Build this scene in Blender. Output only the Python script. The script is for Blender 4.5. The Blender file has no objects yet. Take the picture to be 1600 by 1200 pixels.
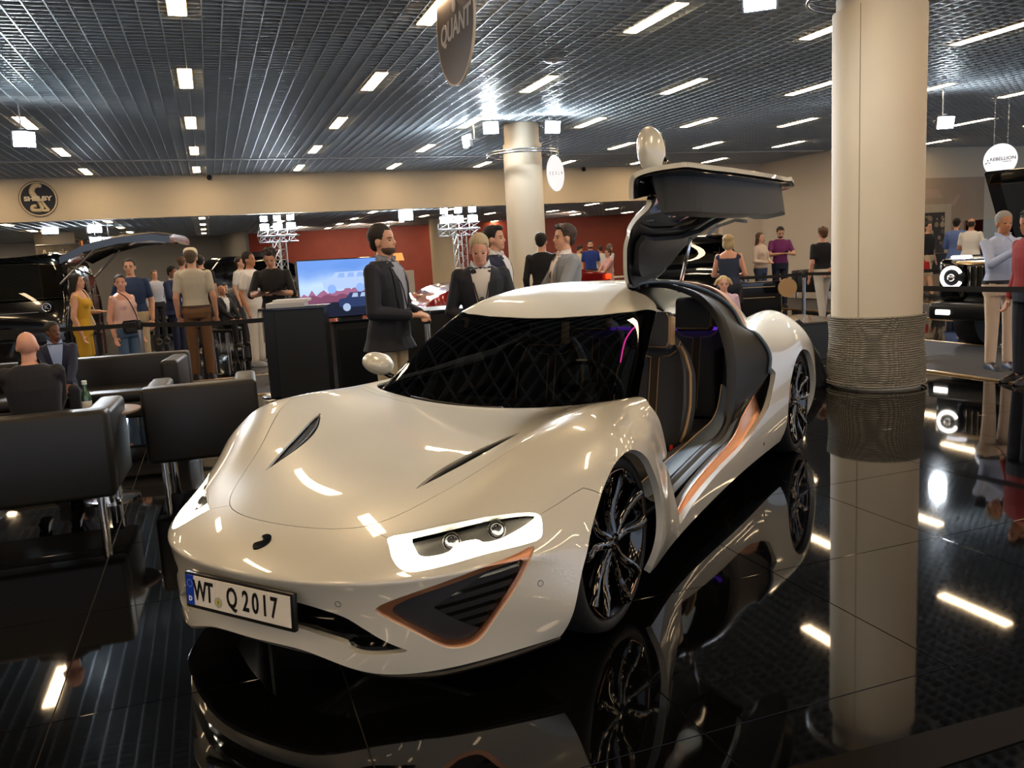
import bpy, bmesh, math, random
import numpy as np
from mathutils import Vector, Matrix
from mathutils.bvhtree import BVHTree
D = bpy.data
C = bpy.context.scene.collection
PI = math.pi
# ---------------------------------------------------------------- camera, world, exposure
CAM_H = 1.525
HC = 2.585                      # ceiling grid above the camera
CEIL = CAM_H + HC
cam_data = D.cameras.new('camera'); cam = D.objects.new('camera', cam_data); C.objects.link(cam)
yaw, pitch, roll = .3364, -.1535, -.0552
_f = Vector((math.sin(yaw)*math.cos(pitch), math.cos(yaw)*math.cos(pitch), math.sin(pitch)))
_r = Vector((math.cos(yaw), -math.sin(yaw), 0)); _u = _r.cross(_f)
_r2 = math.cos(roll)*_r + math.sin(roll)*_u; _u2 = -math.sin(roll)*_r + math.cos(roll)*_u
M4 = Matrix.Identity(4)
for k in range(3):
    M4[k][0] = _r2[k]; M4[k][1] = _u2[k]; M4[k][2] = -_f[k]
M4[2][3] = CAM_H
cam.matrix_world = M4
cam_data.sensor_width = 36; cam_data.lens = 1309/1600*36; cam_data.clip_end = 200; cam_data.clip_start = .05
sc = bpy.context.scene; sc.camera = cam
w = D.worlds.new('world'); sc.world = w; w.use_nodes = True
w.node_tree.nodes['Background'].inputs[0].default_value = (.70, .80, 1.0, 1)
w.node_tree.nodes['Background'].inputs[1].default_value = .8
sc.view_settings.view_transform = 'Standard'; sc.view_settings.look = 'None'
sc.view_settings.exposure = .7; sc.view_settings.gamma = 1; sc.view_settings.use_curve_mapping = False
# ---------------------------------------------------------------- materials
def srgb(h):
    if isinstance(h, str):
        h = h.lstrip('#'); c = [int(h[i:i+2], 16)/255 for i in (0, 2, 4)]
    else: c = h
    return tuple(x/12.92 if x <= .04045 else ((x+.055)/1.055)**2.4 for x in c) + (1,)
_m = {}
def mat(name, col='#808080', rough=.5, metal=0, coat=0, spec=.5, emit=None, es=0, noise=None, bump=None, alpha=1, trans=0, ior=1.45, sheen=0):
    """principled material; noise=(scale, amount) mottles the colour, bump=(scale, strength) adds fine relief"""
    if name in _m: return _m[name]
    m = D.materials.new(name); m.use_nodes = True; _m[name] = m
    nt = m.node_tree; b = nt.nodes['Principled BSDF']; c = srgb(col)
    b.inputs['Base Color'].default_value = c
    b.inputs['Roughness'].default_value = rough; b.inputs['Metallic'].default_value = metal
    b.inputs['Coat Weight'].default_value = coat; b.inputs['Coat Roughness'].default_value = .03
    b.inputs['Specular IOR Level'].default_value = spec; b.inputs['IOR'].default_value = ior
    b.inputs['Transmission Weight'].default_value = trans; b.inputs['Alpha'].default_value = alpha
    b.inputs['Sheen Weight'].default_value = sheen
    if emit: b.inputs['Emission Color'].default_value = srgb(emit); b.inputs['Emission Strength'].default_value = es
    if noise or bump:
        tc = nt.nodes.new('ShaderNodeTexCoord')
    if noise:
        n = nt.nodes.new('ShaderNodeTexNoise'); n.inputs['Scale'].default_value = noise[0]; n.inputs['Detail'].default_value = 4
        nt.links.new(tc.outputs['Object'], n.inputs['Vector'])
        r = nt.nodes.new('ShaderNodeMix'); r.data_type = 'RGBA'
        a = noise[1]
        r.inputs['A'].default_value = tuple(max(0, x*(1-a)) for x in c[:3])+(1,)
        r.inputs['B'].default_value = tuple(min(1, x*(1+a)) for x in c[:3])+(1,)
        nt.links.new(n.outputs['Fac'], r.inputs['Factor']); nt.links.new(r.outputs['Result'], b.inputs['Base Color'])
    if bump:
        n2 = nt.nodes.new('ShaderNodeTexNoise'); n2.inputs['Scale'].default_value = bump[0]; n2.inputs['Detail'].default_value = 3
        nt.links.new(tc.outputs['Object'], n2.inputs['Vector'])
        bp = nt.nodes.new('ShaderNodeBump'); bp.inputs['Strength'].default_value = bump[1]; bp.inputs['Distance'].default_value = .01
        nt.links.new(n2.outputs['Fac'], bp.inputs['Height']); nt.links.new(bp.outputs['Normal'], b.inputs['Normal'])
    return m
# ---------------------------------------------------------------- object helpers
def link(o, parent=None):
    C.objects.link(o)
    if parent is not None: o.parent = parent
    return o
def tag(o, label=None, cat=None, group=None, kind=None):
    if label: o['label'] = label
    if cat: o['category'] = cat
    if group: o['group'] = group
    if kind: o['kind'] = kind
    return o
def empty(name, loc=(0, 0, 0), rz=0, label=None, cat=None, group=None):
    o = D.objects.new(name, None); o.location = loc; o.rotation_euler = (0, 0, rz); o.empty_display_size = .1
    C.objects.link(o); return tag(o, label, cat, group)
def mesh_obj(name, V, Fc, m, parent=None, smooth=False, sharp=None, loc=None, rz=None, mi=None):
    me = D.meshes.new(name); me.from_pydata([tuple(map(float, v)) for v in V], [], [tuple(int(i) for i in f) for f in Fc])
    ms = m if isinstance(m, (list, tuple)) else [m]
    for x in ms: me.materials.append(x)
    if mi is not None: me.polygons.foreach_set('material_index', [int(i) for i in mi])
    if smooth: me.polygons.foreach_set('use_smooth', [True]*len(me.polygons))
    if sharp is not None: me.set_sharp_from_angle(angle=math.radians(sharp))
    me.update(); o = D.objects.new(name, me)
    if loc is not None: o.location = loc
    if rz is not None: o.rotation_euler = (0, 0, rz)
    return link(o, parent)
class B:
    """collects simple shapes, then links them as one mesh object"""
    def __init__(s): s.V = []; s.F = []; s.I = []; s.mi = 0
    def add(s, V, Fc):
        n = len(s.V); s.V += [tuple(v) for v in V]; s.F += [tuple(i+n for i in f) for f in Fc]; s.I += [s.mi]*len(Fc); return s
    def box(s, x0, x1, y0, y1, z0, z1, bev=0, M=None):
        b = bmesh.new(); bmesh.ops.create_cube(b, size=1)
        for v in b.verts: v.co = Vector(((x0+x1)/2+v.co.x*(x1-x0), (y0+y1)/2+v.co.y*(y1-y0), (z0+z1)/2+v.co.z*(z1-z0)))
        if bev: bmesh.ops.bevel(b, geom=list(b.edges), offset=bev, segments=3 if bev > .02 else 2, profile=.5, affect='EDGES')
        return s.bm(b, M)
    def bm(s, b, M=None):
        if M is not None: bmesh.ops.transform(b, matrix=M, verts=b.verts)
        b.verts.index_update(); s.add([v.co[:] for v in b.verts], [[v.index for v in f.verts] for f in b.faces]); b.free(); return s
    def cyl(s, p0, p1, r0, r1=None, n=16, cap=True):
        p0 = Vector(p0); p1 = Vector(p1); r1 = r0 if r1 is None else r1
        d = (p1-p0).normalized(); a = d.orthogonal().normalized(); b = d.cross(a); V = []
        for p, r in ((p0, r0), (p1, r1)):
            for k in range(n):
                t = 2*PI*k/n; V.append(p+a*math.cos(t)*r+b*math.sin(t)*r)
        Fc = [(k, (k+1) % n, n+(k+1) % n, n+k) for k in range(n)]
        if cap: Fc += [tuple(range(n))[::-1], tuple(range(n, 2*n))]
        return s.add(V, Fc)
    def tube(s, pts, r, n=8, closed=False, flat=None):
        pts = [Vector(p) for p in pts]; N = len(pts); V = []; up = None
        rr = r if isinstance(r, (list, tuple)) else [r]*N
        for i, p in enumerate(pts):
            if closed: d = pts[(i+1) % N]-pts[i-1]
            else: d = pts[min(i+1, N-1)]-pts[max(i-1, 0)]
            d.normalize()
            if up is None: up = d.orthogonal().normalized()
            a = (up-d*up.dot(d)).normalized(); b = d.cross(a); up = a
            for k in range(n):
                t = 2*PI*k/n; V.append(p+a*math.cos(t)*rr[i]+b*math.sin(t)*rr[i])
        Fc = []
        for i in range(N if closed else N-1):
            j = (i+1) % N
            for k in range(n): Fc.append((i*n+k, i*n+(k+1) % n, j*n+(k+1) % n, j*n+k))
        if not closed: Fc += [tuple(range(n))[::-1], tuple(range((N-1)*n, N*n))]
        return s.add(V, Fc)
    def lathe(s, prof, n=32, M=None):
        """prof = [(r, z)...] around z"""
        V = []; Fc = []
        for r, z in prof:
            for k in range(n): V.append((r*math.cos(2*PI*k/n), r*math.sin(2*PI*k/n), z))
        for i in range(len(prof)-1):
            for k in range(n): Fc.append((i*n+k, i*n+(k+1) % n, (i+1)*n+(k+1) % n, (i+1)*n+k))
        if prof[0][0] > 1e-6: Fc.append(tuple(range(n))[::-1])
        if prof[-1][0] > 1e-6: Fc.append(tuple(range((len(prof)-1)*n, len(prof)*n)))
        if M is not None: V = [M @ Vector(v) for v in V]
        return s.add(V, Fc)
    def prism(s, poly, h0, h1, M=None):
        n = len(poly); V = [(x, y, h0) for x, y in poly]+[(x, y, h1) for x, y in poly]
        Fc = [tuple(range(n))[::-1], tuple(range(n, 2*n))]+[(k, (k+1) % n, n+(k+1) % n, n+k) for k in range(n)]
        if M is not None: V = [M @ Vector(v) for v in V]
        return s.add(V, Fc)
    def sphere(s, c, r, n=16, sc=(1, 1, 1)):
        b = bmesh.new(); bmesh.ops.create_uvsphere(b, u_segments=n, v_segments=n//2+2, radius=1)
        for v in b.verts: v.co = Vector((c[0]+v.co.x*r*sc[0], c[1]+v.co.y*r*sc[1], c[2]+v.co.z*r*sc[2]))
        return s.bm(b)
    def build(s, name, m, parent=None, smooth=False, sharp=None, **k):
        o = mesh_obj(name, s.V, s.F, m, parent, smooth, sharp, mi=s.I if any(s.I) else None, **k)
        b = bmesh.new(); b.from_mesh(o.data); bmesh.ops.recalc_face_normals(b, faces=b.faces); b.to_mesh(o.data); b.free()
        if smooth: o.data.polygons.foreach_set('use_smooth', [True]*len(o.data.polygons))
        if sharp is not None: o.data.set_sharp_from_angle(angle=math.radians(sharp))
        return o
def TR(x=0, y=0, z=0, rx=0, ry=0, rz=0, s=1):
    return Matrix.Translation((x, y, z)) @ Matrix.Rotation(rz, 4, 'Z') @ Matrix.Rotation(ry, 4, 'Y') @ Matrix.Rotation(rx, 4, 'X') @ Matrix.Scale(s, 4)
def copy_tree(o, parent=None):
    c = o.copy(); C.objects.link(c); c.parent = parent
    for ch in list(o.children): copy_tree(ch, c)
    return c
def text_obj(name, body, size, m, parent, M, extr=.001, ax='CENTER', sx=1, shear=0, bold=0, sp=1):
    cu = D.curves.new('tx', 'FONT'); cu.body = body; cu.size = size; cu.extrude = extr; cu.align_x = ax; cu.align_y = 'CENTER'
    cu.shear = shear; cu.offset = bold; cu.space_character = sp; cu.resolution_u = 3
    t = D.objects.new('tx', cu); C.objects.link(t); dg = bpy.context.evaluated_depsgraph_get()
    me = D.meshes.new_from_object(t.evaluated_get(dg)); D.objects.remove(t); me.name = name
    me.materials.clear(); me.materials.append(m)
    me.transform(M @ Matrix.Diagonal((sx, 1, 1, 1))); o = D.objects.new(name, me); return link(o, parent)
# ================================================================= surfaces
def cc_limit(V, Fc, lev):
    me = D.meshes.new('t'); me.from_pydata([tuple(v) for v in V], [], Fc)
    o = D.objects.new('t', me); C.objects.link(o); md = o.modifiers.new('s', 'SUBSURF'); md.levels = lev; md.render_levels = lev
    md.boundary_smooth = 'ALL'
    dg = bpy.context.evaluated_depsgraph_get(); e = o.evaluated_get(dg).to_mesh()
    n = len(e.vertices); co = np.empty(n*3); e.vertices.foreach_get('co', co); co = co.reshape(-1, 3)
    nq = len(e.polygons); q = np.empty(nq*4, int); e.polygons.foreach_get('vertices', q); q = q.reshape(-1, 4)
    D.objects.remove(o); D.meshes.remove(me)
    return co, q
def fit_cage(V, Fc, it=5):
    V = np.array(V, float); T = V.copy()
    for _ in range(it):
        co, q = cc_limit(V, Fc, 3); V = V+.8*(T-co[:len(V)])
    return V
def vnormals(co, q):
    n = np.cross(co[q[:, 2]]-co[q[:, 0]], co[q[:, 3]]-co[q[:, 1]]); out = np.zeros_like(co)
    for k in range(4): np.add.at(out, q[:, k], n)
    return out/np.maximum(np.linalg.norm(out, axis=1), 1e-9)[:, None]
def surf(co, q):
    """triangle surface with attributes: P, N, tris"""
    N = vnormals(co, q); tr = np.vstack([q[:, [0, 1, 2]], q[:, [0, 2, 3]]])
    return [co, N, tr]
def clip(S, g, keep=1):
    """keep the part of S where keep*g>0; g is a value per vertex (linear in each triangle)"""
    P, N, T = S; g = g*keep; s = g > 0; cnt = s[T].sum(1)
    out = [T[cnt == 3]]; part = T[(cnt > 0) & (cnt < 3)]
    if len(part):
        edges = {}; newP = []; newN = []; base = len(P); nt = []
        def cut(a, b):
            key = (a, b) if a < b else (b, a)
            if key not in edges:
                x, y = key; t = g[x]/(g[x]-g[y]); t = min(max(t, 0), 1)
                newP.append(P[x]+(P[y]-P[x])*t); n = N[x]+(N[y]-N[x])*t; newN.append(n/np.linalg.norm(n)); edges[key] = base+len(newP)-1
            return edges[key]
        for t in part:
            a, b, c = [int(i) for i in t]
            for _ in range(3):
                if (s[a] and not s[b] and not s[c]) or (s[a] and s[b] and not s[c]): break
                a, b, c = b, c, a
            if s[b]:
                x = cut(b, c); y = cut(a, c); nt += [(a, b, x), (a, x, y)]
            else:
                x = cut(a, b); y = cut(a, c); nt += [(a, x, y)]
        P = np.vstack([P, newP]); N = np.vstack([N, newN]); out.append(np.array(nt))
    T = np.vstack(out)
    ar = np.linalg.norm(np.cross(P[T[:, 1]]-P[T[:, 0]], P[T[:, 2]]-P[T[:, 0]]), axis=1); T = T[ar > 1e-12]
    u, inv = np.unique(T, return_inverse=True)
    return [P[u], N[u], inv.reshape(-1, 3)]
def join(A, Bs):
    n = len(A[0]); return [np.vstack([A[0], Bs[0]]), np.vstack([A[1], Bs[1]]), np.vstack([A[2], Bs[2]+n])]
def sdpoly(X, Y, poly):
    """signed distance to a polygon, positive inside"""
    p = np.array(poly, float); n = len(p); d = np.full(len(X), 1e9); ins = np.zeros(len(X), bool)
    for i in range(n):
        a = p[i]; b = p[(i+1) % n]; e = b-a; wx = X-a[0]; wy = Y-a[1]
        t = np.clip((wx*e[0]+wy*e[1])/(e@e), 0, 1); d = np.minimum(d, (wx-e[0]*t)**2+(wy-e[1]*t)**2)
        c = ((a[1] <= Y) & (b[1] > Y)) | ((b[1] <= Y) & (a[1] > Y))
        with np.errstate(divide='ignore', invalid='ignore'):
            xi = a[0]+(Y-a[1])/(b[1]-a[1]+1e-30)*e[0]
        ins ^= c & (X < xi)
    return np.sqrt(d)*np.where(ins, 1, -1)
def smoothpoly(pts, n=6, closed=True):
    """Catmull-Rom through the points; a point given as (x, y, 1) stays a sharp corner"""
    out = []; N = len(pts)
    for i in range(N if closed else N-1):
        p = [pts[(i+k) % N] if closed else pts[min(max(i+k, 0), N-1)] for k in (-1, 0, 1, 2)]
        a, b, c, d = [np.array(x[:2], float) for x in p]
        if len(p[1]) > 2: a = b
        if len(p[2]) > 2: d = c
        for k in range(n):
            t = k/n; out.append(tuple(.5*((2*b)+(-a+c)*t+(2*a-5*b+4*c-d)*t*t+(-a+3*b-3*c+d)*t**3)))
    if not closed: out.append(tuple(pts[-1][:2]))
    return out
def crom(pts, n=8, closed=False):
    out = []; N = len(pts); P = [np.array(p, float) for p in pts]
    for i in range(N if closed else N-1):
        a, b, c, d = [P[(i+k) % N] if closed else P[min(max(i+k, 0), N-1)] for k in (-1, 0, 1, 2)]
        for k in range(n):
            t = k/n; out.append(.5*((2*b)+(-a+c)*t+(2*a-5*b+4*c-d)*t*t+(-a+3*b-3*c+d)*t**3))
    if not closed: out.append(P[-1])
    return out
def panel(name, S, m, parent, rim=.012, off=0, back=False):
    """a panel of the surface with exact normals and a rim folded inwards round its edges"""
    P, N, T = S
    if not len(T): return None
    P = P+N*off
    n = len(P); V = P; Fc = [tuple(t) for t in T]; nr = 0
    if rim:
        ed = np.vstack([T[:, [0, 1]], T[:, [1, 2]], T[:, [2, 0]]]); key = np.sort(ed, axis=1); k1 = key[:, 0].astype(np.int64)*(n+1)+key[:, 1]
        u, idx, cnt = np.unique(k1, return_index=True, return_counts=True); be = ed[idx[cnt == 1]]
        bv = np.unique(be); mp = {int(v): i for i, v in enumerate(bv)}
        V = np.vstack([P, P[bv], P[bv]-N[bv]*rim])
        for a, b in be:
            i, j = mp[int(a)], mp[int(b)]; Fc.append((n+i, n+len(bv)+i, n+len(bv)+j, n+j)); nr += 1
    me = D.meshes.new(name); me.from_pydata(V.tolist(), [], [tuple(int(i) for i in f) for f in Fc]); me.materials.append(m)
    me.polygons.foreach_set('use_smooth', [True]*len(T)+[False]*nr); me.update()
    nn = np.empty(len(me.loops)*3); me.corner_normals.foreach_get('vector', nn); nn = nn.reshape(-1, 3)
    li = np.empty(len(me.loops), int); me.loops.foreach_get('vertex_index', li); own = li < n; nn[own] = N[li[own]]
    me.normals_split_custom_set(nn.tolist())
    o = D.objects.new(name, me); return link(o, parent)
# ================================================================= the car body (local x = left, y = rearwards, z = up, front axle at y = 0)
# box-like cage; top rows from nose crease to tail, each centre -> fender crest, as (t, s, z)
TOP = [
 [(0,-.945,.478),(.25,-.925,.478),(.48,-.858,.482),(.70,-.70,.487),(.868,-.475,.498),(.975,-.28,.520)],
 [(0,-.80,.560),(.25,-.78,.560),(.47,-.715,.560),(.66,-.57,.585),(.80,-.37,.635),(.95,-.185,.68)],
 [(0,-.50,.655),(.24,-.49,.662),(.44,-.44,.668),(.60,-.34,.700),(.75,-.20,.765),(.935,-.05,.785)],
 [(0,-.10,.722),(.23,-.10,.728),(.43,-.08,.740),(.60,-.02,.785),(.75,.05,.845),(.925,.10,.842)],
 [(0,.35,.752),(.23,.35,.757),(.43,.35,.778),(.60,.35,.822),(.74,.37,.857),(.87,.39,.850)],
 [(0,.80,.762),(.23,.80,.765),(.43,.80,.775),(.62,.79,.797),(.77,.78,.822),(.89,.77,.828)],
 [(0,1.35,.77),(.25,1.35,.77),(.45,1.35,.775),(.65,1.35,.79),(.79,1.35,.815),(.895,1.35,.825)],
 [(0,1.95,.79),(.25,1.95,.79),(.45,1.95,.795),(.65,1.95,.81),(.79,1.95,.83),(.895,1.95,.835)],
 [(0,2.45,.83),(.25,2.45,.83),(.45,2.45,.84),(.65,2.45,.86),(.79,2.45,.88),(.90,2.45,.87)],
 [(0,2.85,.88),(.25,2.85,.88),(.45,2.85,.89),(.64,2.85,.93),(.79,2.85,.985),(.90,2.85,.96)],
 [(0,3.25,.92),(.25,3.25,.92),(.45,3.25,.925),(.63,3.25,.96),(.77,3.25,1.02),(.90,3.25,1.00)],
 [(0,3.65,.93),(.25,3.65,.93),(.45,3.65,.93),(.62,3.63,.94),(.76,3.60,.975),(.90,3.57,.94)],
 [(0,4.00,.90),(.25,3.99,.90),(.45,3.97,.90),(.62,3.93,.90),(.76,3.87,.90),(.88,3.80,.86)],
]
# side rows under the crest: 4 heights for every station, as (t, s, z)
SIDE = [
 [(1.01,-.285,.43),(1.025,-.31,.33),(1.02,-.325,.235),(.965,-.335,.15)],
 [(1.04,-.165,.575),(1.06,-.18,.42),(1.06,-.19,.27),(.99,-.20,.14)],
 [(1.058,-.03,.675),(1.075,-.04,.50),(1.075,-.04,.28),(1.0,-.04,.13)],
 [(1.055,.11,.735),(1.073,.11,.56),(1.078,.11,.30),(1.0,.11,.13)],
 [(1.01,.39,.73),(1.05,.40,.56),(1.06,.41,.30),(1.0,.41,.12)],
 [(.935,.77,.72),(.96,.77,.53),(.995,.77,.28),(.965,.77,.12)],
 [(.925,1.35,.70),(.935,1.35,.50),(.97,1.35,.30),(.955,1.35,.14)],
 [(.925,1.95,.70),(.94,1.95,.50),(.975,1.95,.30),(.965,1.95,.16)],
 [(.945,2.45,.72),(.975,2.45,.50),(.99,2.45,.30),(.975,2.45,.16)],
 [(1.0,2.85,.78),(1.035,2.85,.55),(1.04,2.85,.32),(.99,2.85,.16)],
 [(1.045,3.25,.85),(1.08,3.25,.65),(1.085,3.25,.38),(1.02,3.25,.17)],
 [(1.035,3.58,.80),(1.07,3.58,.62),(1.075,3.58,.38),(1.01,3.58,.18)],
 [(.97,3.85,.72),(1.0,3.87,.56),(1.0,3.87,.38),(.95,3.85,.20)],
]
FRONT = [   # rows under the nose crease, centre -> corner (corner = SIDE[0])
 [(0,-.952,.440),(.25,-.932,.440),(.48,-.866,.440),(.70,-.710,.443),(.875,-.485,.450)],
 [(0,-.922,.340),(.25,-.902,.340),(.48,-.848,.330),(.71,-.698,.330),(.88,-.488,.330)],
 [(0,-.915,.268),(.25,-.898,.262),(.48,-.852,.216),(.70,-.690,.212),(.87,-.485,.225)],
 [(0,-.930,.205),(.25,-.912,.197),(.47,-.850,.136),(.685,-.695,.128),(.85,-.50,.140)],
]
REAR = [
 [(0,4.14,.80),(.25,4.13,.80),(.45,4.11,.80),(.62,4.07,.79),(.78,3.99,.76)],
 [(0,4.17,.62),(.25,4.16,.62),(.45,4.14,.62),(.63,4.10,.61),(.80,4.01,.59)],
 [(0,4.15,.42),(.25,4.14,.42),(.45,4.12,.42),(.62,4.08,.41),(.79,3.99,.40)],
 [(0,4.05,.24),(.25,4.04,.24),(.45,4.02,.24),(.60,3.98,.24),(.76,3.92,.22)],
]
def body_surface(lev=4):
    V = []; idx = {}
    def vid(p):
        k = tuple(round(c, 5) for c in p)
        if k not in idx: idx[k] = len(V); V.append(p)
        return idx[k]
    Fc = []
    def grid(G):
        for a, b in zip(G, G[1:]):
            for k in range(len(a)-1): Fc.append((a[k], a[k+1], b[k+1], b[k]))
    mir = lambda p: (-p[0], p[1], p[2])
    K = len(TOP[0]); n = len(TOP)
    for side in (1, -1):
        f = (lambda p: p) if side == 1 else mir
        T = [[vid(f(p)) for p in r] for r in TOP]
        Sd = [[T[i][-1]]+[vid(f(p)) for p in SIDE[i]] for i in range(n)]
        Fr = [T[0]]+[[vid(f(p)) for p in FRONT[m]]+[Sd[0][m+1]] for m in range(4)]
        Re = [T[-1]]+[[vid(f(p)) for p in REAR[m]]+[Sd[-1][m+1]] for m in range(4)]
        c0 = len(Fc)
        grid(T); grid(Sd); 
        for a, b in zip(Fr, Fr[1:]):
            for k in range(K-1): Fc.append((a[k+1], a[k], b[k], b[k+1]))
        for a, b in zip(Re, Re[1:]):
            for k in range(K-1): Fc.append((a[k], a[k+1], b[k+1], b[k]))
        # fix winding: top faces must point up on side 1
        if side == -1:
            for i in range(c0, len(Fc)): Fc[i] = Fc[i][::-1]
    Vf = fit_cage(V, Fc)
    co, q = cc_limit(Vf, Fc, lev)
    S = surf(co, q)
    # orient outwards
    c = co[q].mean(1); nn = np.cross(co[q[:, 2]]-co[q[:, 0]], co[q[:, 3]]-co[q[:, 1]])
    S[1] = S[1]*1.0
    return S
# canopy: rows from windscreen base to tail, each centre -> side foot
CAN = [
 [(0,.66,.735),(.25,.67,.740),(.45,.69,.750),(.62,.72,.768),(.72,.745,.782),(.79,.775,.785),(.86,.81,.775)],
 [(0,1.04,.965),(.25,1.045,.967),(.45,1.05,.970),(.62,1.06,.975),(.735,1.08,.965),(.80,1.12,.90),(.87,1.16,.79)],
 [(0,1.40,1.178),(.24,1.40,1.180),(.42,1.405,1.182),(.56,1.42,1.182),(.655,1.45,1.165),(.745,1.47,1.04),(.87,1.49,.80)],
 [(0,1.75,1.296),(.22,1.75,1.296),(.38,1.75,1.292),(.51,1.75,1.278),(.625,1.76,1.225),(.735,1.78,1.08),(.87,1.80,.82)],
 [(0,2.15,1.322),(.20,2.15,1.321),(.36,2.15,1.316),(.49,2.15,1.296),(.62,2.15,1.238),(.74,2.15,1.08),(.86,2.15,.84)],
 [(0,2.60,1.298),(.19,2.60,1.297),(.35,2.60,1.291),(.49,2.60,1.272),(.625,2.60,1.225),(.745,2.60,1.09),(.85,2.60,.86)],
 [(0,3.05,1.228),(.17,3.05,1.226),(.32,3.05,1.217),(.45,3.05,1.192),(.575,3.05,1.145),(.69,3.05,1.03),(.79,3.05,.88)],
 [(0,3.50,1.100),(.15,3.50,1.097),(.27,3.50,1.085),(.38,3.50,1.05),(.47,3.50,.99),(.54,3.50,.93),(.60,3.50,.86)],
 [(0,3.95,.95),(.12,3.95,.948),(.21,3.95,.94),(.29,3.95,.92),(.35,3.95,.89),(.40,3.95,.86),(.44,3.95,.82)],
]
def canopy_surface(lev=4):
    V = []; G = []
    for r in CAN:
        row = [(-p[0], p[1], p[2]) for p in r[:0:-1]]+list(r); G.append([len(V)+i for i in range(len(row))]); V += row
    Fc = []
    for a, b in zip(G, G[1:]):
        for k in range(len(a)-1): Fc.append((a[k], a[k+1], b[k+1], b[k]))
    Vf = fit_cage(V, Fc); co, q = cc_limit(Vf, Fc, lev); return surf(co, q)
# ================================================================= helpers that place things seen at (u, v) of the 1600 x 1200 frame and a given distance
def at(u, v, d):
    p = Vector(((u-800)/1309*d, -(v-600)/1309*d, -d)); return M4 @ p
def ground(u, v, z=0.):
    a = at(u, v, 1)-M4.translation; k = (z-CAM_H)/a.z; return M4.translation+a*k
# ================================================================= the hall: floor, ceiling, walls
def S_(o): o['kind'] = 'structure'; return o
FLOORM = mat('black_gloss_tile', '#050506', .035, spec=.6, bump=(2.2, .012))
JOINT = mat('tile_joint', '#4c4438', .5)
CARPET = mat('charcoal_carpet', '#3c3c40', .95, noise=(300, .25), bump=(500, .3))
GOLD = mat('gold_edge_strip', '#d9b98a', .3, metal=.8)
CREAM = mat('cream_plaster', '#cfc3ad', .7, noise=(1.2, .04))
WHITEW = mat('white_plaster', '#cfc8c0', .75)
REDW = mat('red_venetian_plaster', '#8f3f30', .55, noise=(2.2, .22), bump=(8, .08))
GREYC = mat('ceiling_lamella', '#c3cacf', .4, metal=.2)
PLEN = mat('dark_plenum', '#34383c', .9)
STEEL = mat('brushed_steel', '#b9bcc0', .25, metal=1)
BLACKP = mat('black_panel', '#131416', .4)
DARKPL = mat('black_plastic', '#0f1012', .35)
fl = S_(B().box(-14, 34, -14, 48, -.06, -.006).build('floor', JOINT))
tb = B(); tb.box(.002, .998, .002, .998, -.006, 0, .0008); T0 = tb.build('tile', FLOORM, fl)
# tiles one by one where the picture shows them large
XO, YO = -.68+.0, .12
cells = []
for i in range(-14, 34):
    for j in range(-14, 48):
        p = Vector((XO+i+.5, YO+j+.5, 0)); q = M4.inverted() @ p
        if q.z < -.4 and -14.5 < p.x < 33.5 and p.y < 47.5:
            u = 800+1309*q.x/-q.z; v = 600-1309*q.y/-q.z
            if -200 < u < 1800 and v < 1500: cells.append((-q.z, i, j))
            else: cells.append((1000-q.z, i, j))
        else: cells.append((2000, i, j))
cells.sort(); first = True; rest = B()
for n, (d, i, j) in enumerate(cells):
    if n < 290 and d < 500:
        if first: o = T0; first = False
        else: o = T0.copy(); C.objects.link(o); o.parent = fl
        o.location = (XO+i, YO+j, 0)
    else:
        x, y = XO+i, YO+j
        rest.add([(x+.002, y+.002, 0), (x+.998, y+.002, 0), (x+.998, y+.998, 0), (x+.002, y+.998, 0)], [(0, 1, 2, 3)])
rest.build('far_tiles', FLOORM, fl)['kind'] = 'stuff'
def carpet(name, x0, x1, y0, y1, label, edge):
    o = B().box(x0, x1, y0, y1, 0, .014, .004).build(name, CARPET); tag(o, label, 'carpet')
    for e in edge:
        b = B()
        if e == 'x0': b.box(x0-.04, x0, y0, y1, 0, .018, .003)
        if e == 'x1': b.box(x1, x1+.04, y0, y1, 0, .018, .003)
        if e == 'y0': b.box(x0, x1, y0-.04, y0, 0, .018, .003)
        if e == 'y1': b.box(x0, x1, y1, y1+.04, 0, .018, .003)
        b.build('edge_strip', GOLD, o)
carpet('aisle_carpet', -13, 7.31, 10.55, 12.42, 'charcoal carpet aisle running behind the reading stand', ('y0', 'y1'))
carpet('aisle_carpet', 7.35, 9.38, -2, 30, 'charcoal carpet aisle passing behind the rope-wrapped pillar', ('x0', 'x1'))
carpet('aisle_carpet', 11.9, 14.2, 6, 19.9, 'charcoal carpet aisle in front of the black off-roader', ('x0', 'x1'))
_q = [ground(1225, 1203), ground(1600, 1105), ground(1760, 1062), ground(1700, 1125), ground(1470, 1200), ground(1440, 1212)]
_o = B().add([(p.x, p.y, z) for z in (0, .004) for p in _q], [(5, 4, 3, 2, 1, 0), (6, 7, 8, 9, 10, 11)]+[(k, (k+1) % 6, 6+(k+1) % 6, 6+k) for k in range(6)]).build('floor_strip', mat('dull_brown_strip', '#15120f', 1.0, spec=.1)); tag(_o, 'dull dark brown strip lying on the glossy floor at the bottom right corner', 'mat')
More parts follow.
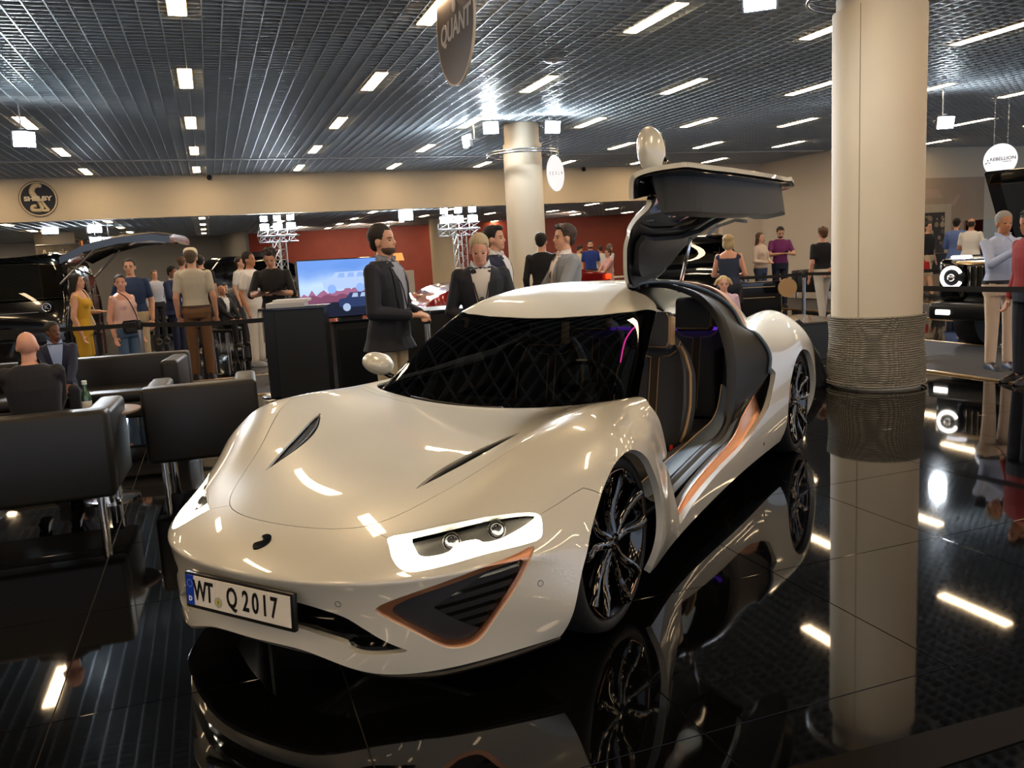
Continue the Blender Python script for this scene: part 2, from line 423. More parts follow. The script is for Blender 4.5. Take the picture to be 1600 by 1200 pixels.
# ---------------- ceiling: open cell grid under a dark void
ceil = S_(B().box(-14, 34, -12, 25, CEIL+.55, CEIL+.6).build('ceiling', PLEN))
lb = B(); lb.box(-.006, .006, -11.5, 24.85, CEIL, CEIL+.07); L0 = lb.build('ceiling_lamella', GREYC, ceil)
xs = np.arange(-9.4, 30, .2)
for k, x in enumerate(xs):
    o = L0 if k == 0 else L0.copy()
    if k: C.objects.link(o); o.parent = ceil
    o.location = (x, 0, 0)
cr = B()
for y in np.arange(-3.0, 24.85, .14):
    n = len(cr.V); z0, z1 = CEIL+.004, CEIL+.066
    x1 = 28
    V = [(-9.5, y-.0055, z0), (x1, y-.0055, z0), (x1, y+.0055, z0), (-9.5, y+.0055, z0), (-9.5, y-.0055, z1), (x1, y-.0055, z1), (x1, y+.0055, z1), (-9.5, y+.0055, z1)]
    cr.add(V, [(0, 3, 2, 1), (0, 1, 5, 4), (2, 3, 7, 6)])
cr.build('cross_lamellas', GREYC, ceil)['kind'] = 'stuff'
for y in (21.35,):
    tag(B().box(-12, 17.8, y-.05, y+.05, CEIL-.03, CEIL+.02, .004).build('ceiling_rail', mat('rail_white', '#b9bdbf', .5)), 'long pale rail across the ceiling before the cream fascia', 'rail')
# back room ceiling
bc = S_(B().box(-14, 26, 24.9, 44, 3.17, 3.2).build('ceiling_back', PLEN))
lb = B(); lb.box(-.01, .01, 24.95, 43.5, 3.10, 3.16); L1 = lb.build('ceiling_lamella', GREYC, bc)
for k, x in enumerate(np.arange(-11, 24, .26)):
    o = L1 if k == 0 else L1.copy()
    if k: C.objects.link(o); o.parent = bc
    o.location = (x, 0, 0)
cr = B()
for y in np.arange(25, 43, .26): cr.box(-13, 25, y-.006, y+.006, 3.105, 3.155)
cr.build('cross_lamellas', GREYC, bc)['kind'] = 'stuff'
# ---------------- walls
S_(B().box(-14, 16.6, 24.85, 25.1, 3.025, CEIL+.55).build('wall_fascia', CREAM))
S_(B().box(16.6, 18.3, 24.85, 25.1, 0, CEIL+.55).build('wall_back', WHITEW))
S_(B().box(18.1, 18.3, 21.0, 24.85, 0, CEIL+.55).build('wall_corner', WHITEW))
S_(B().box(18.3, 34, 21.0, 21.2, 0, CEIL+.55).build('wall_right', CREAM))
S_(B().box(-14.2, -14, -12, 48, 0, CEIL+.55).build('wall_left', WHITEW))
def slab(name, p, q, z0, z1, m, th=.15):
    p = Vector((p[0], p[1], 0)); q = Vector((q[0], q[1], 0)); d = (q-p).normalized(); n = Vector((-d.y, d.x, 0))*th
    V = [(a.x, a.y, z) for z in (z0, z1) for a in (p, q, q+n, p+n)]
    return S_(mesh_obj(name, V, [(0, 1, 2, 3), (4, 5, 6, 7), (0, 1, 5, 4), (1, 2, 6, 5), (2, 3, 7, 6), (3, 0, 4, 7)], m))
slab('wall_back_red', (1.6, 41.2), (22, 35.7), 0, 3.2, REDW)
slab('wall_back_grey', (-14, 39.0), (1.55, 41.3), 0, 3.2, mat('grey_plaster', '#8e8f92', .8))
slab('wall_partition', (0.6, 41.0), (1.6, 37.2), 0, 3.2, mat('grey_plaster', '#8e8f92', .8), .1)
slab('wall_back_white', (19, 35.0), (26, 30), 0, 3.2, WHITEW)
S_(B().box(16.75, 16.95, 19.8, 24.85, 0, CEIL-.0).build('wall_return', mat('white_return', '#e0dbd4', .7))) if False else None
# ---------------- recessed ceiling lights
LIGHTM = mat('lamp_panel', '#ffffff', .4, emit='#ffdcae', es=26)
def light_proto():
    r = empty('ceiling_light', (0, 0, 0), 0, 'x', 'light')
    b = B(); b.box(-.095, .095, -.62, .62, .0, .09); f = b.build('lamp_frame', mat('lamp_trim', '#c9b79d', .4), r)
    b = B(); b.box(-.082, .082, -.60, .60, -.006, .004); b.build('lamp_tube_panel', LIGHTM, r)
    return r
LP = light_proto(); used = False
LX0, LY0, LSX, LSY = -.032, 23.50, 2.573, 3.634
for j in range(0, 10):
    for i in range(-4, 12):
        x, y = LX0+i*LSX, LY0-j*LSY
        if y < -11 or (x > 17.9 and y > 20.8): continue
        if x > 22 or x < -9: continue
        if abs(x-6.3) < .6 and abs(y-6.8) < .8: continue
        o = LP if not used else copy_tree(LP); used = True
        o.location = (x, y, CEIL-.002); o['label'] = 'warm white strip light set in the cell grid of the main ceiling'; o['group'] = 'strip lights in the main ceiling'
for i in range(-4, 9):
    for j in range(4):
        x, y = -.03+i*2.573+.0, 27.2+j*3.6
        if y > 36.5-(x-1.6)*.0: pass
        o = copy_tree(LP); o.location = (x, y, 3.098); o.scale = (1, .7, 1)
        o['label'] = 'warm strip light set in the low ceiling of the rear room'; o['group'] = 'strip lights in the rear room'
# warm pools of light on the fascia from the front row of strips: they are real lamps
# ---------------- pillars
def pillar(name, x, y, r, z0, z1, label, seam=False):
    t = empty(name, (x, y, 0), 0, label, 'pillar')
    B().lathe([(r, z0), (r, z1)], 48).build('shaft', CREAM, t, smooth=True, sharp=50)
    if z1 < CEIL and z1 > 3.4: B().lathe([(r-.035, z1-.01), (r-.035, CEIL)], 40).build('upper_shaft', CREAM, t, smooth=True, sharp=50)
    if seam:
        a = math.radians(205); B().box(r*math.cos(a)-.004, r*math.cos(a)+.0, r*math.sin(a)-.004, r*math.sin(a)+.001, z0, z1).build('panel_seam', mat('seam_tan', '#8d8068', .7), t)
    return t
P1 = pillar('pillar', 6.36, 6.82, .43, 0, 3.66, 'thick cream round pillar near the camera with rope round its foot', True)
P2 = pillar('pillar', 6.25, 16.45, .39, 0, 3.72, 'cream round pillar behind the group of suited men')
P3 = pillar('pillar', 9.15, 33.6, .56, 0, 3.1, 'cream round pillar far back before the red wall')
P4 = pillar('pillar', -4.9, 33.0, .62, 0, 3.1, 'cream round pillar far back at the left behind the van')
# rope wound round the near pillar
pts = []; turns = 31; n = 30
for k in range(turns*n+1):
    a = 2*PI*k/n; z = .022+.70*k/(turns*n)
    rr = .452+.020*max(0, (z-.30))+.012*math.sin(z*9)
    if k < n*1.6: rr += .02
    pts.append((6.36+rr*math.cos(a), 6.82+rr*math.sin(a), z))
ROPE = mat('jute_rope', '#8b8475', .8, noise=(40, .2))
nt = ROPE.node_tree; tc = nt.nodes.new('ShaderNodeTexCoord'); wv = nt.nodes.new('ShaderNodeTexWave'); wv.inputs['Scale'].default_value = 26; wv.bands_direction = 'DIAGONAL'
bp = nt.nodes.new('ShaderNodeBump'); bp.inputs['Strength'].default_value = .8; bp.inputs['Distance'].default_value = .01
nt.links.new(tc.outputs['Object'], wv.inputs['Vector']); nt.links.new(wv.outputs['Fac'], bp.inputs['Height']); nt.links.new(bp.outputs['Normal'], nt.nodes['Principled BSDF'].inputs['Normal'])
b = B(); b.tube(pts, .0118, 6); tag(b.build('rope', ROPE, None, smooth=True), 'grey jute rope wound many times round the foot of the near pillar', 'rope')
# crumpled black cloth beside the rope
def crumple(name, c, sx, sy, sz, m, seed, n=26):
    rnd = random.Random(seed); b = bmesh.new(); bmesh.ops.create_icosphere(b, subdivisions=4, radius=1)
    from mathutils import noise
    for v in b.verts:
        p = v.co.copy(); k = 1+.28*noise.noise(p*1.7+Vector((seed, 0, 0)))+.13*noise.noise(p*4.5)
        r = 1-abs(noise.noise(Vector((p.x*4, p.y*4, p.z*1.2))))*.35
        z = max(p.z, -.0)
        v.co = Vector((c[0]+p.x*sx*k*r*(1-.35*z), c[1]+p.y*sy*k*r*(1-.35*z), c[2]+max(0, z*sz*k)))
    q = B(); q.bm(b); return q.build(name, m, None, smooth=True)
tag(crumple('black_cloth', (5.78, 7.35, 0.0), .34, .34, .60, mat('black_fabric', '#0d0e12', .85, bump=(60, .4)), 3), 'crumpled black cloth heaped between the car tail and the rope-wrapped pillar', 'cloth')
# ---------------- spotlights
COOL = mat('spot_face', '#ffffff', .3, emit='#dff0ff', es=60)
def spot_light(loc, aim, e, size=70, col=(.86, .93, 1.0), rad=.12, blend=.5, name='spot'):
    l = D.lights.new(name, 'SPOT'); l.energy = e; l.spot_size = math.radians(size); l.spot_blend = blend; l.color = col; l.shadow_soft_size = rad
    o = D.objects.new(name, l); C.objects.link(o); o.location = loc; o.rotation_euler = (Vector(aim)-Vector(loc)).to_track_quat('-Z', 'Y').to_euler(); return o
def flood(loc, aim, label, group=None, e=0, s=1.0, size=80, up=CEIL, spill=0):
    """flood lamp head: finned housing, glowing face, yoke"""
    d = (Vector(aim)-Vector(loc)).normalized(); M = Matrix.Translation(loc) @ d.to_track_quat('Z', 'Y').to_matrix().to_4x4() @ Matrix.Scale(s, 4)
    r = D.objects.new('floodlight', None); C.objects.link(r)
    r.empty_display_size = .1; tag(r, label, 'light', group)
    B().prism([(-.13, -.10), (.13, -.10), (.13, .10), (-.13, .10)], -.07, -.01, M).build('lamp_housing', DARKPL, r)
    b = B(); b.lathe([(.05, -.12), (.12, -.07)], 16, M); b.build('lamp_back', DARKPL, r)
    B().prism([(-.115, -.085), (.115, -.085), (.115, .085), (-.115, .085)], -.012, -.002, M).build('lamp_face', COOL, r)
    b = B(); b.tube([M @ Vector(p) for p in ((-.15, 0, -.04), (-.15, 0, -.16), (.15, 0, -.16), (.15, 0, -.04))], .008, 6); b.build('yoke', STEEL, r)
    q = M @ Vector((0, 0, -.16*1)); b = B(); b.cyl(q, (q.x, q.y, up), .012, n=6); b.build('hanger', STEEL, r)
    if e: spot_light(Vector(loc)+d*.05, aim, e, size)
    if spill:
        l = D.lights.new('spill', 'POINT'); l.energy = spill; l.color = (.86, .94, 1); l.shadow_soft_size = .08; o = D.objects.new('spill', l); C.objects.link(o); o.location = Vector(loc)+d*.14+Vector((0, 0, .05))
    return r
def lamp_ring(x, y, z, r, label):
    t = empty('lamp_ring', (x, y, z), 0, label, 'lamp ring')
    for k, (zz, rr) in enumerate(((0, r), (-.05, r))):
        B().tube([(rr*math.cos(a), rr*math.sin(a), zz) for a in np.linspace(0, 2*PI, 49)[:-1]], .018, 8, closed=True).build('ring_tube', STEEL, t, smooth=True)
    for a in range(6):
        an = a*PI/3+.3; b = B(); b.cyl(((r-.20)*math.cos(an), (r-.20)*math.sin(an), -.02), (r*math.cos(an), r*math.sin(an), -.02), .012, n=6); b.build('ring_bracket', STEEL, t)
    return t
# lamp rings with floodlights
carc = Vector((1.7, 4.4, .7))
lamp_ring(6.25, 16.45, 3.55, .72, 'chrome lamp ring clamped round the middle pillar')
fl_spots = [((at(767, 200, 16.2)), (2.0, 5.0, .6), 'bright cool floodlight on the left front of the middle pillar ring'), ((at(864, 199, 16.0)), (6.0, 4.0, .4), 'bright cool floodlight on the right of the middle pillar ring')]
for l, a, lab in fl_spots: flood(l, a, lab, None, 700, 1.25, 60, spill=45)
flood(at(727, 221, 16.6), (-4, 15.5, 2.6), 'dark floodlight seen edge-on at the left end of the middle pillar ring', None, 0, 1.25)
lamp_ring(6.36, 6.82, 3.86, .66, 'chrome lamp ring round the top of the near pillar')
flood(at(1187, -1, 6.9), (2.2, 3.2, .4), 'bright cool floodlight hanging left of the near pillar top', None, 420, 1.1, 75, spill=40)
flood(at(1478, 192, 15.5), (9, 5, .3), 'bright cool floodlight right of the near pillar under the ceiling', None, 420, 1.2, 70, spill=40)
flood(at(38, 218, 12.0), (0, 6, .6), 'cool floodlight under the ceiling at the left edge', None, 300, 1.2, 70, spill=14)
flood(at(78, 357, 26), (0, 12, .8), 'bright floodlight in the rear room above the printed banner', None, 0, 1.9, up=3.1, spill=60)
flood(at(148, 356, 26), (3, 12, .8), 'bright floodlight in the rear room over the raised tailgate', None, 0, 1.7, up=3.1, spill=60)
flood(at(634, 336, 27), (4, 12, .8), 'bright floodlight on the far pillar before the red wall', None, 0, 1.9, up=3.1, spill=60)
flood(at(700, 342, 25), (4, 12, .8), 'bright floodlight left of the second lighting tower', None, 0, 1.3, up=3.1)
for k, u in enumerate((150, 171)): flood(at(u, 377, 24), (0, 10, .5), 'small floodlight of the pair under the rear ceiling behind the tailgate', 'pair of floodlights behind the tailgate', 0, 1.3, up=3.1)
for u_ in (470, 560, 610, 700, 900):
    p_ = at(u_, 352, 34); spot_light((p_.x, p_.y, 3.05), (p_.x+.5, p_.y+4.5, 1.6), 150, 80, (1, .70, .52), .1, .8, 'wall_washer')
# lighting towers: lattice truss with crossbar
def truss(t, a, b_, w, name='truss_section'):
    a = Vector(a); b_ = Vector(b_); d = (b_-a); L = d.length; d.normalize(); s1 = d.orthogonal().normalized()*w/2; s2 = d.cross(s1.normalized())*w/2; b = B()
    cs = [s1+s2, s1-s2, -s1-s2, -s1+s2]
    for c in cs: b.cyl(a+c, b_+c, w*.07, n=6)
    n = max(2, int(L/(w*1.1)))
    for k in range(n):
        p = a+d*(L*k/n); q = a+d*(L*(k+1)/n)
        for i in range(4):
            b.cyl(p+cs[i], q+cs[(i+1) % 4], w*.045, n=4); b.cyl(p+cs[i], p+cs[(i+1) % 4], w*.045, n=4)
    return b.build(name, mat('aluminium', '#c9cdd0', .3, metal=.9), t)
for u, v0, dd, lab in ((436, 374, 24.0, 'first'), (718, 364, 22.5, 'second')):
    top = at(u, v0, dd); t = empty('lighting_tower', (top.x, top.y, 0), 0, 'aluminium lattice lighting tower with a T bar of lamps, '+('left of the television' if lab == 'first' else 'behind the two nearest men'), 'lighting tower')
    rx = Vector((_r.x, _r.y, 0)).normalized(); h = top.z
    truss(t, (0, 0, 0), (0, 0, h), .26); truss(t, rx*-.56+Vector((0, 0, h+.10)), rx*.56+Vector((0, 0, h+.10)), .24, 'truss_crossbar')
    b = B(); b.cyl((0, 0, 0), (0, 0, .03), .45, n=24); b.build('base_plate', DARKPL, t)
    for k, dx in enumerate((-.38, 0, .38)):
        base = Vector((top.x, top.y, 0))+rx*dx
        for zz, ss, row in ((h+.36, .95, 'lower'), (h+.60, .75, 'upper')):
            p = base+Vector((0, 0, zz)); flood(p, (2+dx*3, 6, 1.0), 'cool lamp, '+('left', 'middle', 'right')[k]+' of the '+row+' row on the '+lab+' lighting tower', 'lamps of the '+lab+' lighting tower', 0, ss*1.1, up=h+.20, spill=8 if row == 'lower' else 0)
# ---------------- hanging round signs
def disc(name, c, nrm, r, th, m, label, cat='sign', par=None):
    nrm = Vector(nrm).normalized(); M = Matrix.Translation(c) @ Matrix(( nrm.cross(Vector((0, 0, 1))).normalized()*-1, Vector((0, 0, 1)), nrm)).transposed().to_4x4()
    b = B(); b.lathe([(0, -th/2), (r, -th/2), (r, th/2), (0, th/2)], 64, M); o = b.build(name, m, par); 
    if par is None: tag(o, label, cat)
    return o, M
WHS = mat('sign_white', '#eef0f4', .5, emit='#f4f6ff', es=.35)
INK = mat('sign_ink', '#1d2330', .5)
# brown sign
def disc_axes(c_uv, w, h, d):
    """round sign hanging vertically: its apparent width gives the turn from the view"""
    return w/h
vd = lambda p: Vector((p.x-0, p.y-0, 0)).normalized()
c = at(711, 33, 8.2); dv = vd(c); ang = math.acos(58/186); side = Vector((-dv.y, dv.x, 0))
nrm = (-dv*math.cos(ang)+(-side)*(-math.sin(ang))).normalized()
nrm = (-dv*math.cos(ang)+side*math.sin(ang)).normalized()
o, Mq = disc('hanging_sign', c, nrm, .585, .02, mat('sign_brown', '#5a4a40', .5, metal=.0), 'brown round hanging sign with white emblem and lettering above the car')
B().lathe([(.585, -.012), (.60, -.012), (.60, .012), (.585, .012), (.585, -.012)], 64, Mq).build('sign_rim', mat('sign_rim_cream', '#c9b59a', .4), o)
text_obj('sign_lettering', 'QUANT', .26, mat('sign_letter_pale', '#d8d2cb', .5), o, Mq @ Matrix.Translation((.0, -.06, .012)), .002, sx=1.05, shear=.25, bold=.006)
for k in range(7): B().box(-.02+.0*k, .10, .40-.045*k, .425-.045*k, .011, .014, 0, Mq).build('emblem_bar', mat('sign_letter_pale', '#d8d2cb', .5), o) if k < 5 else None
b = B(); b.prism([(-.06, .56), (.06, .56), (.11, .46), (.0, .43), (-.10, .47)], .011, .014, Mq); b.build('emblem_head', mat('sign_letter_pale', '#d8d2cb', .5), o)
b = B(); b.lathe([(0, .011), (.06, .011), (.06, .014), (0, .014)], 20, Mq @ Matrix.Translation((.02, .14, 0))); b.build('emblem_tail', mat('sign_letter_pale', '#d8d2cb', .5), o)
def hang(o, c, r, n):
    s = Vector((-n.y, n.x, 0)).normalized()
    for k in (-.4, .4):
        p = Vector(c)+s*r*k+Vector((0, 0, r*.9)); b = B(); b.cyl(p, (p.x, p.y, CEIL), .003, n=5); b.build('sign_wire', STEEL, o)
hang(o, c, .585, nrm)
c = at(868, 271, 15.2); dv = vd(c); ang = math.acos(26/54); side = Vector((-dv.y, dv.x, 0)); n2 = (-dv*math.cos(ang)-side*math.sin(ang)).normalized()
o, Mq = disc('hanging_sign', c, n2, .315, .02, WHS, 'white oval-looking round sign hanging beside the middle pillar')
for k, ch in enumerate('TESLA'): text_obj('sign_lettering', ch, .09, INK, o, Mq @ Matrix.Translation((-.22+.11*k, -.02+.01*k, .011)), .001)
hang(o, c, .315, n2)
c = at(1563, 250, 15.0); dv = vd(c); n3 = (-dv).normalized(); side = Vector((-dv.y, dv.x, 0)); n3 = (-dv*.93+side*.37).normalized()
o, Mq = disc('hanging_sign', c, n3, .285, .02, WHS, 'white round sign with dark lettering hanging over the raised black bonnet')
text_obj('sign_lettering', 'REBELLION', .083, INK, o, Mq @ Matrix.Translation((.045, .02, .011)), .001, sx=1.05, bold=.001)
text_obj('sign_small_lettering', 'TIMEPIECES', .03, INK, o, Mq @ Matrix.Translation((.11, -.035, .011)), .001)
b = B()
for a in (90, 210, 330): b.prism([(-.205+.0*a, -.02)]+[(-.205+.05*math.cos(math.radians(a+q)), -.02+.05*math.sin(math.radians(a+q))) for q in (-14, 14)], .0105, .012, Mq)
b.build('sign_emblem', INK, o)
b = B(); b.tube([Mq @ Vector((-.235+.025*math.cos(q), -.065+.025*math.sin(q), .011)) for q in np.linspace(0, 2*PI, 20)[:-1]], .002, 4, closed=True); b.build('emblem_ring', INK, o)
hang(o, c, .285, n3)
# round wall sign with a coiled snake
cw = at(60, 311, 1); k_ = (24.83)/(cw-M4.translation).y; cw = M4.translation+(cw-M4.translation)*k_
o, Mq = disc('wall_sign', cw, (0, -1, 0), .45, .03, mat('sign_cream_face', '#d8c9a8', .6), 'round dark wall sign with a pale upright snake and lettering on the fascia')
B().lathe([(0, .014), (.40, .014), (.40, .018), (0, .018)], 48, Mq).build('sign_field', mat('sign_navy', '#262a38', .5), o)
B().lathe([(.435, .012), (.45, .012), (.45, .020), (.435, .020), (.435, .012)], 48, Mq).build('sign_border', mat('sign_navy', '#262a38', .5), o)
sn = crom([(.10, .30), (.02, .345), (-.08, .30), (-.13, .18), (-.08, .07), (-.02, .0), (.02, -.10), (.06, -.20), (.04, -.28), (-.06, -.29), (-.16, -.27), (-.15, -.19), (-.06, -.17)], 5)
rr = list(np.interp(np.linspace(0, 1, len(sn)), [0, .1, .3, .5, .7, 1], [.04, .065, .075, .045, .05, .045]))
b = B(); b.tube([Mq @ Vector((p[0], p[1], .016)) for p in sn], [max(.01, x) for x in rr], 8); so = b.build('snake_emblem', mat('sign_cream_face', '#d8c9a8', .6), o, smooth=True)
b = B(); b.tube([Mq @ Vector((p[0], p[1], .016)) for p in crom([(.05, .02), (.10, -.12), (.16, -.22), (.20, -.29), (.08, -.30)], 4)], .035, 8); b.build('snake_tail', mat('sign_cream_face', '#d8c9a8', .6), o, smooth=True)
text_obj('sign_lettering', 'SHELBY', .15, mat('letter_pale', '#efe6cf', .5), o, Mq @ Matrix.Translation((.0, .0, .085)), .004, sx=1.25, bold=.008)
# security camera domes and sensors
for (u, v, lab) in ((327, 278, 'small dark camera dome on the fascia above the first lighting tower'), (911, 265, 'small dark camera on the fascia right of the middle pillar')):
    cw = at(u, v, 1); cw = M4.translation+(cw-M4.translation)*(24.8/(cw-M4.translation).y)
    t = empty('security_camera', cw, 0, lab, 'camera'); b = B(); b.sphere((0, -.06, 0), .07, 14); b.build('camera_dome', DARKPL, t, smooth=True); b = B(); b.box(-.05, .05, -.06, .04, .02, .08, .01); b.build('camera_mount', STEEL, t)
cw = at(869, 166, 11.5)
t = empty('ceiling_sensor', (cw.x, cw.y, CEIL-.03), 0, 'small pale ceiling sensor plate right of the middle pillar lamps', 'sensor'); b = B(); b.lathe([(.0, 0), (.12, 0), (.14, .015), (.14, .03), (0, .03)], 24); b.build('sensor_plate', mat('rail_white', '#b9bdbf', .5), t, smooth=True, sharp=40)
b = B(); b.sphere((0, 0, -.005), .04, 12, (1, 1, .4)); b.build('sensor_lens', WHITEW, t, smooth=True)
# printed mural on the right wall
t = empty('mural', (22.55, 20.97, 0), 0, 'sepia wall mural of an engine seen from above behind the black off-roader', 'mural')
B().box(-1.4, 1.36, 0, .03, .3, 3.17).build('mural_sheet', mat('mural_sepia', '#a8947c', .7, noise=(.7, .15)), t)
rnd = random.Random(5)
B().box(-1.30, -.02, -.012, 0, .75, 2.35, .01).build('mural_body', mat('mural_pale', '#b8ab93', .7, noise=(3, .2)), t)
B().box(-1.15, -.30, -.016, -.010, .8, 2.1, .01).build('mural_bay', mat('mural_dark', '#3a342c', .7, noise=(4, .6)), t)
for k in range(26):
    x, z = -1.1+rnd.random()*.75, .9+rnd.random()*1.1; b = B(); r = .03+rnd.random()*.07
    b.lathe([(0, 0), (r, 0), (r*.8, .006), (r*.35, .008), (0, .004)], 14, TR(x, -.016, z, rx=PI/2)); b.build('mural_part', mat('mural_part%d' % (k % 3), ('#8c7a5e', '#a59676', '#5d5344')[k % 3], .6), t)
B().prism([(-1.4, 2.55), (-.4, 2.55), (-.55, 2.8), (-1.4, 2.85)], 0, .006, TR(0, -.001, 0, rx=PI/2)).build('mural_patch', mat('mural_pink', '#b59c88', .7), t)
B().prism([(-.1, 2.3), (.1, 2.28), (.35, 2.62), (.2, 2.66)], 0, .006, TR(0, -.001, 0, rx=PI/2)).build('mural_patch', mat('mural_pink', '#b59c88', .7), t)
# ================================================================= materials of the car
def glassmat(name, tint, ior=1.45, rough=.0, gloss=1.0):
    if name in _m: return _m[name]
    m = D.materials.new(name); m.use_nodes = True; _m[name] = m; nt = m.node_tree; nt.nodes.clear()
    o = nt.nodes.new('ShaderNodeOutputMaterial'); mx = nt.nodes.new('ShaderNodeMixShader'); f = nt.nodes.new('ShaderNodeFresnel')
    t = nt.nodes.new('ShaderNodeBsdfTransparent'); g = nt.nodes.new('ShaderNodeBsdfGlossy')
    f.inputs['IOR'].default_value = ior; t.inputs['Color'].default_value = tint+(1,); g.inputs['Roughness'].default_value = rough
    g.inputs['Color'].default_value = (gloss, gloss, gloss, 1)
    nt.links.new(f.outputs[0], mx.inputs[0]); nt.links.new(t.outputs[0], mx.inputs[1]); nt.links.new(g.outputs[0], mx.inputs[2]); nt.links.new(mx.outputs[0], o.inputs[0])
    return m
PAINT = mat('pearl_paint', '#cbcac0', .34, metal=.0, coat=1, spec=.5)
_nt = PAINT.node_tree; _b = _nt.nodes['Principled BSDF']; _b.inputs['Coat IOR'].default_value = 1.6; _b.inputs['Metallic'].default_value = .12
COPPER = mat('copper', '#d09a7c', .3, metal=1)
MCOPPER = mat('matte_copper', '#a8836f', .42, metal=.7)
GBLACK = mat('gloss_black', '#050506', .08, coat=1)
MBLACK = mat('matte_black', '#101113', .55)
LINER = mat('dark_liner', '#17181a', .7)
RUBBER = mat('rubber', '#18191b', .6, bump=(60, .15))
CHROME = mat('chrome', '#d8d8da', .08, metal=1)
TRIMG = mat('grey_trim', '#2a2d2f', .55, bump=(400, .1))
SILL = mat('sill_leather', '#59646f', .5, bump=(300, .08))
LEATHER = mat('charcoal_leather', '#4a4b4d', .55, bump=(250, .12))
TAN = mat('tan_piping', '#a98a62', .5)
TINT = glassmat('tinted_glass', (.24, .25, .25), 1.36)
CLEARG = glassmat('clear_glass', (.92, .94, .94), 1.3)
LED = mat('led_light', '#ffffff', .3, emit='#fff3dc', es=9)
CAR = empty('sports_car', (.732, 3.619, 0), .6948-PI/2, 'pearl white sports car with one gullwing door raised, on the glossy black floor', 'car')
S0 = body_surface(4); K0 = canopy_surface(4)
e1 = np.array([.707, .707, 0]); eup = np.array([-.4, .4, .82]); ez = np.array([0, 0, 1.])
def pm(S, poly, a, b, sym=True, n=6, closed=True):
    """mask: signed distance to the outline given in 3-D, seen along the directions a, b"""
    P = S[0].copy()
    if sym: P[:, 0] = np.abs(P[:, 0])
    q = np.array(smoothpoly([(np.dot(p[:3], a), np.dot(p[:3], b))+((1,) if len(p) > 3 else ()) for p in poly], n))
    return sdpoly(P@a, P@b, q)
def p2(S, X, Y, poly, n=6):
    return sdpoly(X, Y, smoothpoly(poly, n))
ex = np.array([1., 0, 0]); ey = np.array([0, 1., 0])
HOOD = [(0, -.752), (.13, -.746), (.25, -.725), (.35, -.682), (.43, -.60), (.51, -.455), (.60, -.27), (.69, -.10), (.755, .03), (.81, .20), (.828, .33), (.82, .44), (.795, .53), (.765, .64, 1), (.62, .60), (.45, .60), (.2, .60), (0, .60)]
HOODP = HOOD+[(-x[0], x[1])+tuple(x[2:]) for x in HOOD[-2:0:-1]]
HL = [(.489,-.723,.553),(.466,-.697,.569),(.525,-.652,.579),(.631,-.566,.595),(.734,-.473,.607),(.836,-.376,.606),(.879,-.346,.592),(.897,-.362,.558),(.904,-.389,.525),(.871,-.447,.516),(.787,-.568,.511),(.703,-.68,.499),(.625,-.758,.491),(.582,-.777,.498),(.534,-.763,.523)]
HLI = [(.533,-.640,.60),(.585,-.698,.539),(.624,-.697,.524),(.68,-.644,.529),(.693,-.602,.549),(.74,-.552,.553),(.764,-.541,.541),(.811,-.476,.546),(.872,-.358,.592),(.838,-.350,.64),(.734,-.445,.645),(.632,-.54,.63)]
TRI = [(.507,-.839,.358),(.527,-.832,.386),(.629,-.771,.425),(.774,-.633,.470),(.852,-.506,.492),(.890,-.425,.505),(.896,-.449,.474),(.871,-.497,.393),(.821,-.563,.293),(.776,-.604,.22),(.744,-.639,.196),(.706,-.681,.197),(.676,-.714,.214),(.615,-.771,.274),(.547,-.816,.326)]
TRII = [(.554,-.814,.356),(.571,-.806,.379),(.644,-.757,.41),(.771,-.631,.446),(.857,-.517,.466),(.88,-.477,.472),(.876,-.486,.437),(.847,-.533,.368),(.803,-.585,.287),(.762,-.623,.228),(.741,-.645,.215),(.715,-.674,.216),(.693,-.699,.226),(.634,-.758,.283),(.575,-.8,.331)]
GR = [(0,.40,1),(.22,.375),(.33,.355),(.40,.335),(.46,.298),(.53,.25),(.597,.210,1),(.52,.205),(.45,.207),(.405,.222),(.385,.243),(.30,.258),(.20,.272),(0,.280,1)]
GRP = GR+[(-x[0], x[1])+tuple(x[2:]) for x in GR[-2:0:-1]]
ARCH = [(-.365,-.1),(-.36,.16),(-.345,.27),(-.308,.367),(-.260,.448),(-.211,.530),(-.143,.622),(-.064,.690),(.016,.733),(.095,.742),(.18,.718),(.26,.665),(.318,.60),(.362,.543),(.394,.478),(.407,.405),(.400,.323),(.388,.255),(.38,.15),(.37,-.1)]
RARCH = [(2.86,-.1),(2.86,.2),(2.862,.28),(2.857,.38),(2.917,.549),(3.039,.687),(3.172,.747),(3.28,.74),(3.39,.70),(3.50,.61),(3.585,.48),(3.61,.36),(3.61,.2),(3.59,-.1)]
OPEN = [(.742,.86,1),(.69,.825),(.676,.803),(.700,.76),(.716,.721),(.735,.657),(.747,.603),(.750,.567,1),(.70,.560),(.585,.578,1),(.62,.562),(.678,.525),(.709,.490),(.733,.416),(.746,.376),(.79,.27),(.831,.20),(.90,.205),(1.022,.228),(1.244,.257),(1.535,.286),(1.857,.303),(2.091,.328),(2.268,.368),(2.402,.402),(2.514,.445),(2.58,.496),(2.627,.552),(2.678,.608),(2.714,.66,1),(2.655,.70,1),(2.671,.757),(2.674,.82),(2.662,.872),(2.637,.921),(2.60,1.0,1),(2.6,1.3,1),(.9,1.3,1),(.80,.9,1)]
DOOR = [(.742, .86, 1), (.69, .825), (.676, .803), (.700, .76), (.718, .721), (.737, .657), (.749, .603), (.752, .58, 1), (.85, .53), (1.1, .475), (1.5, .45), (1.9, .455), (2.3, .50), (2.6, .58), (2.70, .68), (2.70, .753), (2.691, .818), (2.668, .871), (2.637, .921), (2.60, 1.0, 1), (2.6, 1.3, 1), (.9, 1.3, 1), (.80, .9, 1)]
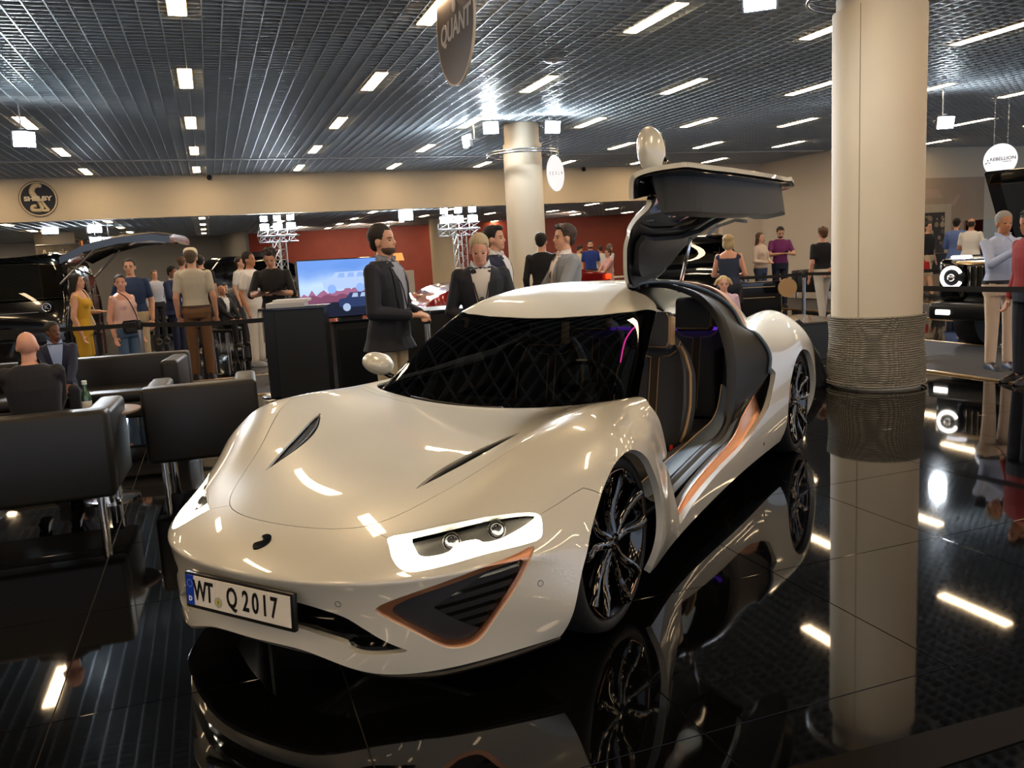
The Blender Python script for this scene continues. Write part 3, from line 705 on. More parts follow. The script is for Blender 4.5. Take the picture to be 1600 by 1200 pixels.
DOORL = [(.742,.86,1),(.69,.825),(.676,.803),(.700,.76),(.716,.721),(.735,.66),(.747,.61),(.752,.59,1),(.85,.545),(1.1,.48),(1.5,.45),(1.9,.455),(2.3,.49),(2.60,.53),(2.76,.58),(2.82,.66),(2.80,.76),(2.74,.85),(2.66,.921),(2.60,1.0,1),(2.6,1.3,1),(.9,1.3,1),(.80,.9,1)]
ROOFCUT = [(.652, 1.475), (.624, 1.533), (.575, 1.58), (.514, 1.631), (.408, 1.699), (.345, 1.794), (.332, 1.888), (.345, 1.997), (.36, 2.2), (.40, 2.35), (.47, 2.45), (.56, 2.55), (.64, 2.62), (.70, 2.65), (.76, 2.66), (.82, 2.66), (1.0, 2.64, 1), (1.1, .6, 1), (.81, .72, 1), (.795, .80), (.783, .851), (.753, .982), (.721, 1.151), (.671, 1.383)]
WSTOP = [(-1, 1.60), (-.70, 1.50), (-.648, 1.470), (-.546, 1.410), (-.37, 1.372), (-.1, 1.352), (.1, 1.352), (.37, 1.372), (.546, 1.410), (.648, 1.470), (.70, 1.50), (1, 1.60)]
G = .0016
def absx(S): return np.abs(S[0][:, 0])
def build_car():
    # ---- lower body
    S = S0; P = S[0]
    S = clip(S, -np.minimum(p2(S, S[0][:, 1], S[0][:, 2], ARCH), absx(S)-.91))
    S = clip(S, -np.minimum(p2(S, S[0][:, 1], S[0][:, 2], RARCH), absx(S)-.91))
    # cabin hole under the canopy
    hole = [(0, .66), (.5, .70), (.72, .74), (.81, .82, 1), (.84, 1.2), (.84, 1.9), (.83, 2.4), (.78, 2.75), (.60, 3.0), (0, 3.1)]
    hole = hole+[(-x[0], x[1])+tuple(x[2:]) for x in hole[-2:0:-1]]
    S = clip(S, np.maximum(-p2(S, S[0][:, 0], S[0][:, 1], hole), .6-S[0][:, 2]))
    deck = S
    # left door opening
    op = lambda S: np.minimum(p2(S, S[0][:, 1], S[0][:, 2], OPEN), S[0][:, 0]-.5)
    S = clip(S, -op(S))
    # right door stays shut: its own panel
    dr = lambda S: np.minimum(p2(S, S[0][:, 1], S[0][:, 2], DOOR), -S[0][:, 0]-.5)
    panel('right_door', clip(S, dr(S)-G), PAINT, CAR)
    S = clip(S, -dr(S)-G)
    # bonnet
    hm = lambda S: np.minimum(p2(S, S[0][:, 0], S[0][:, 1], HOODP), S[0][:, 2]-.5)
    H = clip(S, hm(S)-G); S = clip(S, -hm(S)-G)
    VENT = [(.398, -.455, 1), (.405, -.30), (.438, -.14), (.50, .0), (.60, .135, 1), (.572, .03), (.532, -.09), (.485, -.235), (.437, -.36)]
    vm = lambda S: p2(S, absx(S), S[0][:, 1], VENT)
    bonnet = panel('bonnet', clip(H, -vm(H)), PAINT, CAR)
    V_ = clip(H, vm(H))
    for sg in (1, -1):
        o = panel('bonnet_vent', clip(V_, V_[0][:, 0]*sg), MBLACK, bonnet, rim=0, off=-.02)
        # a raised blade inside each slot
        b = B(); pts = [(.41, -.40), (.43, -.27), (.47, -.12), (.52, 0), (.575, .09)]
        tr = BVHTree.FromPolygons(S0[0].tolist(), S0[2].tolist())
        q = []
        for x, y in pts:
            h = tr.ray_cast(Vector((sg*x, y, 2)), Vector((0, 0, -1)))[0]; q.append((sg*x, y, h.z-.008))
        b.tube(q, [.003, .008, .010, .008, .003], 8); b.build('vent_blade', MBLACK, bonnet, smooth=True)
    # headlights
    hl = lambda S: np.minimum(pm(S, HL, e1, eup), .1-S[0][:, 1])
    front = S
    HLs = clip(S, hl(S)); S = clip(S, -hl(S))
    # side intakes in the nose
    tm = lambda S: np.minimum(pm(S, TRI, e1, ez), .1-S[0][:, 1])
    ti = lambda S: np.minimum(pm(S, TRII, e1, ez), .1-S[0][:, 1])
    T_ = clip(S, tm(S)); S = clip(S, -tm(S))
    gm = lambda S: np.minimum(p2(S, S[0][:, 0], S[0][:, 2], GRP), -S[0][:, 1]-.3)
    Gr = clip(S, gm(S)); S = clip(S, -gm(S))
    # front bumper against wings
    xs = np.array([0, .35, .46, .87, .95, .975, 1.2]); ys = np.array([-.68, -.68, -.70, -.36, -.215, -.177, -.02])
    bm_ = lambda S: np.interp(absx(S), xs, ys)-S[0][:, 1]
    Bu = clip(S, bm_(S)-.001); S = clip(S, -bm_(S)-.001)
    bump = panel('front_bumper', Bu, PAINT, CAR, rim=.03)
    # wings and quarters
    for sg, nm in ((1, 'left'), (-1, 'right')):
        Sd = clip(S, S[0][:, 0]*sg)
        Fw = clip(Sd, 1.6-Sd[0][:, 1]); Rq = clip(Sd, Sd[0][:, 1]-1.6-0)
        if sg == 1:
            # lower strip between wheel arch and sill belongs to the sill panel
            panel('front_wing', Fw, PAINT, CAR, rim=.03); panel('rear_quarter', Rq, PAINT, CAR, rim=.035)
        else:
            panel('front_wing', Fw, PAINT, CAR, rim=.03); panel('rear_quarter', Rq, PAINT, CAR, rim=.035)
    # ---- headlight insides
    hi = lambda S: pm(S, HLI, e1, eup)
    for sg in (1, -1):
        q = clip(HLs, HLs[0][:, 0]*sg)
        base = panel('headlight', clip(q, hi(q)), mat('lamp_housing', '#4a4743', .3, metal=.6), CAR, rim=-.0, off=-.05)
        panel('light_strip', clip(q, -hi(q)), LED, base, rim=.03, off=-.006)
        panel('lens_cover', q, CLEARG, base, rim=0, off=-.001)
        for (x, y, z) in ((.648, -.60, .548), (.757, -.475, .566)):
            d = Vector((.42*sg, -.80, .25)).normalized(); c = Vector((x*sg, y, z)) + Vector((0, .03, -.012))
            Mx = Matrix.Translation(c) @ d.to_track_quat('Z', 'X').to_matrix().to_4x4()
            B().lathe([(.0, -.05), (.030, -.05), (.035, 0), (.034, .014), (.029, .018), (.028, .010), (.0, .010)], 28, Mx).build('projector', mat('projector_body', '#3a3733', .25, metal=.6), base, smooth=True, sharp=40)
            lens = B().lathe([(.028, .010), (.025, .020), (.018, .027), (.009, .031), (0, .032)], 24, Mx).build('projector_lens', mat('lens_glass', '#17171a', .04, coat=1), base, smooth=True)
    # ---- nose intakes
    for sg in (1, -1):
        q = clip(T_, T_[0][:, 0]*sg)
        fr = panel('intake_frame', clip(q, -ti(q)), COPPER, CAR, rim=.03, off=-.010)
        inn = clip(q, ti(q)); 
        panel('intake_back', inn, mat('intake_black', '#0c0c0d', .6), fr, rim=0, off=-.055)
        # flat cover in the inner corner, louvres across the rest
        ax = inn[0][:, 0]*sg; zz = inn[0][:, 2]
        dline = (ax-.655)*.85+(zz-.30)*1.0
        arrow = np.maximum(dline, -1+0*zz)
        lefty = np.minimum((ax-.70)*.75-(.355-zz)*-.9, 9)
        m1 = np.maximum((ax-.665)-(zz-.345)*1.3, 0*zz-9); m2 = (ax-.665)+(zz-.345)*.75
        g_ = np.minimum((ax-.668)+(.352-zz)*-.85, (ax-.668)-(zz-.352)*-.9)
        v = np.minimum(ax-.668-(.352-zz)*.95, 9); v2 = ax-.668-(zz-.352)*1.5
        cov = -np.minimum(v, v2)
        panel('intake_cover', clip(inn, cov), mat('intake_cover_grey', '#26262a', .5, bump=(500, .1)), fr, rim=.01, off=-.022)
        for k in range(6):
            z0 = .232+k*.036
            st = clip(inn, -cov); zz = st[0][:, 2]-(st[0][:, 0]*sg-.75)*.16; st = clip(st, .010-np.abs(zz-z0))
            if len(st[2]): panel('louvre', st, MBLACK, fr, rim=.025, off=-.024)
    # ---- grille
    gr = panel('lower_grille', Gr, mat('grille_black', '#08090a', .5), CAR, rim=0, off=-.09)
    for k in range(4):
        z0 = .225+.042*k; st = clip(Gr, .008-np.abs(Gr[0][:, 2]-z0-.006))
        if k < 2:
            for sg in (1, -1):
                h_ = clip(st, st[0][:, 0]*sg)
                if len(h_[2]): panel('grille_slat', h_, GBLACK, gr, rim=.04, off=-.025)
        elif len(st[2]): panel('grille_slat', st, GBLACK, gr, rim=.04, off=-.025)
    # ---- splitter under the nose
    path = [(0, -.905, .205), (.25, -.89, .197), (.36, -.865, .165), (.48, -.828, .13), (.60, -.765, .120), (.70, -.685, .119), (.84, -.505, .128), (.935, -.345, .138)]
    path = [(-a, b, c) for a, b, c in path[:0:-1]]+path
    pp = crom(path, 5); b = B()
    sec = [(.004, .004), (.010, -.004), (.002, -.016), (-.20, -.020), (-.20, -.006)]
    n = len(sec)
    for i, p in enumerate(pp):
        t = pp[min(i+1, len(pp)-1)]-pp[max(i-1, 0)]; nrm = np.array([t[1], -t[0]]); nrm = nrm/np.linalg.norm(nrm)
        for o, z in sec: b.V.append((p[0]+nrm[0]*o, p[1]+nrm[1]*o, p[2]+z))
    for i in range(len(pp)-1):
        for k in range(n-1): b.F.append((i*n+k, i*n+k+1, (i+1)*n+k+1, (i+1)*n+k)); b.I.append(0)
    b.build('splitter', mat('splitter_black', '#141517', .35), CAR)
    # underside tray
    B().box(-.70, .70, -.42, 3.85, .12, .15, .01).build('floor_pan', MBLACK, CAR)
    b = B()
    for sg in (1, -1):
        for cy in (.0, 3.2):
            b.box(sg*.60-.01, sg*.60+.01, cy-(.34 if cy < 1 else .5), cy+.46, .12, .64 if cy < 1 else .80)
    b.build('wheel_well', mat('well_black', '#0a0a0b', .8), CAR)
    # ---- canopy
    K = K0
    xs2 = [p[0] for p in WSTOP]; ys2 = [p[1] for p in WSTOP]
    top = lambda K: np.interp(K[0][:, 0], xs2, ys2)-K[0][:, 1]
    side = np.array([[.70, .83], [.80, .797], [.851, .783], [.982, .753], [1.151, .721], [1.383, .671], [1.475, .652], [1.6, .62]])
    al = lambda K: np.interp(K[0][:, 1], side[:, 0], side[:, 1])-absx(K)
    ws = clip(K, np.minimum(top(K)-G, al(K)))
    wso = panel('windscreen', ws, TINT, CAR, rim=.006)
    # black printed border of the windscreen, on its inside
    bor = np.minimum(al(ws)-.035, np.minimum(top(ws)-.012, 9))
    panel('screen_border', clip(ws, -np.minimum(al(ws)-.06, top(ws)-.03)), mat('border_black', '#060607', .25), wso, rim=0, off=-.004)
    rc = lambda K: p2(K, K[0][:, 0], K[0][:, 1], ROOFCUT)
    rest = clip(K, -np.minimum(top(K)+G, al(K)))
    rest = clip(rest, -rc(rest))
    rest = clip(rest, rest[0][:, 2]-.80)
    # right side glass and left-over roof; copper quarter behind the door
    rg = lambda K: np.minimum(-K[0][:, 0]-np.interp(K[0][:, 1], [.7, 1.45, 1.8, 2.3, 2.8, 3.2], [.6, .655, .64, .645, .60, .45]), 2.75-K[0][:, 1])
    panel('side_window', clip(rest, rg(rest)-G), TINT, CAR, rim=.005)
    rest = clip(rest, -rg(rest)-G)
    cq = lambda K: np.minimum(K[0][:, 0]*0+.42-.0*K[0][:, 1]-np.abs(np.abs(K[0][:, 0])-.80), np.minimum(2.98+(.55-absx(K))*.9-K[0][:, 1], K[0][:, 1]-2.36))
    panel('copper_quarter', clip(rest, np.minimum(cq(rest)-G, rest[0][:, 0]-.42)), MCOPPER, CAR)
    rest = clip(rest, -np.minimum(cq(rest)+G, rest[0][:, 0]-.42))
    rw = lambda K: np.minimum(.38-.12*(K[0][:, 1]-2.6)-absx(K), K[0][:, 1]-2.62)
    panel('rear_window', clip(rest, rw(rest)-G), TINT, CAR, rim=.005)
    panel('roof', clip(rest, -rw(rest)-G), PAINT, CAR, rim=.02)
    # dark lining inside roof and sides
    lin = clip(K0, -np.minimum(top(K0)+G, al(K0))); lin = clip(lin, -rc(lin)-.02); lin = clip(lin, np.maximum(lin[0][:, 0]+.5, lin[0][:, 1]-2.75)); lin = clip(lin, -rw(lin)); lin = clip(lin, lin[0][:, 2]-.85)
    panel('roof_lining', lin, LINER, CAR, rim=0, off=-.03)
    rs = clip(S0, np.minimum(p2(S0, S0[0][:, 1], S0[0][:, 2], DOOR), -S0[0][:, 0]-.5)); panel('door_trim', rs, LINER, CAR, rim=0, off=-.05)
    # door opening: sill, seals and jamb
    O = [(.983, .845, .198), (.977, 1.022, .228), (.971, 1.247, .255), (.971, 1.534, .286), (.973, 1.855, .305), (.973, 2.091, .330), (.973, 2.275, .367), (.98, 2.402, .402), (.99, 2.514, .445), (.994, 2.58, .496), (.996, 2.627, .552), (.997, 2.678, .608), (.993, 2.714, .66)]
    Bc = [(.93, .82, .165), (.91, 1.03, .215), (.90, 1.244, .262), (.90, 1.589, .305), (.90, 2.021, .352), (.90, 2.208, .432), (.90, 2.33, .475), (.90, 2.45, .51), (.90, 2.55, .535), (.905, 2.64, .56), (.915, 2.70, .585), (.93, 2.74, .61), (.95, 2.77, .645)]
    M1 = [((a[0]+c[0])/2+.0, (a[1]+c[1])/2, (a[2]+c[2])/2-.03-.04*max(0, min(1, (a[1]-1.6)/1.0))) for a, c in zip(O, Bc)]
    def ribbon(name, rows, m, par=CAR, n=4, sub=3):
        R_ = [crom(r, n) for r in rows]
        if sub: 
            cols = [crom([r[i] for r in R_], sub) for i in range(len(R_[0]))]
        else: cols = [[r[i] for r in R_] for i in range(len(R_[0]))]
        k = len(cols[0]); V = [p for c in cols for p in c]; Fc = [(i*k+j, i*k+j+1, (i+1)*k+j+1, (i+1)*k+j) for i in range(len(cols)-1) for j in range(k-1)]
        return mesh_obj(name, V, Fc, m, par, smooth=True)
    ribbon('copper_side_duct', [O[:9], M1[:9], Bc[:9]], COPPER)
    ribbon('duct_inlet', [O[8:], [(p[0]-.05, p[1]-.02, p[2]-.03) for p in M1[8:]], Bc[8:]], MBLACK)
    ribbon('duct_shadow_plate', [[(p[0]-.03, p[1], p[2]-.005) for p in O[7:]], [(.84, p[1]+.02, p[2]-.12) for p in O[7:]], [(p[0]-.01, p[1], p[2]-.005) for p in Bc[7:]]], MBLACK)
    Cg = [(.93, .72, .30), (.90, .82, .26), (.88, 1.03, .245), (.87, 1.26, .275), (.87, 1.6, .318), (.87, 2.003, .345), (.87, 2.213, .415), (.87, 2.348, .478), (.87, 2.45, .53), (.87, 2.55, .565), (.88, 2.66, .60), (.90, 2.72, .64)]
    Bq = [(.93, .75, .20)]+[Bc[i] for i in (0, 1, 2, 3, 4, 5, 6, 7, 8, 9, 10)]
    ribbon('sill_step', [Bq, [((a[0]+c[0])/2, (a[1]+c[1])/2, (a[2]+c[2])/2-.006) for a, c in zip(Bq, Cg)], Cg], mat('sill_dark', '#2c2f34', .4), sub=2)
    C1 = [(.88, .72, .34), (.86, .85, .30), (.845, 1.0, .285), (.84, 1.149, .299), (.84, 1.723, .347), (.84, 2.026, .352), (.84, 2.192, .401), (.84, 2.281, .482), (.84, 2.332, .637), (.83, 2.37, .80), (.79, 2.40, .96), (.715, 2.43, 1.10), (.60, 2.43, 1.20), (.47, 2.36, 1.265), (.38, 2.25, 1.285), (.33, 2.05, 1.29), (.31, 1.88, 1.28)]
    Oq = [(.93, .72, .33), (.895, .84, .29), (.875, 1.0, .27), (.868, 1.149, .283), (.868, 1.723, .333), (.868, 2.05, .345), (.88, 2.30, .45), (.90, 2.50, .53), (.965, 2.66, .66), (.968, 2.672, .79), (.90, 2.645, .915), (.80, 2.67, .965), (.72, 2.665, 1.10), (.585, 2.58, 1.215), (.43, 2.40, 1.285), (.352, 2.15, 1.305), (.335, 1.90, 1.30)]
    ribbon('sill_strip', [Oq[:7], [((a[0]+c[0])/2, (a[1]+c[1])/2, (a[2]+c[2])/2+.002) for a, c in zip(Oq, C1)][:7], C1[:7]], SILL, sub=2)
    ribbon('door_jamb', [Oq[6:], [((a[0]+c[0])/2-.012, (a[1]+c[1])/2, (a[2]+c[2])/2-.006) for a, c in zip(Oq, C1)][6:], C1[6:]], mat('jamb_dark', '#1d1b1a', .5), sub=2)
    b = B(); b.tube(crom([(p[0]+.004, p[1]-.01, p[2]) for p in Oq[8:]], 4), .012, 8); b.build('frame_trim', mat('frame_trim_grey', '#5d6b78', .35), CAR, smooth=True)
    b = B(); b.tube(crom(Bc, 4), .006, 6); b.build('copper_edge', COPPER, CAR, smooth=True)
    C2 = [(p[0]-.045, p[1]-(.0 if p[1] < 2.2 else .06)*(1 if p[2] < 1.2 else .5), p[2]+(.012 if p[2] < .5 else -.02)) for p in C1]
    ribbon('door_seal', [C1, [((a[0]+c[0])/2, (a[1]+c[1])/2-.01, (a[2]+c[2])/2+.014) for a, c in zip(C1, C2)], C2], mat('seal_black', '#0d0e10', .5), sub=3)
    Dn = [(.70, .74, .34), (.70, .85, .32), (.69, 1.0, .31), (.685, 1.15, .315), (.67, 1.70, .335), (.68, 2.02, .37), (.72, 2.18, .42), (.745, 2.25, .50), (.76, 2.29, .64)]
    ribbon('sill_cover', [C2[:9], [((a[0]+c[0])/2, (a[1]+c[1])/2, (a[2]+c[2])/2+.008) for a, c in zip(C2[:9], Dn)], Dn], SILL, sub=3)
    ribbon('sill_inner', [Dn, [(p[0]-.015, p[1], .18) for p in Dn]], LINER, sub=0)
    b = B(); b.tube(crom(Dn, 4), .004, 6); b.build('sill_piping', TAN, CAR, smooth=True)
    return top, al, rc, ws
def build_interior():
    b = B(); b.box(-.80, .70, .55, 3.1, .15, .19); b.box(-.84, -.80, .7, 2.9, .19, .80); b.box(-.80, .70, 3.0, 3.05, .19, .88); b.build('cabin_floor', mat('cabin_carpet', '#0d0d0f', .9), CAR)
    b = B(); b.box(-.80, .72, .62, .78, .20, .70, .03); b.box(-.74, .74, .78, 1.02, .52, .76, .07); b.build('dashboard', mat('dash_black', '#1b1b1c', .6), CAR, smooth=True, sharp=40)
    b = B(); b.box(-.13, .13, .8, 2.9, .19, .46, .05); b.box(-.10, .10, 1.5, 1.9, .44, .56, .04); b.build('centre_console', mat('console', '#121214', .4), CAR, smooth=True, sharp=40)
    # steering wheel
    Mx = TR(.40, 1.12, .80, rx=math.radians(-62))
    b = B(); b.tube([Mx @ Vector((.18*math.cos(a), .17*math.sin(a), 0)) for a in np.linspace(0, 2*PI, 33)[:-1]], .016, 8, closed=True)
    b.box(-.17, .17, -.025, .025, -.02, .0, .006, Mx); b.cyl(Mx @ Vector((0, 0, -.16)), Mx @ Vector((0, 0, 0)), .035, .05)
    b.build('steering_wheel', mat('wheel_dark', '#26262a', .4), CAR, smooth=True, sharp=40)
    def seat(x, y, zb, fr):
        """bucket seat: cushion, backrest with raised sides, headrest, tan piping"""
        def shell(w0, w1, h0, h1, dep, n=9, bol=.05):
            V = []; 
            return V
        Ma = TR(x, y, zb)
        tilt = math.radians(-14)
        Mb = Ma @ Matrix.Translation((0, .40, .22)) @ Matrix.Rotation(tilt, 4, 'X')
        # local for back: x across, y depth (+ rear), z up
        def prof(z):   # half width of the backrest at height z (0..0.68)
            return float(np.interp(z, [0, .10, .25, .45, .58, .66, .70], [.20, .235, .255, .245, .20, .14, .10]))
        V = []; N_ = 15; R_ = 13
        for j in range(R_):
            z = .70*j/(R_-1); wd = prof(z)
            for i in range(N_):
                u = -1+2*i/(N_-1); a = abs(u)
                d = -.055*max(0, (a-.55)/.45)**1.3*math.sin(min(1, z/.15)*PI/2) if a > .55 else 0
                if a > .93: d += .05
                V.append((u*wd, d-.02*math.sin(PI*z/.7), z))
        nf = len(V)
        V += [(v[0]*.97, .10, v[2]) for v in V[:nf]]
        Fc = []
        for j in range(R_-1):
            for i in range(N_-1):
                a = j*N_+i; Fc.append((a, a+1, a+N_+1, a+N_)); Fc.append((nf+a, nf+a+N_, nf+a+N_+1, nf+a+1))
        for j in range(R_-1):
            a = j*N_; Fc.append((a, a+N_, nf+a+N_, nf+a)); a = j*N_+N_-1; Fc.append((a, nf+a, nf+a+N_, a+N_))
        for i in range(N_-1):
            a = i; Fc.append((a, nf+a, nf+a+1, a+1)); a = (R_-1)*N_+i; Fc.append((a, a+1, nf+a+1, nf+a))
        V = [Mb @ Vector(v) for v in V]
        st = mesh_obj('seat', V, Fc, LEATHER, CAR, smooth=True, sharp=50)
        # headrest
        b = B(); b.box(-.135, .135, -.05, .055, .60, .84, .035, Mb @ Matrix.Rotation(math.radians(8), 4, 'X')); b.build('headrest', LEATHER, st, smooth=True, sharp=60)
        Mh = Mb @ Matrix.Rotation(math.radians(8), 4, 'X')
        b = B()
        ring = [(-.115, .62), (.115, .62), (.13, .65), (.13, .80), (.11, .83)]
        b.tube([Mh @ Vector((px_, -.052, pz)) for px_, pz in ring], .006, 6)
        # broad tan side band of headrest
        b.box(.118, .139, -.040, .045, .63, .81, .006, Mh)
        # edge piping of the backrest, both sides, and the centre strip
        for sg in (1, -1):
            b.tube([Mb @ Vector((sg*(prof(z)+.004), -.045, z)) for z in np.linspace(.02, .62, 12)], .011 if sg == 1 else .007, 6)
            b.tube([Mb @ Vector((sg*.028, -.022, z)) for z in np.linspace(.05, .555, 6)], .004, 6)
            b.tube([Mb @ Vector((sg*xx, -.03, zz)) for xx, zz in ((.028, .555), (.10, .565), (.15, .60), (.165, .66))], .004, 6)
        b.build('seat_piping', TAN, st, smooth=True)
        b = B(); b.box(-.026, .026, -.020, -.008, .03, .555, .004, Mb); b.build('centre_strip', mat('brown_strip', '#4a3d30', .55), st)
        # cushion
        b = B(); b.box(-.25, .25, -.10, .44, .05, .20, .05, Ma); b.box(-.27, -.20, -.08, .42, .10, .25, .03, Ma); b.box(.20, .27, -.08, .42, .10, .25, .03, Ma)
        b.build('seat_cushion', LEATHER, st, smooth=True, sharp=60)
        b = B(); b.tube([Ma @ Vector(p) for p in ((.275, -.06, .20), (.28, .10, .245), (.275, .30, .25), (.26, .42, .23))], .014, 6); b.build('cushion_piping', TAN, st, smooth=True)
        return st
    seat(.365, 1.66, .06, 1); seat(.40, 2.40, .10, 0)
    seat(-.40, 1.70, .06, 1); seat(-.385, 2.40, .10, 0)
    b = B(); b.box(.545, .565, 1.87, 1.92, .25, .32, .008); o = b.build('seatbelt_buckle', mat('buckle_red', '#c8281e', .4), CAR)
    b = B(); b.box(.535, .56, 1.865, 1.925, .21, .325, .01); b.build('buckle_body', mat('buckle_dark', '#1a1a1a', .5), o)
    b = B(); b.tube(crom([(.45, 1.42, .895), (.45, 1.49, 1.0), (.45, 1.585, 1.052), (.45, 1.65, 1.07)], 6), .004, 6); b.build('ambient_light', mat('pink_led', '#ff4fc0', .4, emit='#ff3cae', es=1.6), CAR, smooth=True)
    b = B(); b.box(-.45, .55, 2.90, 2.96, .92, .94); b.build('rear_ambient_light', mat('violet_led', '#5a2a9c', .4, emit='#5b2bb0', es=.6), CAR)
def build_wheel(x, y, R=.372):
    sg = 1 if x > 0 else -1
    # local axis: +X outwards
    def W(p): return (x+sg*p[0], y+p[1], .367+p[2])
    def lathe(prof, n=64):
        V = []; Fc = []
        for r, a in prof:
            for k in range(n): V.append(W((a, r*math.cos(2*PI*k/n), r*math.sin(2*PI*k/n))))
        for i in range(len(prof)-1):
            for k in range(n): Fc.append((i*n+k, i*n+(k+1) % n, (i+1)*n+(k+1) % n, (i+1)*n+k))
        b = B(); b.add(V, Fc); return b
    rim = lathe([(.300, 0), (.304, -.004), (.300, -.015), (.288, -.022), (.276, -.05), (.268, -.12), (.268, -.23), (.30, -.25)]).build('wheel', mat('rim_black', '#0b0b0d', .12, coat=1, metal=.3), CAR, smooth=True, sharp=50)
    tyre = lathe([(.301, -.006), (.312, .002), (.333, .002), (.350, -.010), (.357, -.032), (.364, -.07), (.366, -.22), (.36, -.245), (.335, -.265), (.29, -.25)]).build('tyre', RUBBER, rim, smooth=True)
    lathe([(.02, -.09), (.20, -.09), (.20, -.105), (.02, -.105)], 48).build('brake_disc', mat('disc_steel', '#6a6c70', .3, metal=1), rim)
    b = lathe([(0, .0), (.022, .002), (.030, -.004), (.034, -.02), (.05, -.03), (.06, -.07), (.06, -.10)], 32); b.build('hub', mat('hub_gloss', '#1c1a1a', .1, coat=1, metal=.6), rim, smooth=True, sharp=40)
    cop = mat('spoke_edge', '#9c7a6c', .25, metal=1)
    for k in range(5):
        th = 2*PI*k/5+.25
        def pol(r, a, o): return Vector(W((o, r*math.cos(th+a), r*math.sin(th+a))))
        bs = B(); be = B()
        arms = []
        for s2 in (1, -1):
            path = [(.035, s2*.35, -.022), (.075, s2*.26, -.028), (.12, s2*.22, -.030), (.17, s2*.24, -.026), (.215, s2*.265, -.016), (.262, s2*.255, -.008), (.290, s2*.225, -.006)]
            c = crom([np.array((pol(*p))) for p in path], 4); rr = list(np.interp(np.linspace(0, 1, len(c)), [0, .3, .7, 1], [.022, .021, .024, .028]))
            bs.tube(c, rr, 8)
            # web of the spoke reaching back to the barrel
            n = len(c); V = []
            for p in c:
                V.append(Vector(p)); V.append(Vector(p)+Vector((-sg*.05, 0, 0)))
            bs.add(V, [(2*i, 2*i+1, 2*i+3, 2*i+2) for i in range(n-1)])
            arms.append([np.array(pol(p[0], p[1]+s2*.055*(.12/max(p[0], .05)), p[2]+.012)) for p in path[2:]])
        loop = arms[0]+arms[1][::-1]
        be.tube(crom(arms[0]+[np.array(pol(.293, .12, .004)), np.array(pol(.293, -.12, .004))]+arms[1][::-1], 4), .0045, 6)
        sp = bs.build('spoke', mat('spoke_black', '#060607', .08, coat=1, metal=0), rim, smooth=True, sharp=50)
        be.build('spoke_edge', cop, rim, smooth=True)
    bb = B()
    for k in range(5):
        a = 2*PI*k/5+.9; c = (-.018, .047*math.cos(a), .047*math.sin(a)); bb.cyl(W((-.04, c[1], c[2])), W(c), .008, n=10)
    bb.build('wheel_bolts', CHROME, rim)
    return rim
def build_mirror(par, f, sg=-1):
    """teardrop mirror housing on a stalk; f maps car coordinates"""
    b = bmesh.new(); bmesh.ops.create_uvsphere(b, u_segments=24, v_segments=16, radius=1)
    for v in b.verts:
        p = v.co; k = 1-.25*max(0, -p.y)
        x, y, z = p.x*.115*k, p.y*.075, p.z*.072*k
        if p.y > .55: y = .55*.075
        x += .02*p.z
        v.co = Vector(f((1.055*sg+x*sg if sg > 0 else -(1.055+x), 1.13+y, .90+z)))
    m1 = B(); m1.bm(b); o = m1.build('door_mirror', PAINT, par, smooth=True, sharp=60)
    q = B(); q.tube([f((sg*.90, 1.16, .80)), f((sg*.97, 1.15, .82)), f((sg*1.02, 1.14, .85))], [.022, .018, .02], 8); q.build('mirror_stalk', GBLACK, par, smooth=True)
    q = B(); bb = bmesh.new(); bmesh.ops.create_uvsphere(bb, u_segments=20, v_segments=12, radius=1)
    for v in bb.verts: v.co = Vector(f((sg*(1.06+v.co.x*.098), 1.165+v.co.y*.035, .90+v.co.z*.064)))
    q.bm(bb); q.build('mirror_bezel', GBLACK, par, smooth=True)
    r_ = B(); pts = [(1.055+.10*math.cos(a)*.9, 1.13+.043, .90+.062*math.sin(a)*.9) for a in np.linspace(0, 2*PI, 24, endpoint=False)]
    V = [f((sg*p[0], p[1], p[2])) for p in pts]; r_.add(V, [tuple(range(24))]); r_.build('mirror_glass', mat('mirror_glass', '#8a9098', .05, metal=1), par)
    return o
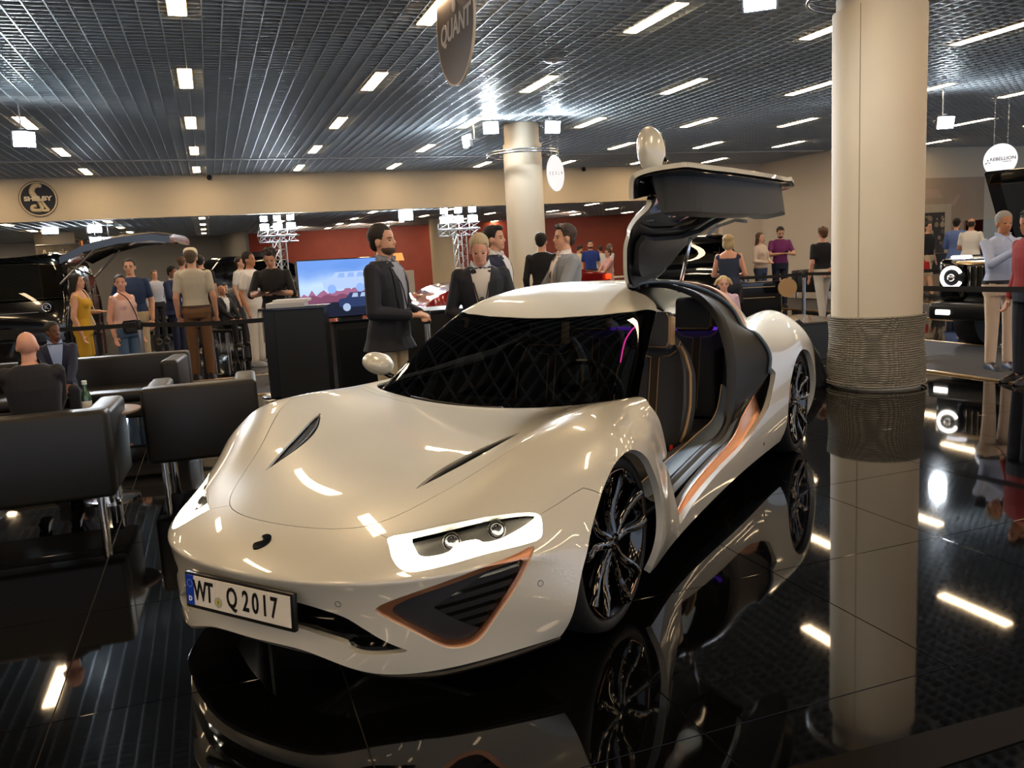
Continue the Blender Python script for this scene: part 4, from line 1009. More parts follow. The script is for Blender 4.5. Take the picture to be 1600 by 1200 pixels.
def build_door():
    ht, hz = .35, 1.30; ph = math.radians(88); ca, sa = math.cos(ph), math.sin(ph)
    def f(p): return (ht+(p[0]-ht)*ca-(p[2]-hz)*sa, p[1], hz+(p[0]-ht)*sa+(p[2]-hz)*ca)
    def rot(S):
        P, N, T = S; P2 = P.copy(); N2 = N.copy()
        P2[:, 0] = ht+(P[:, 0]-ht)*ca-(P[:, 2]-hz)*sa; P2[:, 2] = hz+(P[:, 0]-ht)*sa+(P[:, 2]-hz)*ca
        N2[:, 0] = N[:, 0]*ca-N[:, 2]*sa; N2[:, 2] = N[:, 0]*sa+N[:, 2]*ca
        return [P2, N2, T]
    dS = clip(S0, np.minimum(p2(S0, S0[0][:, 1], S0[0][:, 2], DOORL), S0[0][:, 0]-.6))
    # canopy share of the door, above the belt
    rc = lambda K: p2(K, K[0][:, 0], K[0][:, 1], ROOFCUT)
    dK = clip(K0, rc(K0)-.003); dK = clip(dK, dK[0][:, 2]-np.interp(dK[0][:, 1], [.7, 1.3, 2.4, 2.7], [.79, .80, .86, .93]))
    # the door keeps its own flatter flank where the quarter panel flares
    dS[0][:, 0] -= np.clip(dS[0][:, 1]-2.4, 0, 1)*.20*np.clip((dS[0][:, 0]-.85)*8, 0, 1)
    dS = clip(dS, dS[0][:, 0]-np.interp(dS[0][:, 1], [.7, .85, 1.3, 2.3, 2.7], [.80, .82, .845, .85, .80]))
    dKw = lambda K: np.minimum(K[0][:, 0]-np.interp(K[0][:, 1], [.7, .85, 1.15, 1.4, 1.8, 2.3, 2.6], [.82, .80, .74, .69, .66, .665, .72]), 2.55-K[0][:, 1])
    # outer skin
    sk = panel('left_door', rot(dS), PAINT, CAR, rim=.022)
    panel('door_roof', rot(clip(dK, -dKw(dK))), PAINT, sk, rim=.022)
    panel('door_window', rot(clip(dK, dKw(dK))), TINT, sk, rim=.012)
    # rim seal and inner frame
    allK = dK
    ins = lambda S, d, poly=DOORL: p2(S, S[0][:, 1], S[0][:, 2], poly)-d
    innS = clip(dS, np.minimum(ins(dS, .02), dS[0][:, 0]-.6))
    panel('door_inner_panel', rot(innS), mat('door_gloss', '#0e1012', .18, coat=.6), sk, rim=-.02, off=-.03)
    innK = clip(dK, rc(dK)-.022)
    panel('door_frame_black', rot(clip(innK, -dKw(innK)+.03)), MBLACK, sk, rim=-.022, off=-.03)
    # padded roof lining of the door
    pad = clip(dK, rc(dK)-.075); pad = clip(pad, 1.30-pad[0][:, 2]*0-pad[0][:, 2]+.1)
    padr = clip(pad, np.minimum(-dKw(pad)+.01, pad[0][:, 1]-1.45))
    panel('door_headlining', rot(padr), TRIMG, sk, rim=-.03, off=-.075)
    # door card: thick moulded pad below the window
    card = clip(dS, np.minimum(p2(dS, dS[0][:, 1], dS[0][:, 2], [(.84, .80), (.82, .74), (.86, .66), (1.0, .59), (1.4, .54), (1.9, .54), (2.4, .58), (2.72, .64), (2.76, .74), (2.6, .86), (2.3, .92), (1.2, .88)]), dS[0][:, 0]-.80))
    panel('door_card', rot(card), TRIMG, sk, rim=-.16, off=-.19)
    # pull recess and handle in the card
    b = B(); b.box(.745, .765, 1.25, 1.55, .60, .66, .008); me = b
    me.V = [f(v) for v in me.V]; me.build('door_pull', mat('pull_dark', '#1a1c1f', .5), sk)
    build_mirror(sk, f, 1)
    # hinges
    for y in (1.98, 2.12, 2.26):
        b = B(); pts = [(.30, y, 1.285), (.325, y, 1.32), (.35, y, 1.35), (.36, y, 1.39)]
        b.tube(crom(pts, 4), .016, 8); b.box(.27, .35, y-.022, y+.022, 1.27, 1.30, .006); b.box(.33, .385, y-.02, y+.02, 1.37, 1.42, .006)
        b.build('door_hinge', MBLACK, sk, smooth=True, sharp=50)
    b = B(); b.tube([(.42, 2.50, 1.22), f((.62, 2.35, 1.10))], .012, 10); b.build('gas_strut', CHROME, sk, smooth=True)
def build_details():
    # number plate
    sl = .062; Mp = Matrix.Translation((0, -.985, .372)) @ Matrix.Rotation(PI/2-sl, 4, 'X')   # local x across (left of car), y up, z out of the plate
    Mp = Mp @ Matrix.Rotation(0, 4, 'Z')
    b = B(); b.box(-.275, .275, -.068, .068, -.02, .002, .006, Mp); fr = b.build('number_plate', mat('plate_frame', '#0b0b0c', .35), CAR, smooth=True, sharp=40)
    b = B(); b.box(-.262, .262, -.052, .058, .001, .005, .001, Mp); b.build('plate_face', mat('plate_white', '#e4e0d6', .35, coat=.3), fr)
    b = B(); b.box(-.2625, -.222, -.0525, .0585, .001, .0062, .001, Mp); b.build('plate_band', mat('plate_blue', '#1440b4', .35), fr)
    yel = mat('star_gold', '#8fa0c8', .4)
    b = B()
    for k in range(12):
        a = 2*PI*k/12; cx, cy = -.242+.0135*math.cos(a), .028+.0135*math.sin(a)
        star = [(cx+r*math.cos(PI/2+j*PI/5), cy+r*math.sin(PI/2+j*PI/5)) for j in range(10) for r in ((.0028,) if j % 2 == 0 else (.0012,))]
        b.prism(star, .006, .0068, Mp)
    b.build('star_ring', yel, fr)
    wht = mat('letter_white', '#f0f0f0', .4); blk = mat('letter_black', '#101010', .4)
    text_obj('plate_letter', 'D', .024, wht, fr, Mp @ Matrix.Translation((-.242, -.030, .006)), bold=.0012)
    def glyphs(chars, x0, step, h=.075):
        for c, x in chars: text_obj('plate_letter', c, h*1.38, blk, fr, Mp @ Matrix.Translation((x, .003, .005)), extr=.0015, sx=.66, bold=.0022)
    glyphs([('W', -.189), ('T', -.139), ('Q', -.022), ('2', .048), ('0', .096), ('1', .142), ('7', .186)], 0, 0)
    b = B(); b.cyl(Mp @ Vector((-.093, -.022, .004)), Mp @ Vector((-.093, -.022, .0062)), .0195, n=28); b.build('plate_seal', mat('seal_grey', '#a9ada6', .5), fr)
    b = B(); b.cyl(Mp @ Vector((-.093, -.022, .006)), Mp @ Vector((-.093, -.022, .0066)), .0125, n=24); b.build('seal_centre', mat('seal_yellow', '#c3bd62', .5), fr)
    text_obj('seal_letter', 'E', .017, blk, fr, Mp @ Matrix.Translation((-.093, -.022, .0066)), extr=.0003)
    # emblem: small chrome curved horse-head like badge
    tr = BVHTree.FromPolygons(S0[0].tolist(), S0[2].tolist())
    def onb(x, y): h = tr.ray_cast(Vector((x, y, 2)), Vector((0, 0, -1))); return h[0], h[1]
    badge = [(-.030, -.020), (-.022, -.012), (-.004, -.004), (-.010, .012), (-.024, .020), (-.010, .032), (.012, .030), (.026, .018), (.030, 0), (.022, -.020), (.004, -.036), (-.012, -.040), (-.024, -.034)]
    cy = -.842; b = B(); V = []
    sp = smoothpoly(badge, 4)
    for dz in (.0, .007):
        for x, y in sp:
            p, nrm = onb(x, cy+y*.9); V.append(p+Vector((0, 0, 1))*dz)
    n = len(sp); c, _n = onb(.008, cy); V.append(c+Vector((0, 0, .010)))
    Fc = [(i, (i+1) % n, n+(i+1) % n, n+i) for i in range(n)]+[(n+i, n+(i+1) % n, 2*n) for i in range(n)]
    b.add(V, Fc); b.build('bonnet_badge', mat('badge_dark', '#20222a', .2, metal=.8), CAR, smooth=True, sharp=50)
    # parking sensors
    for (x, y, z, n_) in ((.384, -.888, .386, 0), (.917, -.434, .374, 0), (-.384, -.888, .386, 0)):
        h = tr.find_nearest(Vector((x, y, z))); p, nn = h[0], h[1]
        a = nn.orthogonal().normalized(); c2 = nn.cross(a); b = B()
        b.tube([p+nn*.0005+(a*math.cos(t)+c2*math.sin(t))*.0105 for t in np.linspace(0, 2*PI, 24, endpoint=False)], .0011, 5, closed=True); b.build('parking_sensor', mat('sensor_line', '#3b3a38', .5), CAR)
    # wipers
    trk = BVHTree.FromPolygons(K0[0].tolist(), K0[2].tolist())
    def onk(x, y, o=.012): h = trk.ray_cast(Vector((x, y, 2.5)), Vector((0, 0, -1))); return h[0]+Vector((0, 0, o))
    pts = [onk(x, y) for x, y in ((.12, .672), (.0, .672), (-.15, .683), (-.32, .70), (-.5, .73))]
    b = B(); b.tube(pts, [.014, .011, .009, .007, .005], 6); w_ = b.build('wiper', mat('wiper_black', '#0f1011', .4), CAR, smooth=True)
    # small lettering on the rear of the sill
    h = tr.find_nearest(Vector((.97, 2.58, .22))); p, nn = h[0], h[1]
    for i in range(12):
        if i in (5,): continue
        q = tr.find_nearest(Vector((1.02, 2.42+i*.034, .233+i*.002)))[0]
        b = B(); b.box(q.x, q.x+.002, q.y, q.y+.024, q.z-.009, q.z+.011); b.build('sill_lettering', mat('dark_lettering', '#3c3c3c', .5), CAR) if i == 0 else None
build_car(); build_interior(); build_door()
for x, y in ((.990, .062), (-.990, .062), (1.03, 3.235), (-1.03, 3.235)): build_wheel(x, y)
build_mirror(CAR, lambda p: p, -1)
build_details()
# ================================================================= furniture
BLEA = mat('black_sofa_leather', '#141312', .42, bump=(120, .12), noise=(3, .2))
def cushion(b, x0, x1, y0, y1, z0, z1, r=.045, M=None): b.box(x0, x1, y0, y1, z0, z1, r, M); return b
def armchair(x, y, rz, label, w=.86, group=None, name='armchair', d=.80):
    """club chair; local +y is the way it faces; parts: shell back, arms, seat, legs"""
    t = empty(name, (x, y, 0), rz, label, 'sofa' if w > 1.2 else 'armchair', group)
    h = w/2
    cushion(B(), -h, h, -d/2, -d/2+.17, .20, .74, .03).build('backrest', BLEA, t, smooth=True, sharp=50)
    for s in (-1, 1):
        cushion(B(), s*h-.16 if s > 0 else -h, h if s > 0 else -h+.16, -d/2+.16, d/2, .20, .66+.06, .035).build('armrest', BLEA, t, smooth=True, sharp=50)
    cushion(B(), -h+.16, h-.16, -d/2+.16, d/2-.01, .20, .36, .02).build('seat_base', BLEA, t, smooth=True, sharp=50)
    n = 2 if w > 1.2 else 1
    for k in range(n):
        a = -h+.165+(w-.33)*k/n; cushion(B(), a, a+(w-.33)/n-.005, -d/2+.17, d/2+.01, .36, .46, .035).build('seat_cushion', BLEA, t, smooth=True, sharp=50)
    for sx in (-1, 1):
        for sy in (-1, 1):
            b = B(); b.cyl((sx*(h-.10), sy*(d/2-.09), 0), (sx*(h-.10), sy*(d/2-.09), .20), .026, n=16); b.build('leg', CHROME, t, smooth=True, sharp=40)
    return t
# the three seats by the car
RT = Vector((_r.x, _r.y, 0)).normalized(); FW = Vector((_f.x, _f.y, 0)).normalized(); YW = math.atan2(-FW.x, FW.y)
def fl2(u, v, d, dr=0, df=0):
    p = at(u, v, d); return p.x+RT.x*dr+FW.x*df, p.y+RT.y*dr+FW.y*df
x_, y_ = fl2(164, 640, 4.85, -.73, .38); armchair(x_, y_, YW+math.radians(17), 'black leather armchair at the left edge, its broad back to the camera', 1.12)
x_, y_ = fl2(392, 585, 6.0, -.46, .28); armchair(x_, y_, YW+math.radians(17), 'black leather armchair with chrome legs seen from behind, left of the reading stand', .78)
x_, y_ = fl2(288, 560, 8.2, -.98, -.15); armchair(x_, y_, YW+PI+math.radians(12), 'long black leather sofa facing the camera behind the two armchairs', 1.96, name='sofa')
p = at(160, 654, 5.75); t = empty('side_table', (p.x, p.y, 0), 0, 'small round pale-topped table between the black armchairs', 'table')
b = B(); b.lathe([(0, .60), (.24, .60), (.25, .61), (.25, .62), (0, .622)], 40); b.build('tabletop', mat('table_pale', '#a08f80', .3, coat=.5), t, smooth=True, sharp=40)
b = B(); b.cyl((0, 0, .02), (0, 0, .60), .025, n=16); b.build('pedestal', CHROME, t, smooth=True, sharp=40)
b = B(); b.lathe([(0, 0), (.18, 0), (.18, .012), (.03, .025), (0, .025)], 32); b.build('foot', CHROME, t, smooth=True, sharp=40)
p = at(137, 640, 5.62); t = empty('water_bottle', (p.x, p.y, .622), 0, 'small green glass water bottle with a pale cap on the round table', 'bottle')
b = B(); b.lathe([(0, 0), (.03, 0), (.032, .01), (.032, .12), (.014, .17), (.013, .20), (0, .20)], 20); b.build('bottle_glass', mat('green_glass', '#1f4a30', .08, coat=1), t, smooth=True, sharp=60)
b = B(); b.lathe([(0, .20), (.016, .20), (.016, .225), (0, .225)], 14); b.build('bottle_cap', mat('cap_pale', '#c9d2c8', .4), t)
b = B(); b.lathe([(.0325, .04), (.0325, .09)], 20); b.build('bottle_label', mat('label_white', '#dcdcd4', .6), t)
# reading stand with books
def box_yaw(u0, v0, d0): return at(u0, v0, d0)
sp = ground(468, 627); sx_, sy_ = sp.x, sp.y
t = empty('reading_stand', (.90, 9.65, 0), math.radians(-14), 'tall black reading stand with a slim top, left of the television', 'stand')
B().box(-.24, .30, -.22, .22, 0, 1.06, .004).build('stand_body', BLACKP, t)
B().box(-.40, .33, -.25, .25, 1.06, 1.085, .004).build('stand_top', mat('stand_top_black', '#121213', .15, coat=.6), t)
B().box(-.36, -.24, -.20, .20, .10, 1.06, .003).build('side_shelf_panel', DARKPL, t)
for k in range(2):
    z = 1.086+k*.0
bk = empty('book_stack', (.84, 9.55, 1.085), math.radians(-14), 'two thick white-covered books lying on the reading stand', 'books')
o = B().box(-.27, .14, -.16, .14, 0, .055, .004).build('book', mat('book_white', '#d9d9dc', .5), bk)
o = B().box(-.20, .18, -.14, .15, .056, .085, .004).build('book', mat('book_white', '#d9d9dc', .5), bk)
b = B(); b.box(-.265, .135, -.1615, -.159, .006, .049); b.build('book_pages', mat('page_grey', '#b9bbc2', .7), bk)
tag(B().box(-.14, .12, -.10, .10, 0, .006, .001).build('leaflet', mat('paper_bright', '#e4ecf8', .4), None, loc=(1.10, 9.50, 1.087), rz=math.radians(-20)), 'white leaflet at the right end of the reading stand', 'paper')
# television with console
tvp = at(545, 449, 9.9); tvr = math.radians(8)
t = empty('television', (tvp.x, tvp.y, 0), tvr-0*PI, 'large flat television showing a car in a mountain landscape', 'television')
W_, H_ = 1.18, .66; zc = tvp.z+.0
Mt = TR(0, 0, zc)
B().box(-W_/2-.015, W_/2+.015, -.02, .03, zc-H_/2-.015, zc+H_/2+.012, .004).build('tv_frame', GBLACK, t)
def skyscreen():
    m = D.materials.new('screen_sky'); m.use_nodes = True; nt = m.node_tree; b = nt.nodes['Principled BSDF']
    tc = nt.nodes.new('ShaderNodeTexCoord'); sp_ = nt.nodes.new('ShaderNodeSeparateXYZ'); cr_ = nt.nodes.new('ShaderNodeValToRGB'); n = nt.nodes.new('ShaderNodeTexNoise'); n.inputs['Scale'].default_value = 3
    mr = nt.nodes.new('ShaderNodeMapRange'); mr.inputs[1].default_value = zc-H_/2; mr.inputs[2].default_value = zc+H_/2
    nt.links.new(tc.outputs['Object'], sp_.inputs[0]); nt.links.new(sp_.outputs['Z'], mr.inputs[0]); nt.links.new(tc.outputs['Object'], n.inputs['Vector'])
    ad = nt.nodes.new('ShaderNodeMath'); ad.operation = 'MULTIPLY_ADD'; ad.inputs[1].default_value = .25; nt.links.new(n.outputs['Fac'], ad.inputs[0]); nt.links.new(mr.outputs[0], ad.inputs[2])
    e = cr_.color_ramp.elements; e[0].position = .12; e[0].color = srgb('#1c2136'); e[1].position = 1.1 if False else 1.0; e[1].color = srgb('#5c86cc')
    for p, c in ((.22, '#3a3f66'), (.30, '#8a5a6a'), (.42, '#9fb6da'), (.70, '#a9c2e4'), (.90, '#6f93cf')): q = e.new(p); q.color = srgb(c)
    nt.links.new(ad.outputs[0], cr_.inputs[0]); b.inputs['Base Color'].default_value = (0, 0, 0, 1); b.inputs['Roughness'].default_value = .1
    nt.links.new(cr_.outputs[0], b.inputs['Emission Color']); b.inputs['Emission Strength'].default_value = .9
    return m
B().box(-W_/2, W_/2, -.0225, -.02, zc-H_/2, zc+H_/2).build('tv_picture', skyscreen(), t)
def emi(n, c, s=.9): return mat(n, '#000000', .3, emit=c, es=s)
Mpic = TR(0, -.0235, zc, rx=PI/2)
rnd = random.Random(9); xs_ = np.linspace(-W_/2, W_/2, 26); hs = [(-.10+.09*abs(math.sin(k*1.7))*rnd.random()+.02+.05*math.exp(-((x-.0)/.25)**2)) for k, x in enumerate(xs_)]
B().prism([(xs_[0], -.17)]+list(zip(xs_, hs))+[(xs_[-1], -.17)], 0, .0004, Mpic).build('picture_mountains', emi('pic_mountain', '#8e5a78'), t)
B().prism([(xs_[0], -.17)]+[(x, -.10+.035*abs(math.sin(k*2.3+1))) for k, x in enumerate(xs_)]+[(xs_[-1], -.17)], .0005, .0008, Mpic).build('picture_hills', emi('pic_hill', '#6f3f58'), t)
B().prism([(-W_/2, -H_/2), (W_/2, -H_/2), (W_/2, -.16), (-W_/2, -.16)], .0009, .0011, Mpic).build('picture_ground', emi('pic_ground', '#1a2136', .6), t)
def picar(ox, oy, s, col, glass, nm, z):
    out = [(-.30, -.06), (-.31, .02), (-.29, .05), (-.20, .06), (-.14, .13), (.22, .135), (.28, .06), (.29, -.05), (.22, -.07), (-.25, -.07)]
    B().prism([(ox+x*s, oy+y*s) for x, y in out], z, z+.0003, Mpic).build(nm, col, t)
    for a, b_ in ((-.13, -.03), (-.01, .09), (.11, .20)):
        B().prism([(ox+(a+.01)*s, oy+.065*s), (ox+b_*s, oy+.065*s), (ox+b_*s, oy+.12*s), (ox+(a+.035)*s, oy+.12*s)], z+.0004, z+.0006, Mpic).build('picture_window', glass, t)
    for a in (-.20, .16): B().lathe([(0, 0), (.055*s, 0), (.055*s, .0004), (0, .0004)], 20, Mpic @ Matrix.Translation((ox+a*s, oy-.07*s, z+.0006))).build('picture_wheel', glass, t)
picar(.12, -.17, .85, emi('pic_car', '#26355c', .8), emi('pic_glass', '#a9bcdc', .7), 'picture_car', .0013)
picar(-.02, .06, .95, emi('pic_ghost', '#9db3dc', .9), emi('pic_ghost_glass', '#7e9dd4', .9), 'picture_cloud_car', .0002)
B().box(-.14, .14, .0, .10, zc-H_/2-.06, zc-H_/2, .004).build('tv_foot', DARKPL, t)
t = empty('console', (tvp.x+.56, tvp.y+.18, 0), tvr, 'long black console under the television', 'console')
B().box(-.85, .95, -.28, .28, 0, zc-H_/2-.065, .006).build('console_body', BLACKP, t)
B().box(-.88, .98, -.31, .30, zc-H_/2-.065, zc-H_/2-.045, .004).build('console_top', GBLACK, t)
for k in range(3): B().box(-.80+.6*k, -.22+.6*k, -.285, -.279, .08, zc-H_/2-.14, .003).build('console_door', DARKPL, t)
tag(B().box(-.10, .10, -.07, .07, 0, .004).build('paper_sheet', mat('paper', '#cfd3da', .5), None, loc=(tvp.x+.28, tvp.y-.10, zc-H_/2-.045), rz=.3), 'small white paper on the console under the television', 'paper')
# counter behind the two nearest men
cp = at(690, 482, 8.6)
t = empty('counter', (cp.x, cp.y, 0), math.radians(2), 'black reception counter behind the two nearest men', 'counter')
B().box(-.55, 1.7, -.25, .35, 0, cp.z-.02, .008).build('counter_body', BLACKP, t)
B().box(-.58, 1.73, -.28, .38, cp.z-.02, cp.z+.005, .005).build('counter_top', DARKPL, t)
# ---------------- barrier posts and belts
def post(x, y, label, h=.98):
    t = empty('barrier_post', (x, y, 0), 0, label, 'barrier post')
    b = B(); b.lathe([(0, 0), (.17, 0), (.175, .012), (.15, .03), (.03, .045), (0, .045)], 32); b.build('post_base', STEEL, t, smooth=True, sharp=40)
    b = B(); b.cyl((0, 0, .04), (0, 0, h-.12), .031, n=20); b.build('post_tube', STEEL, t, smooth=True, sharp=40)
    b = B(); b.lathe([(.036, h-.12), (.038, h-.10), (.038, h-.01), (.032, h), (0, h)], 20); b.build('belt_cassette', DARKPL, t, smooth=True, sharp=40)
    return (x, y, h)
def belt(p, q, label, sag=.02):
    n = 14; V = []; Fc = []
    for k in range(n+1):
        f = k/n; x, y = p[0]+(q[0]-p[0])*f, p[1]+(q[1]-p[1])*f; z = p[2]-.06-sag*4*f*(1-f)
        V += [(x, y, z-.027), (x, y, z+.027), (x+.003, y+.003, z+.027), (x+.003, y+.003, z-.027)]
    for k in range(n):
        a = 4*k
        for i in range(4): Fc.append((a+i, a+(i+1) % 4, a+4+(i+1) % 4, a+4+i))
    o = mesh_obj('barrier_belt', V, Fc, mat('black_belt', '#15161a', .7)); tag(o, label, 'belt'); return o
pa = at(219, 519, 10.3); pA = post(pa.x, pa.y, 'steel barrier post behind the long sofa at the left')
pb = at(421, 500, 9.9); pB = post(pb.x, pb.y, 'steel barrier post just left of the reading stand')
pz = at(-60, 540, 10.8); pZ = (pz.x, pz.y, .98)
belt(pZ, pA, 'black barrier belt running left from the post behind the sofa'); belt(pA, pB, 'black barrier belt between the post behind the sofa and the reading stand')
pc = ground(1256, 512); pC = post(pc.x, pc.y, 'steel barrier post between the car tail and the rope-wrapped pillar')
pd = at(1130, 452, 14.5); pD = (pd.x, pd.y, .98); pE = (pc.x+2.3, pc.y-2.6, .98)
belt(pD, pC, 'black barrier belt running left from the post by the car tail'); belt(pC, pE, 'black barrier belt running right from the post by the car tail behind the pillar')
pf = at(1400, 459, 9.0); pg = at(1680, 468, 7.4); belt((pf.x, pf.y, 1.0), (pg.x, pg.y, 1.0), 'black barrier belt in front of the black off-roader', 0)
pp_ = at(666, 485, 7.6); post(pp_.x, pp_.y, 'steel barrier post in front of the counter behind the nearest man', pp_.z)
pm_ = ground(1588, 628); t = post(7.35, 6.05, 'steel barrier post at the right edge beside the older man', 1.0) if False else None
# low plinth by the car tail
t = empty('display_plinth', (7.2, 9.15, 0), math.radians(-8), 'low dark grey display plinth behind the car tail', 'plinth')
B().box(-.85, .42, -.55, .55, 0, .46, .006).build('plinth_body', mat('plinth_grey', '#2e3438', .35), t); B().box(-.87, .44, -.57, .57, .46, .48, .003).build('plinth_top', mat('plinth_top', '#4a4642', .25, coat=.5), t)
# sofa near the white back wall
q = ground(1255, 470); armchair(14.6, 17.4, math.radians(200), 'black leather sofa by the white wall behind the man in the purple polo', 1.7, name='sofa', d=.85)
# glossy black display panel with round wooden end
q = at(1183, 459, 14.6)
t = empty('display_counter', (q.x, q.y, 0), math.radians(-20), 'long glossy black display counter with a round wooden end before the white wall', 'counter')
B().box(-.75, .36, -.2, .2, 0, .82, .01).build('counter_body', GBLACK, t)
b = B(); b.lathe([(0, 0), (.16, 0), (.16, .05), (0, .05)], 32, TR(.46, -.18, .70, rx=PI/2)); b.build('wooden_disc', mat('pale_wood', '#b99a72', .4), t)
for zz in (.74, .56): B().box(-.3, .25, -.205, -.2, zz-.01, zz, 0).build('counter_trim', GOLD, t)
# printed banner in the rear room
q = at(92, 389, 24.5)
t = empty('banner', (q.x, q.y, 0), math.radians(-20), 'printed banner with pale lettering in the rear room above the van roof', 'banner')
B().box(-.62, .62, -.02, .02, .3, q.z+.10).build('banner_sheet', mat('banner_print', '#6a6256', .6, noise=(5, .5)), t)
B().box(-.66, .66, -.04, .04, q.z+.10, q.z+.15, .01).build('banner_rail', STEEL, t); B().box(.64, .70, -.05, .05, 0, q.z+.2).build('banner_post', mat('banner_orange', '#b4733a', .5), t)
text_obj('banner_lettering', 'Azaris', .32, mat('letter_pale', '#efe6cf', .5), t, TR(-.12, -.025, q.z-.12, rx=PI/2), .002)
# wall frames and lamp against the red wall
for (u0, v0, u1, v1, lab) in ((525, 404, 556, 411, 'long slim dark frame on the red wall above the television'), (397, 394, 432, 420, 'dark picture on the red wall behind the boy')):
    a = at(u0, v0, 36); c_ = at(u1, v1, 36); t = empty('wall_picture', ((a.x+c_.x)/2, (a.y+c_.y)/2, 0), math.atan2(-5.5, 20.4), lab, 'picture')
    w2 = (c_-a).length/2*.95; B().box(-w2, w2, 0, .05, c_.z, a.z, .01).build('picture_frame', DARKPL, t); B().box(-w2+.04, w2-.04, -.01, .0, c_.z+.04, a.z-.04).build('picture_face', mat('picture_grey', '#3c3e46', .3), t)
q = at(622, 405, 30); t = empty('table_lamp', (q.x, q.y, 0), 0, 'small glowing table lamp on a white cabinet before the red wall', 'lamp')
B().box(-.5, .5, -.2, .2, 0, q.z-.42, .01).build('cabinet', WHITEW, t); b = B(); b.lathe([(.02, q.z-.42), (.12, q.z-.36), (.05, q.z-.2), (.02, q.z-.05)], 16); b.build('lamp_base', mat('lamp_base_glass', '#b8a48a', .1), t, smooth=True)
b = B(); b.lathe([(.22, q.z-.05), (.16, q.z+.22)], 20); b.build('lamp_shade', mat('shade_warm', '#8a6a3c', .6, emit='#ffb060', es=.6), t)
# ================================================================= other vehicles (built as box-like cages, glass cut out of the same skin)
def vehicle(name, x, y, rz, label, L, W, H, prof, paint, lamps=None, belt_z=.62, wheels=True, glass=TINT, roofbar=False, rear=None):
    """prof = [(s, z hood/roof centre, half width factor)] front to rear; local +y rearwards"""
    root = empty(name, (x, y, 0), rz, label, 'car')
    V = []; idx = {}; Fc = []
    def vid(p):
        k = tuple(round(c, 4) for c in p)
        if k not in idx: idx[k] = len(V); V.append(p)
        return idx[k]
    h = W/2; bz = belt_z*H
    rowsT = []; rowsS = []
    for s, z, k in prof:
        up = max(0, (z-bz)/(H-bz))
        g = .74 if up > .35 else .86
        zb = min(bz, z-.03); zs = zb+(z-zb)*.82
        rowsT.append([(0, s, z), (h*.45*k, s, z-.01), (h*g*k, s, zs), (h*.93*k, s, zb)])
        rowsS.append([(h*.985*k, s, zb*.72+.05), (h*k, s, zb*.45+.06), (h*.95*k, s, .22)])
    s0 = prof[0][0]-.10; s1 = prof[-1][0]+.08
    for sd in (1, -1):
        f = lambda p: (p[0]*sd, p[1], p[2])
        T = [[vid(f(p)) for p in r] for r in rowsT]; Sd = [[T[i][-1]]+[vid(f(p)) for p in rowsS[i]] for i in range(len(prof))]
        c0 = len(Fc)
        def grid(G, fl=False):
            for a, b_ in zip(G, G[1:]):
                for k in range(len(a)-1): Fc.append((a[k], a[k+1], b_[k+1], b_[k]) if not fl else (a[k+1], a[k], b_[k], b_[k+1]))
        grid(T); grid(Sd)
        for i, ss, fl in ((0, s0, True), (-1, s1, False)):
            rows = [T[i]]
            for m in range(3):
                zc_ = rowsS[i][m][2]; rows.append([vid(f((x_*h*prof[i][2], ss+(.02 if ss < 0 else -.02)*x_, zc_))) for x_ in (0, .45, .80)]+[Sd[i][m+1]])
            grid(rows, fl)
        if sd == -1:
            for i in range(c0, len(Fc)): Fc[i] = Fc[i][::-1]
    co, q = cc_limit(fit_cage(V, Fc, 4), Fc, 3); S = surf(co, q)
    wy = (prof[0][0]+.80, prof[-1][0]-.85)
    R = .36 if H < 1.7 else .40
    for w_ in wy:
        Y, Z, X = S[0][:, 1], S[0][:, 2], np.abs(S[0][:, 0]); S = clip(S, -np.minimum(R+.05-np.hypot(Y-w_, Z-R), X-h*.7))
    ng = S[1]; Y, Z = S[0][:, 1], S[0][:, 2]
    cab = [(s, z) for s, z, k in prof if z > bz+.18]; c0_, c1_ = cab[0][0], cab[-1][0]
    zt = np.interp(Y, [p[0] for p in prof], [p[1] for p in prof])
    side = np.minimum(np.minimum(Z-bz-.03, zt*.0+.965*0+(zt-.10)-Z), np.minimum(np.abs(S[0][:, 0])-h*.62, np.minimum(Y-c0_+.25, c1_+.2-Y)))
    pil = .5
    fr = np.minimum(np.minimum(Z-bz-.06, H-.10-Z), np.minimum(h*.66-np.abs(S[0][:, 0]), np.maximum(c0_+.12-Y, Y-c1_-.02)))
    g = np.maximum(side, fr)
    body = panel('bodywork', clip(S, -g-.004), paint, root, rim=.01)
    gl = clip(S, g-.004)
    if len(gl[2]): panel('side_glass', gl, glass, root, rim=0, off=-.006)
    for sx in (-1, 1):
        for w_ in wy:
            b = B(); Mx = TR(sx*(h-.02), w_, R, ry=PI/2*sx); b.lathe([(R*.70, -.20), (R*.96, -.20), (R, -.16), (R, -.04), (R*.95, 0), (R*.70, -.01)], 32, Mx); wh = b.build('wheel', RUBBER, root, smooth=True, sharp=50)
            b = B(); b.lathe([(0, -.02), (.05, -.02), (.06, -.05), (R*.6, -.08), (R*.70, -.015), (R*.72, -.01)], 32, Mx); b.build('rim', mat('rim_grey', '#55585c', .2, metal=1), wh, smooth=True)
    if lamps:
        for sx in (-1, 1):
            b = B(); lz = lamps[0]; pts_ = [np.array((sx*h*a, prof[0][0]-.02+.30*max(0, a-.45), lz+dz)) for a, dz in ((.48, -.02), (.60, -.02), (.72, .0), (.82, .03))]
            b.tube([Vector(p) for p in crom(pts_, 4)], .03, 8); b.build('headlight', mat('headlight_on', '#ffffff', .2, emit='#fff6e8', es=7), root, smooth=True)
    return root, S
BLKP = mat('black_car_paint', '#040405', .12, coat=1)
REDP = mat('red_car_paint', '#7a0c10', .2, coat=1, metal=.2)
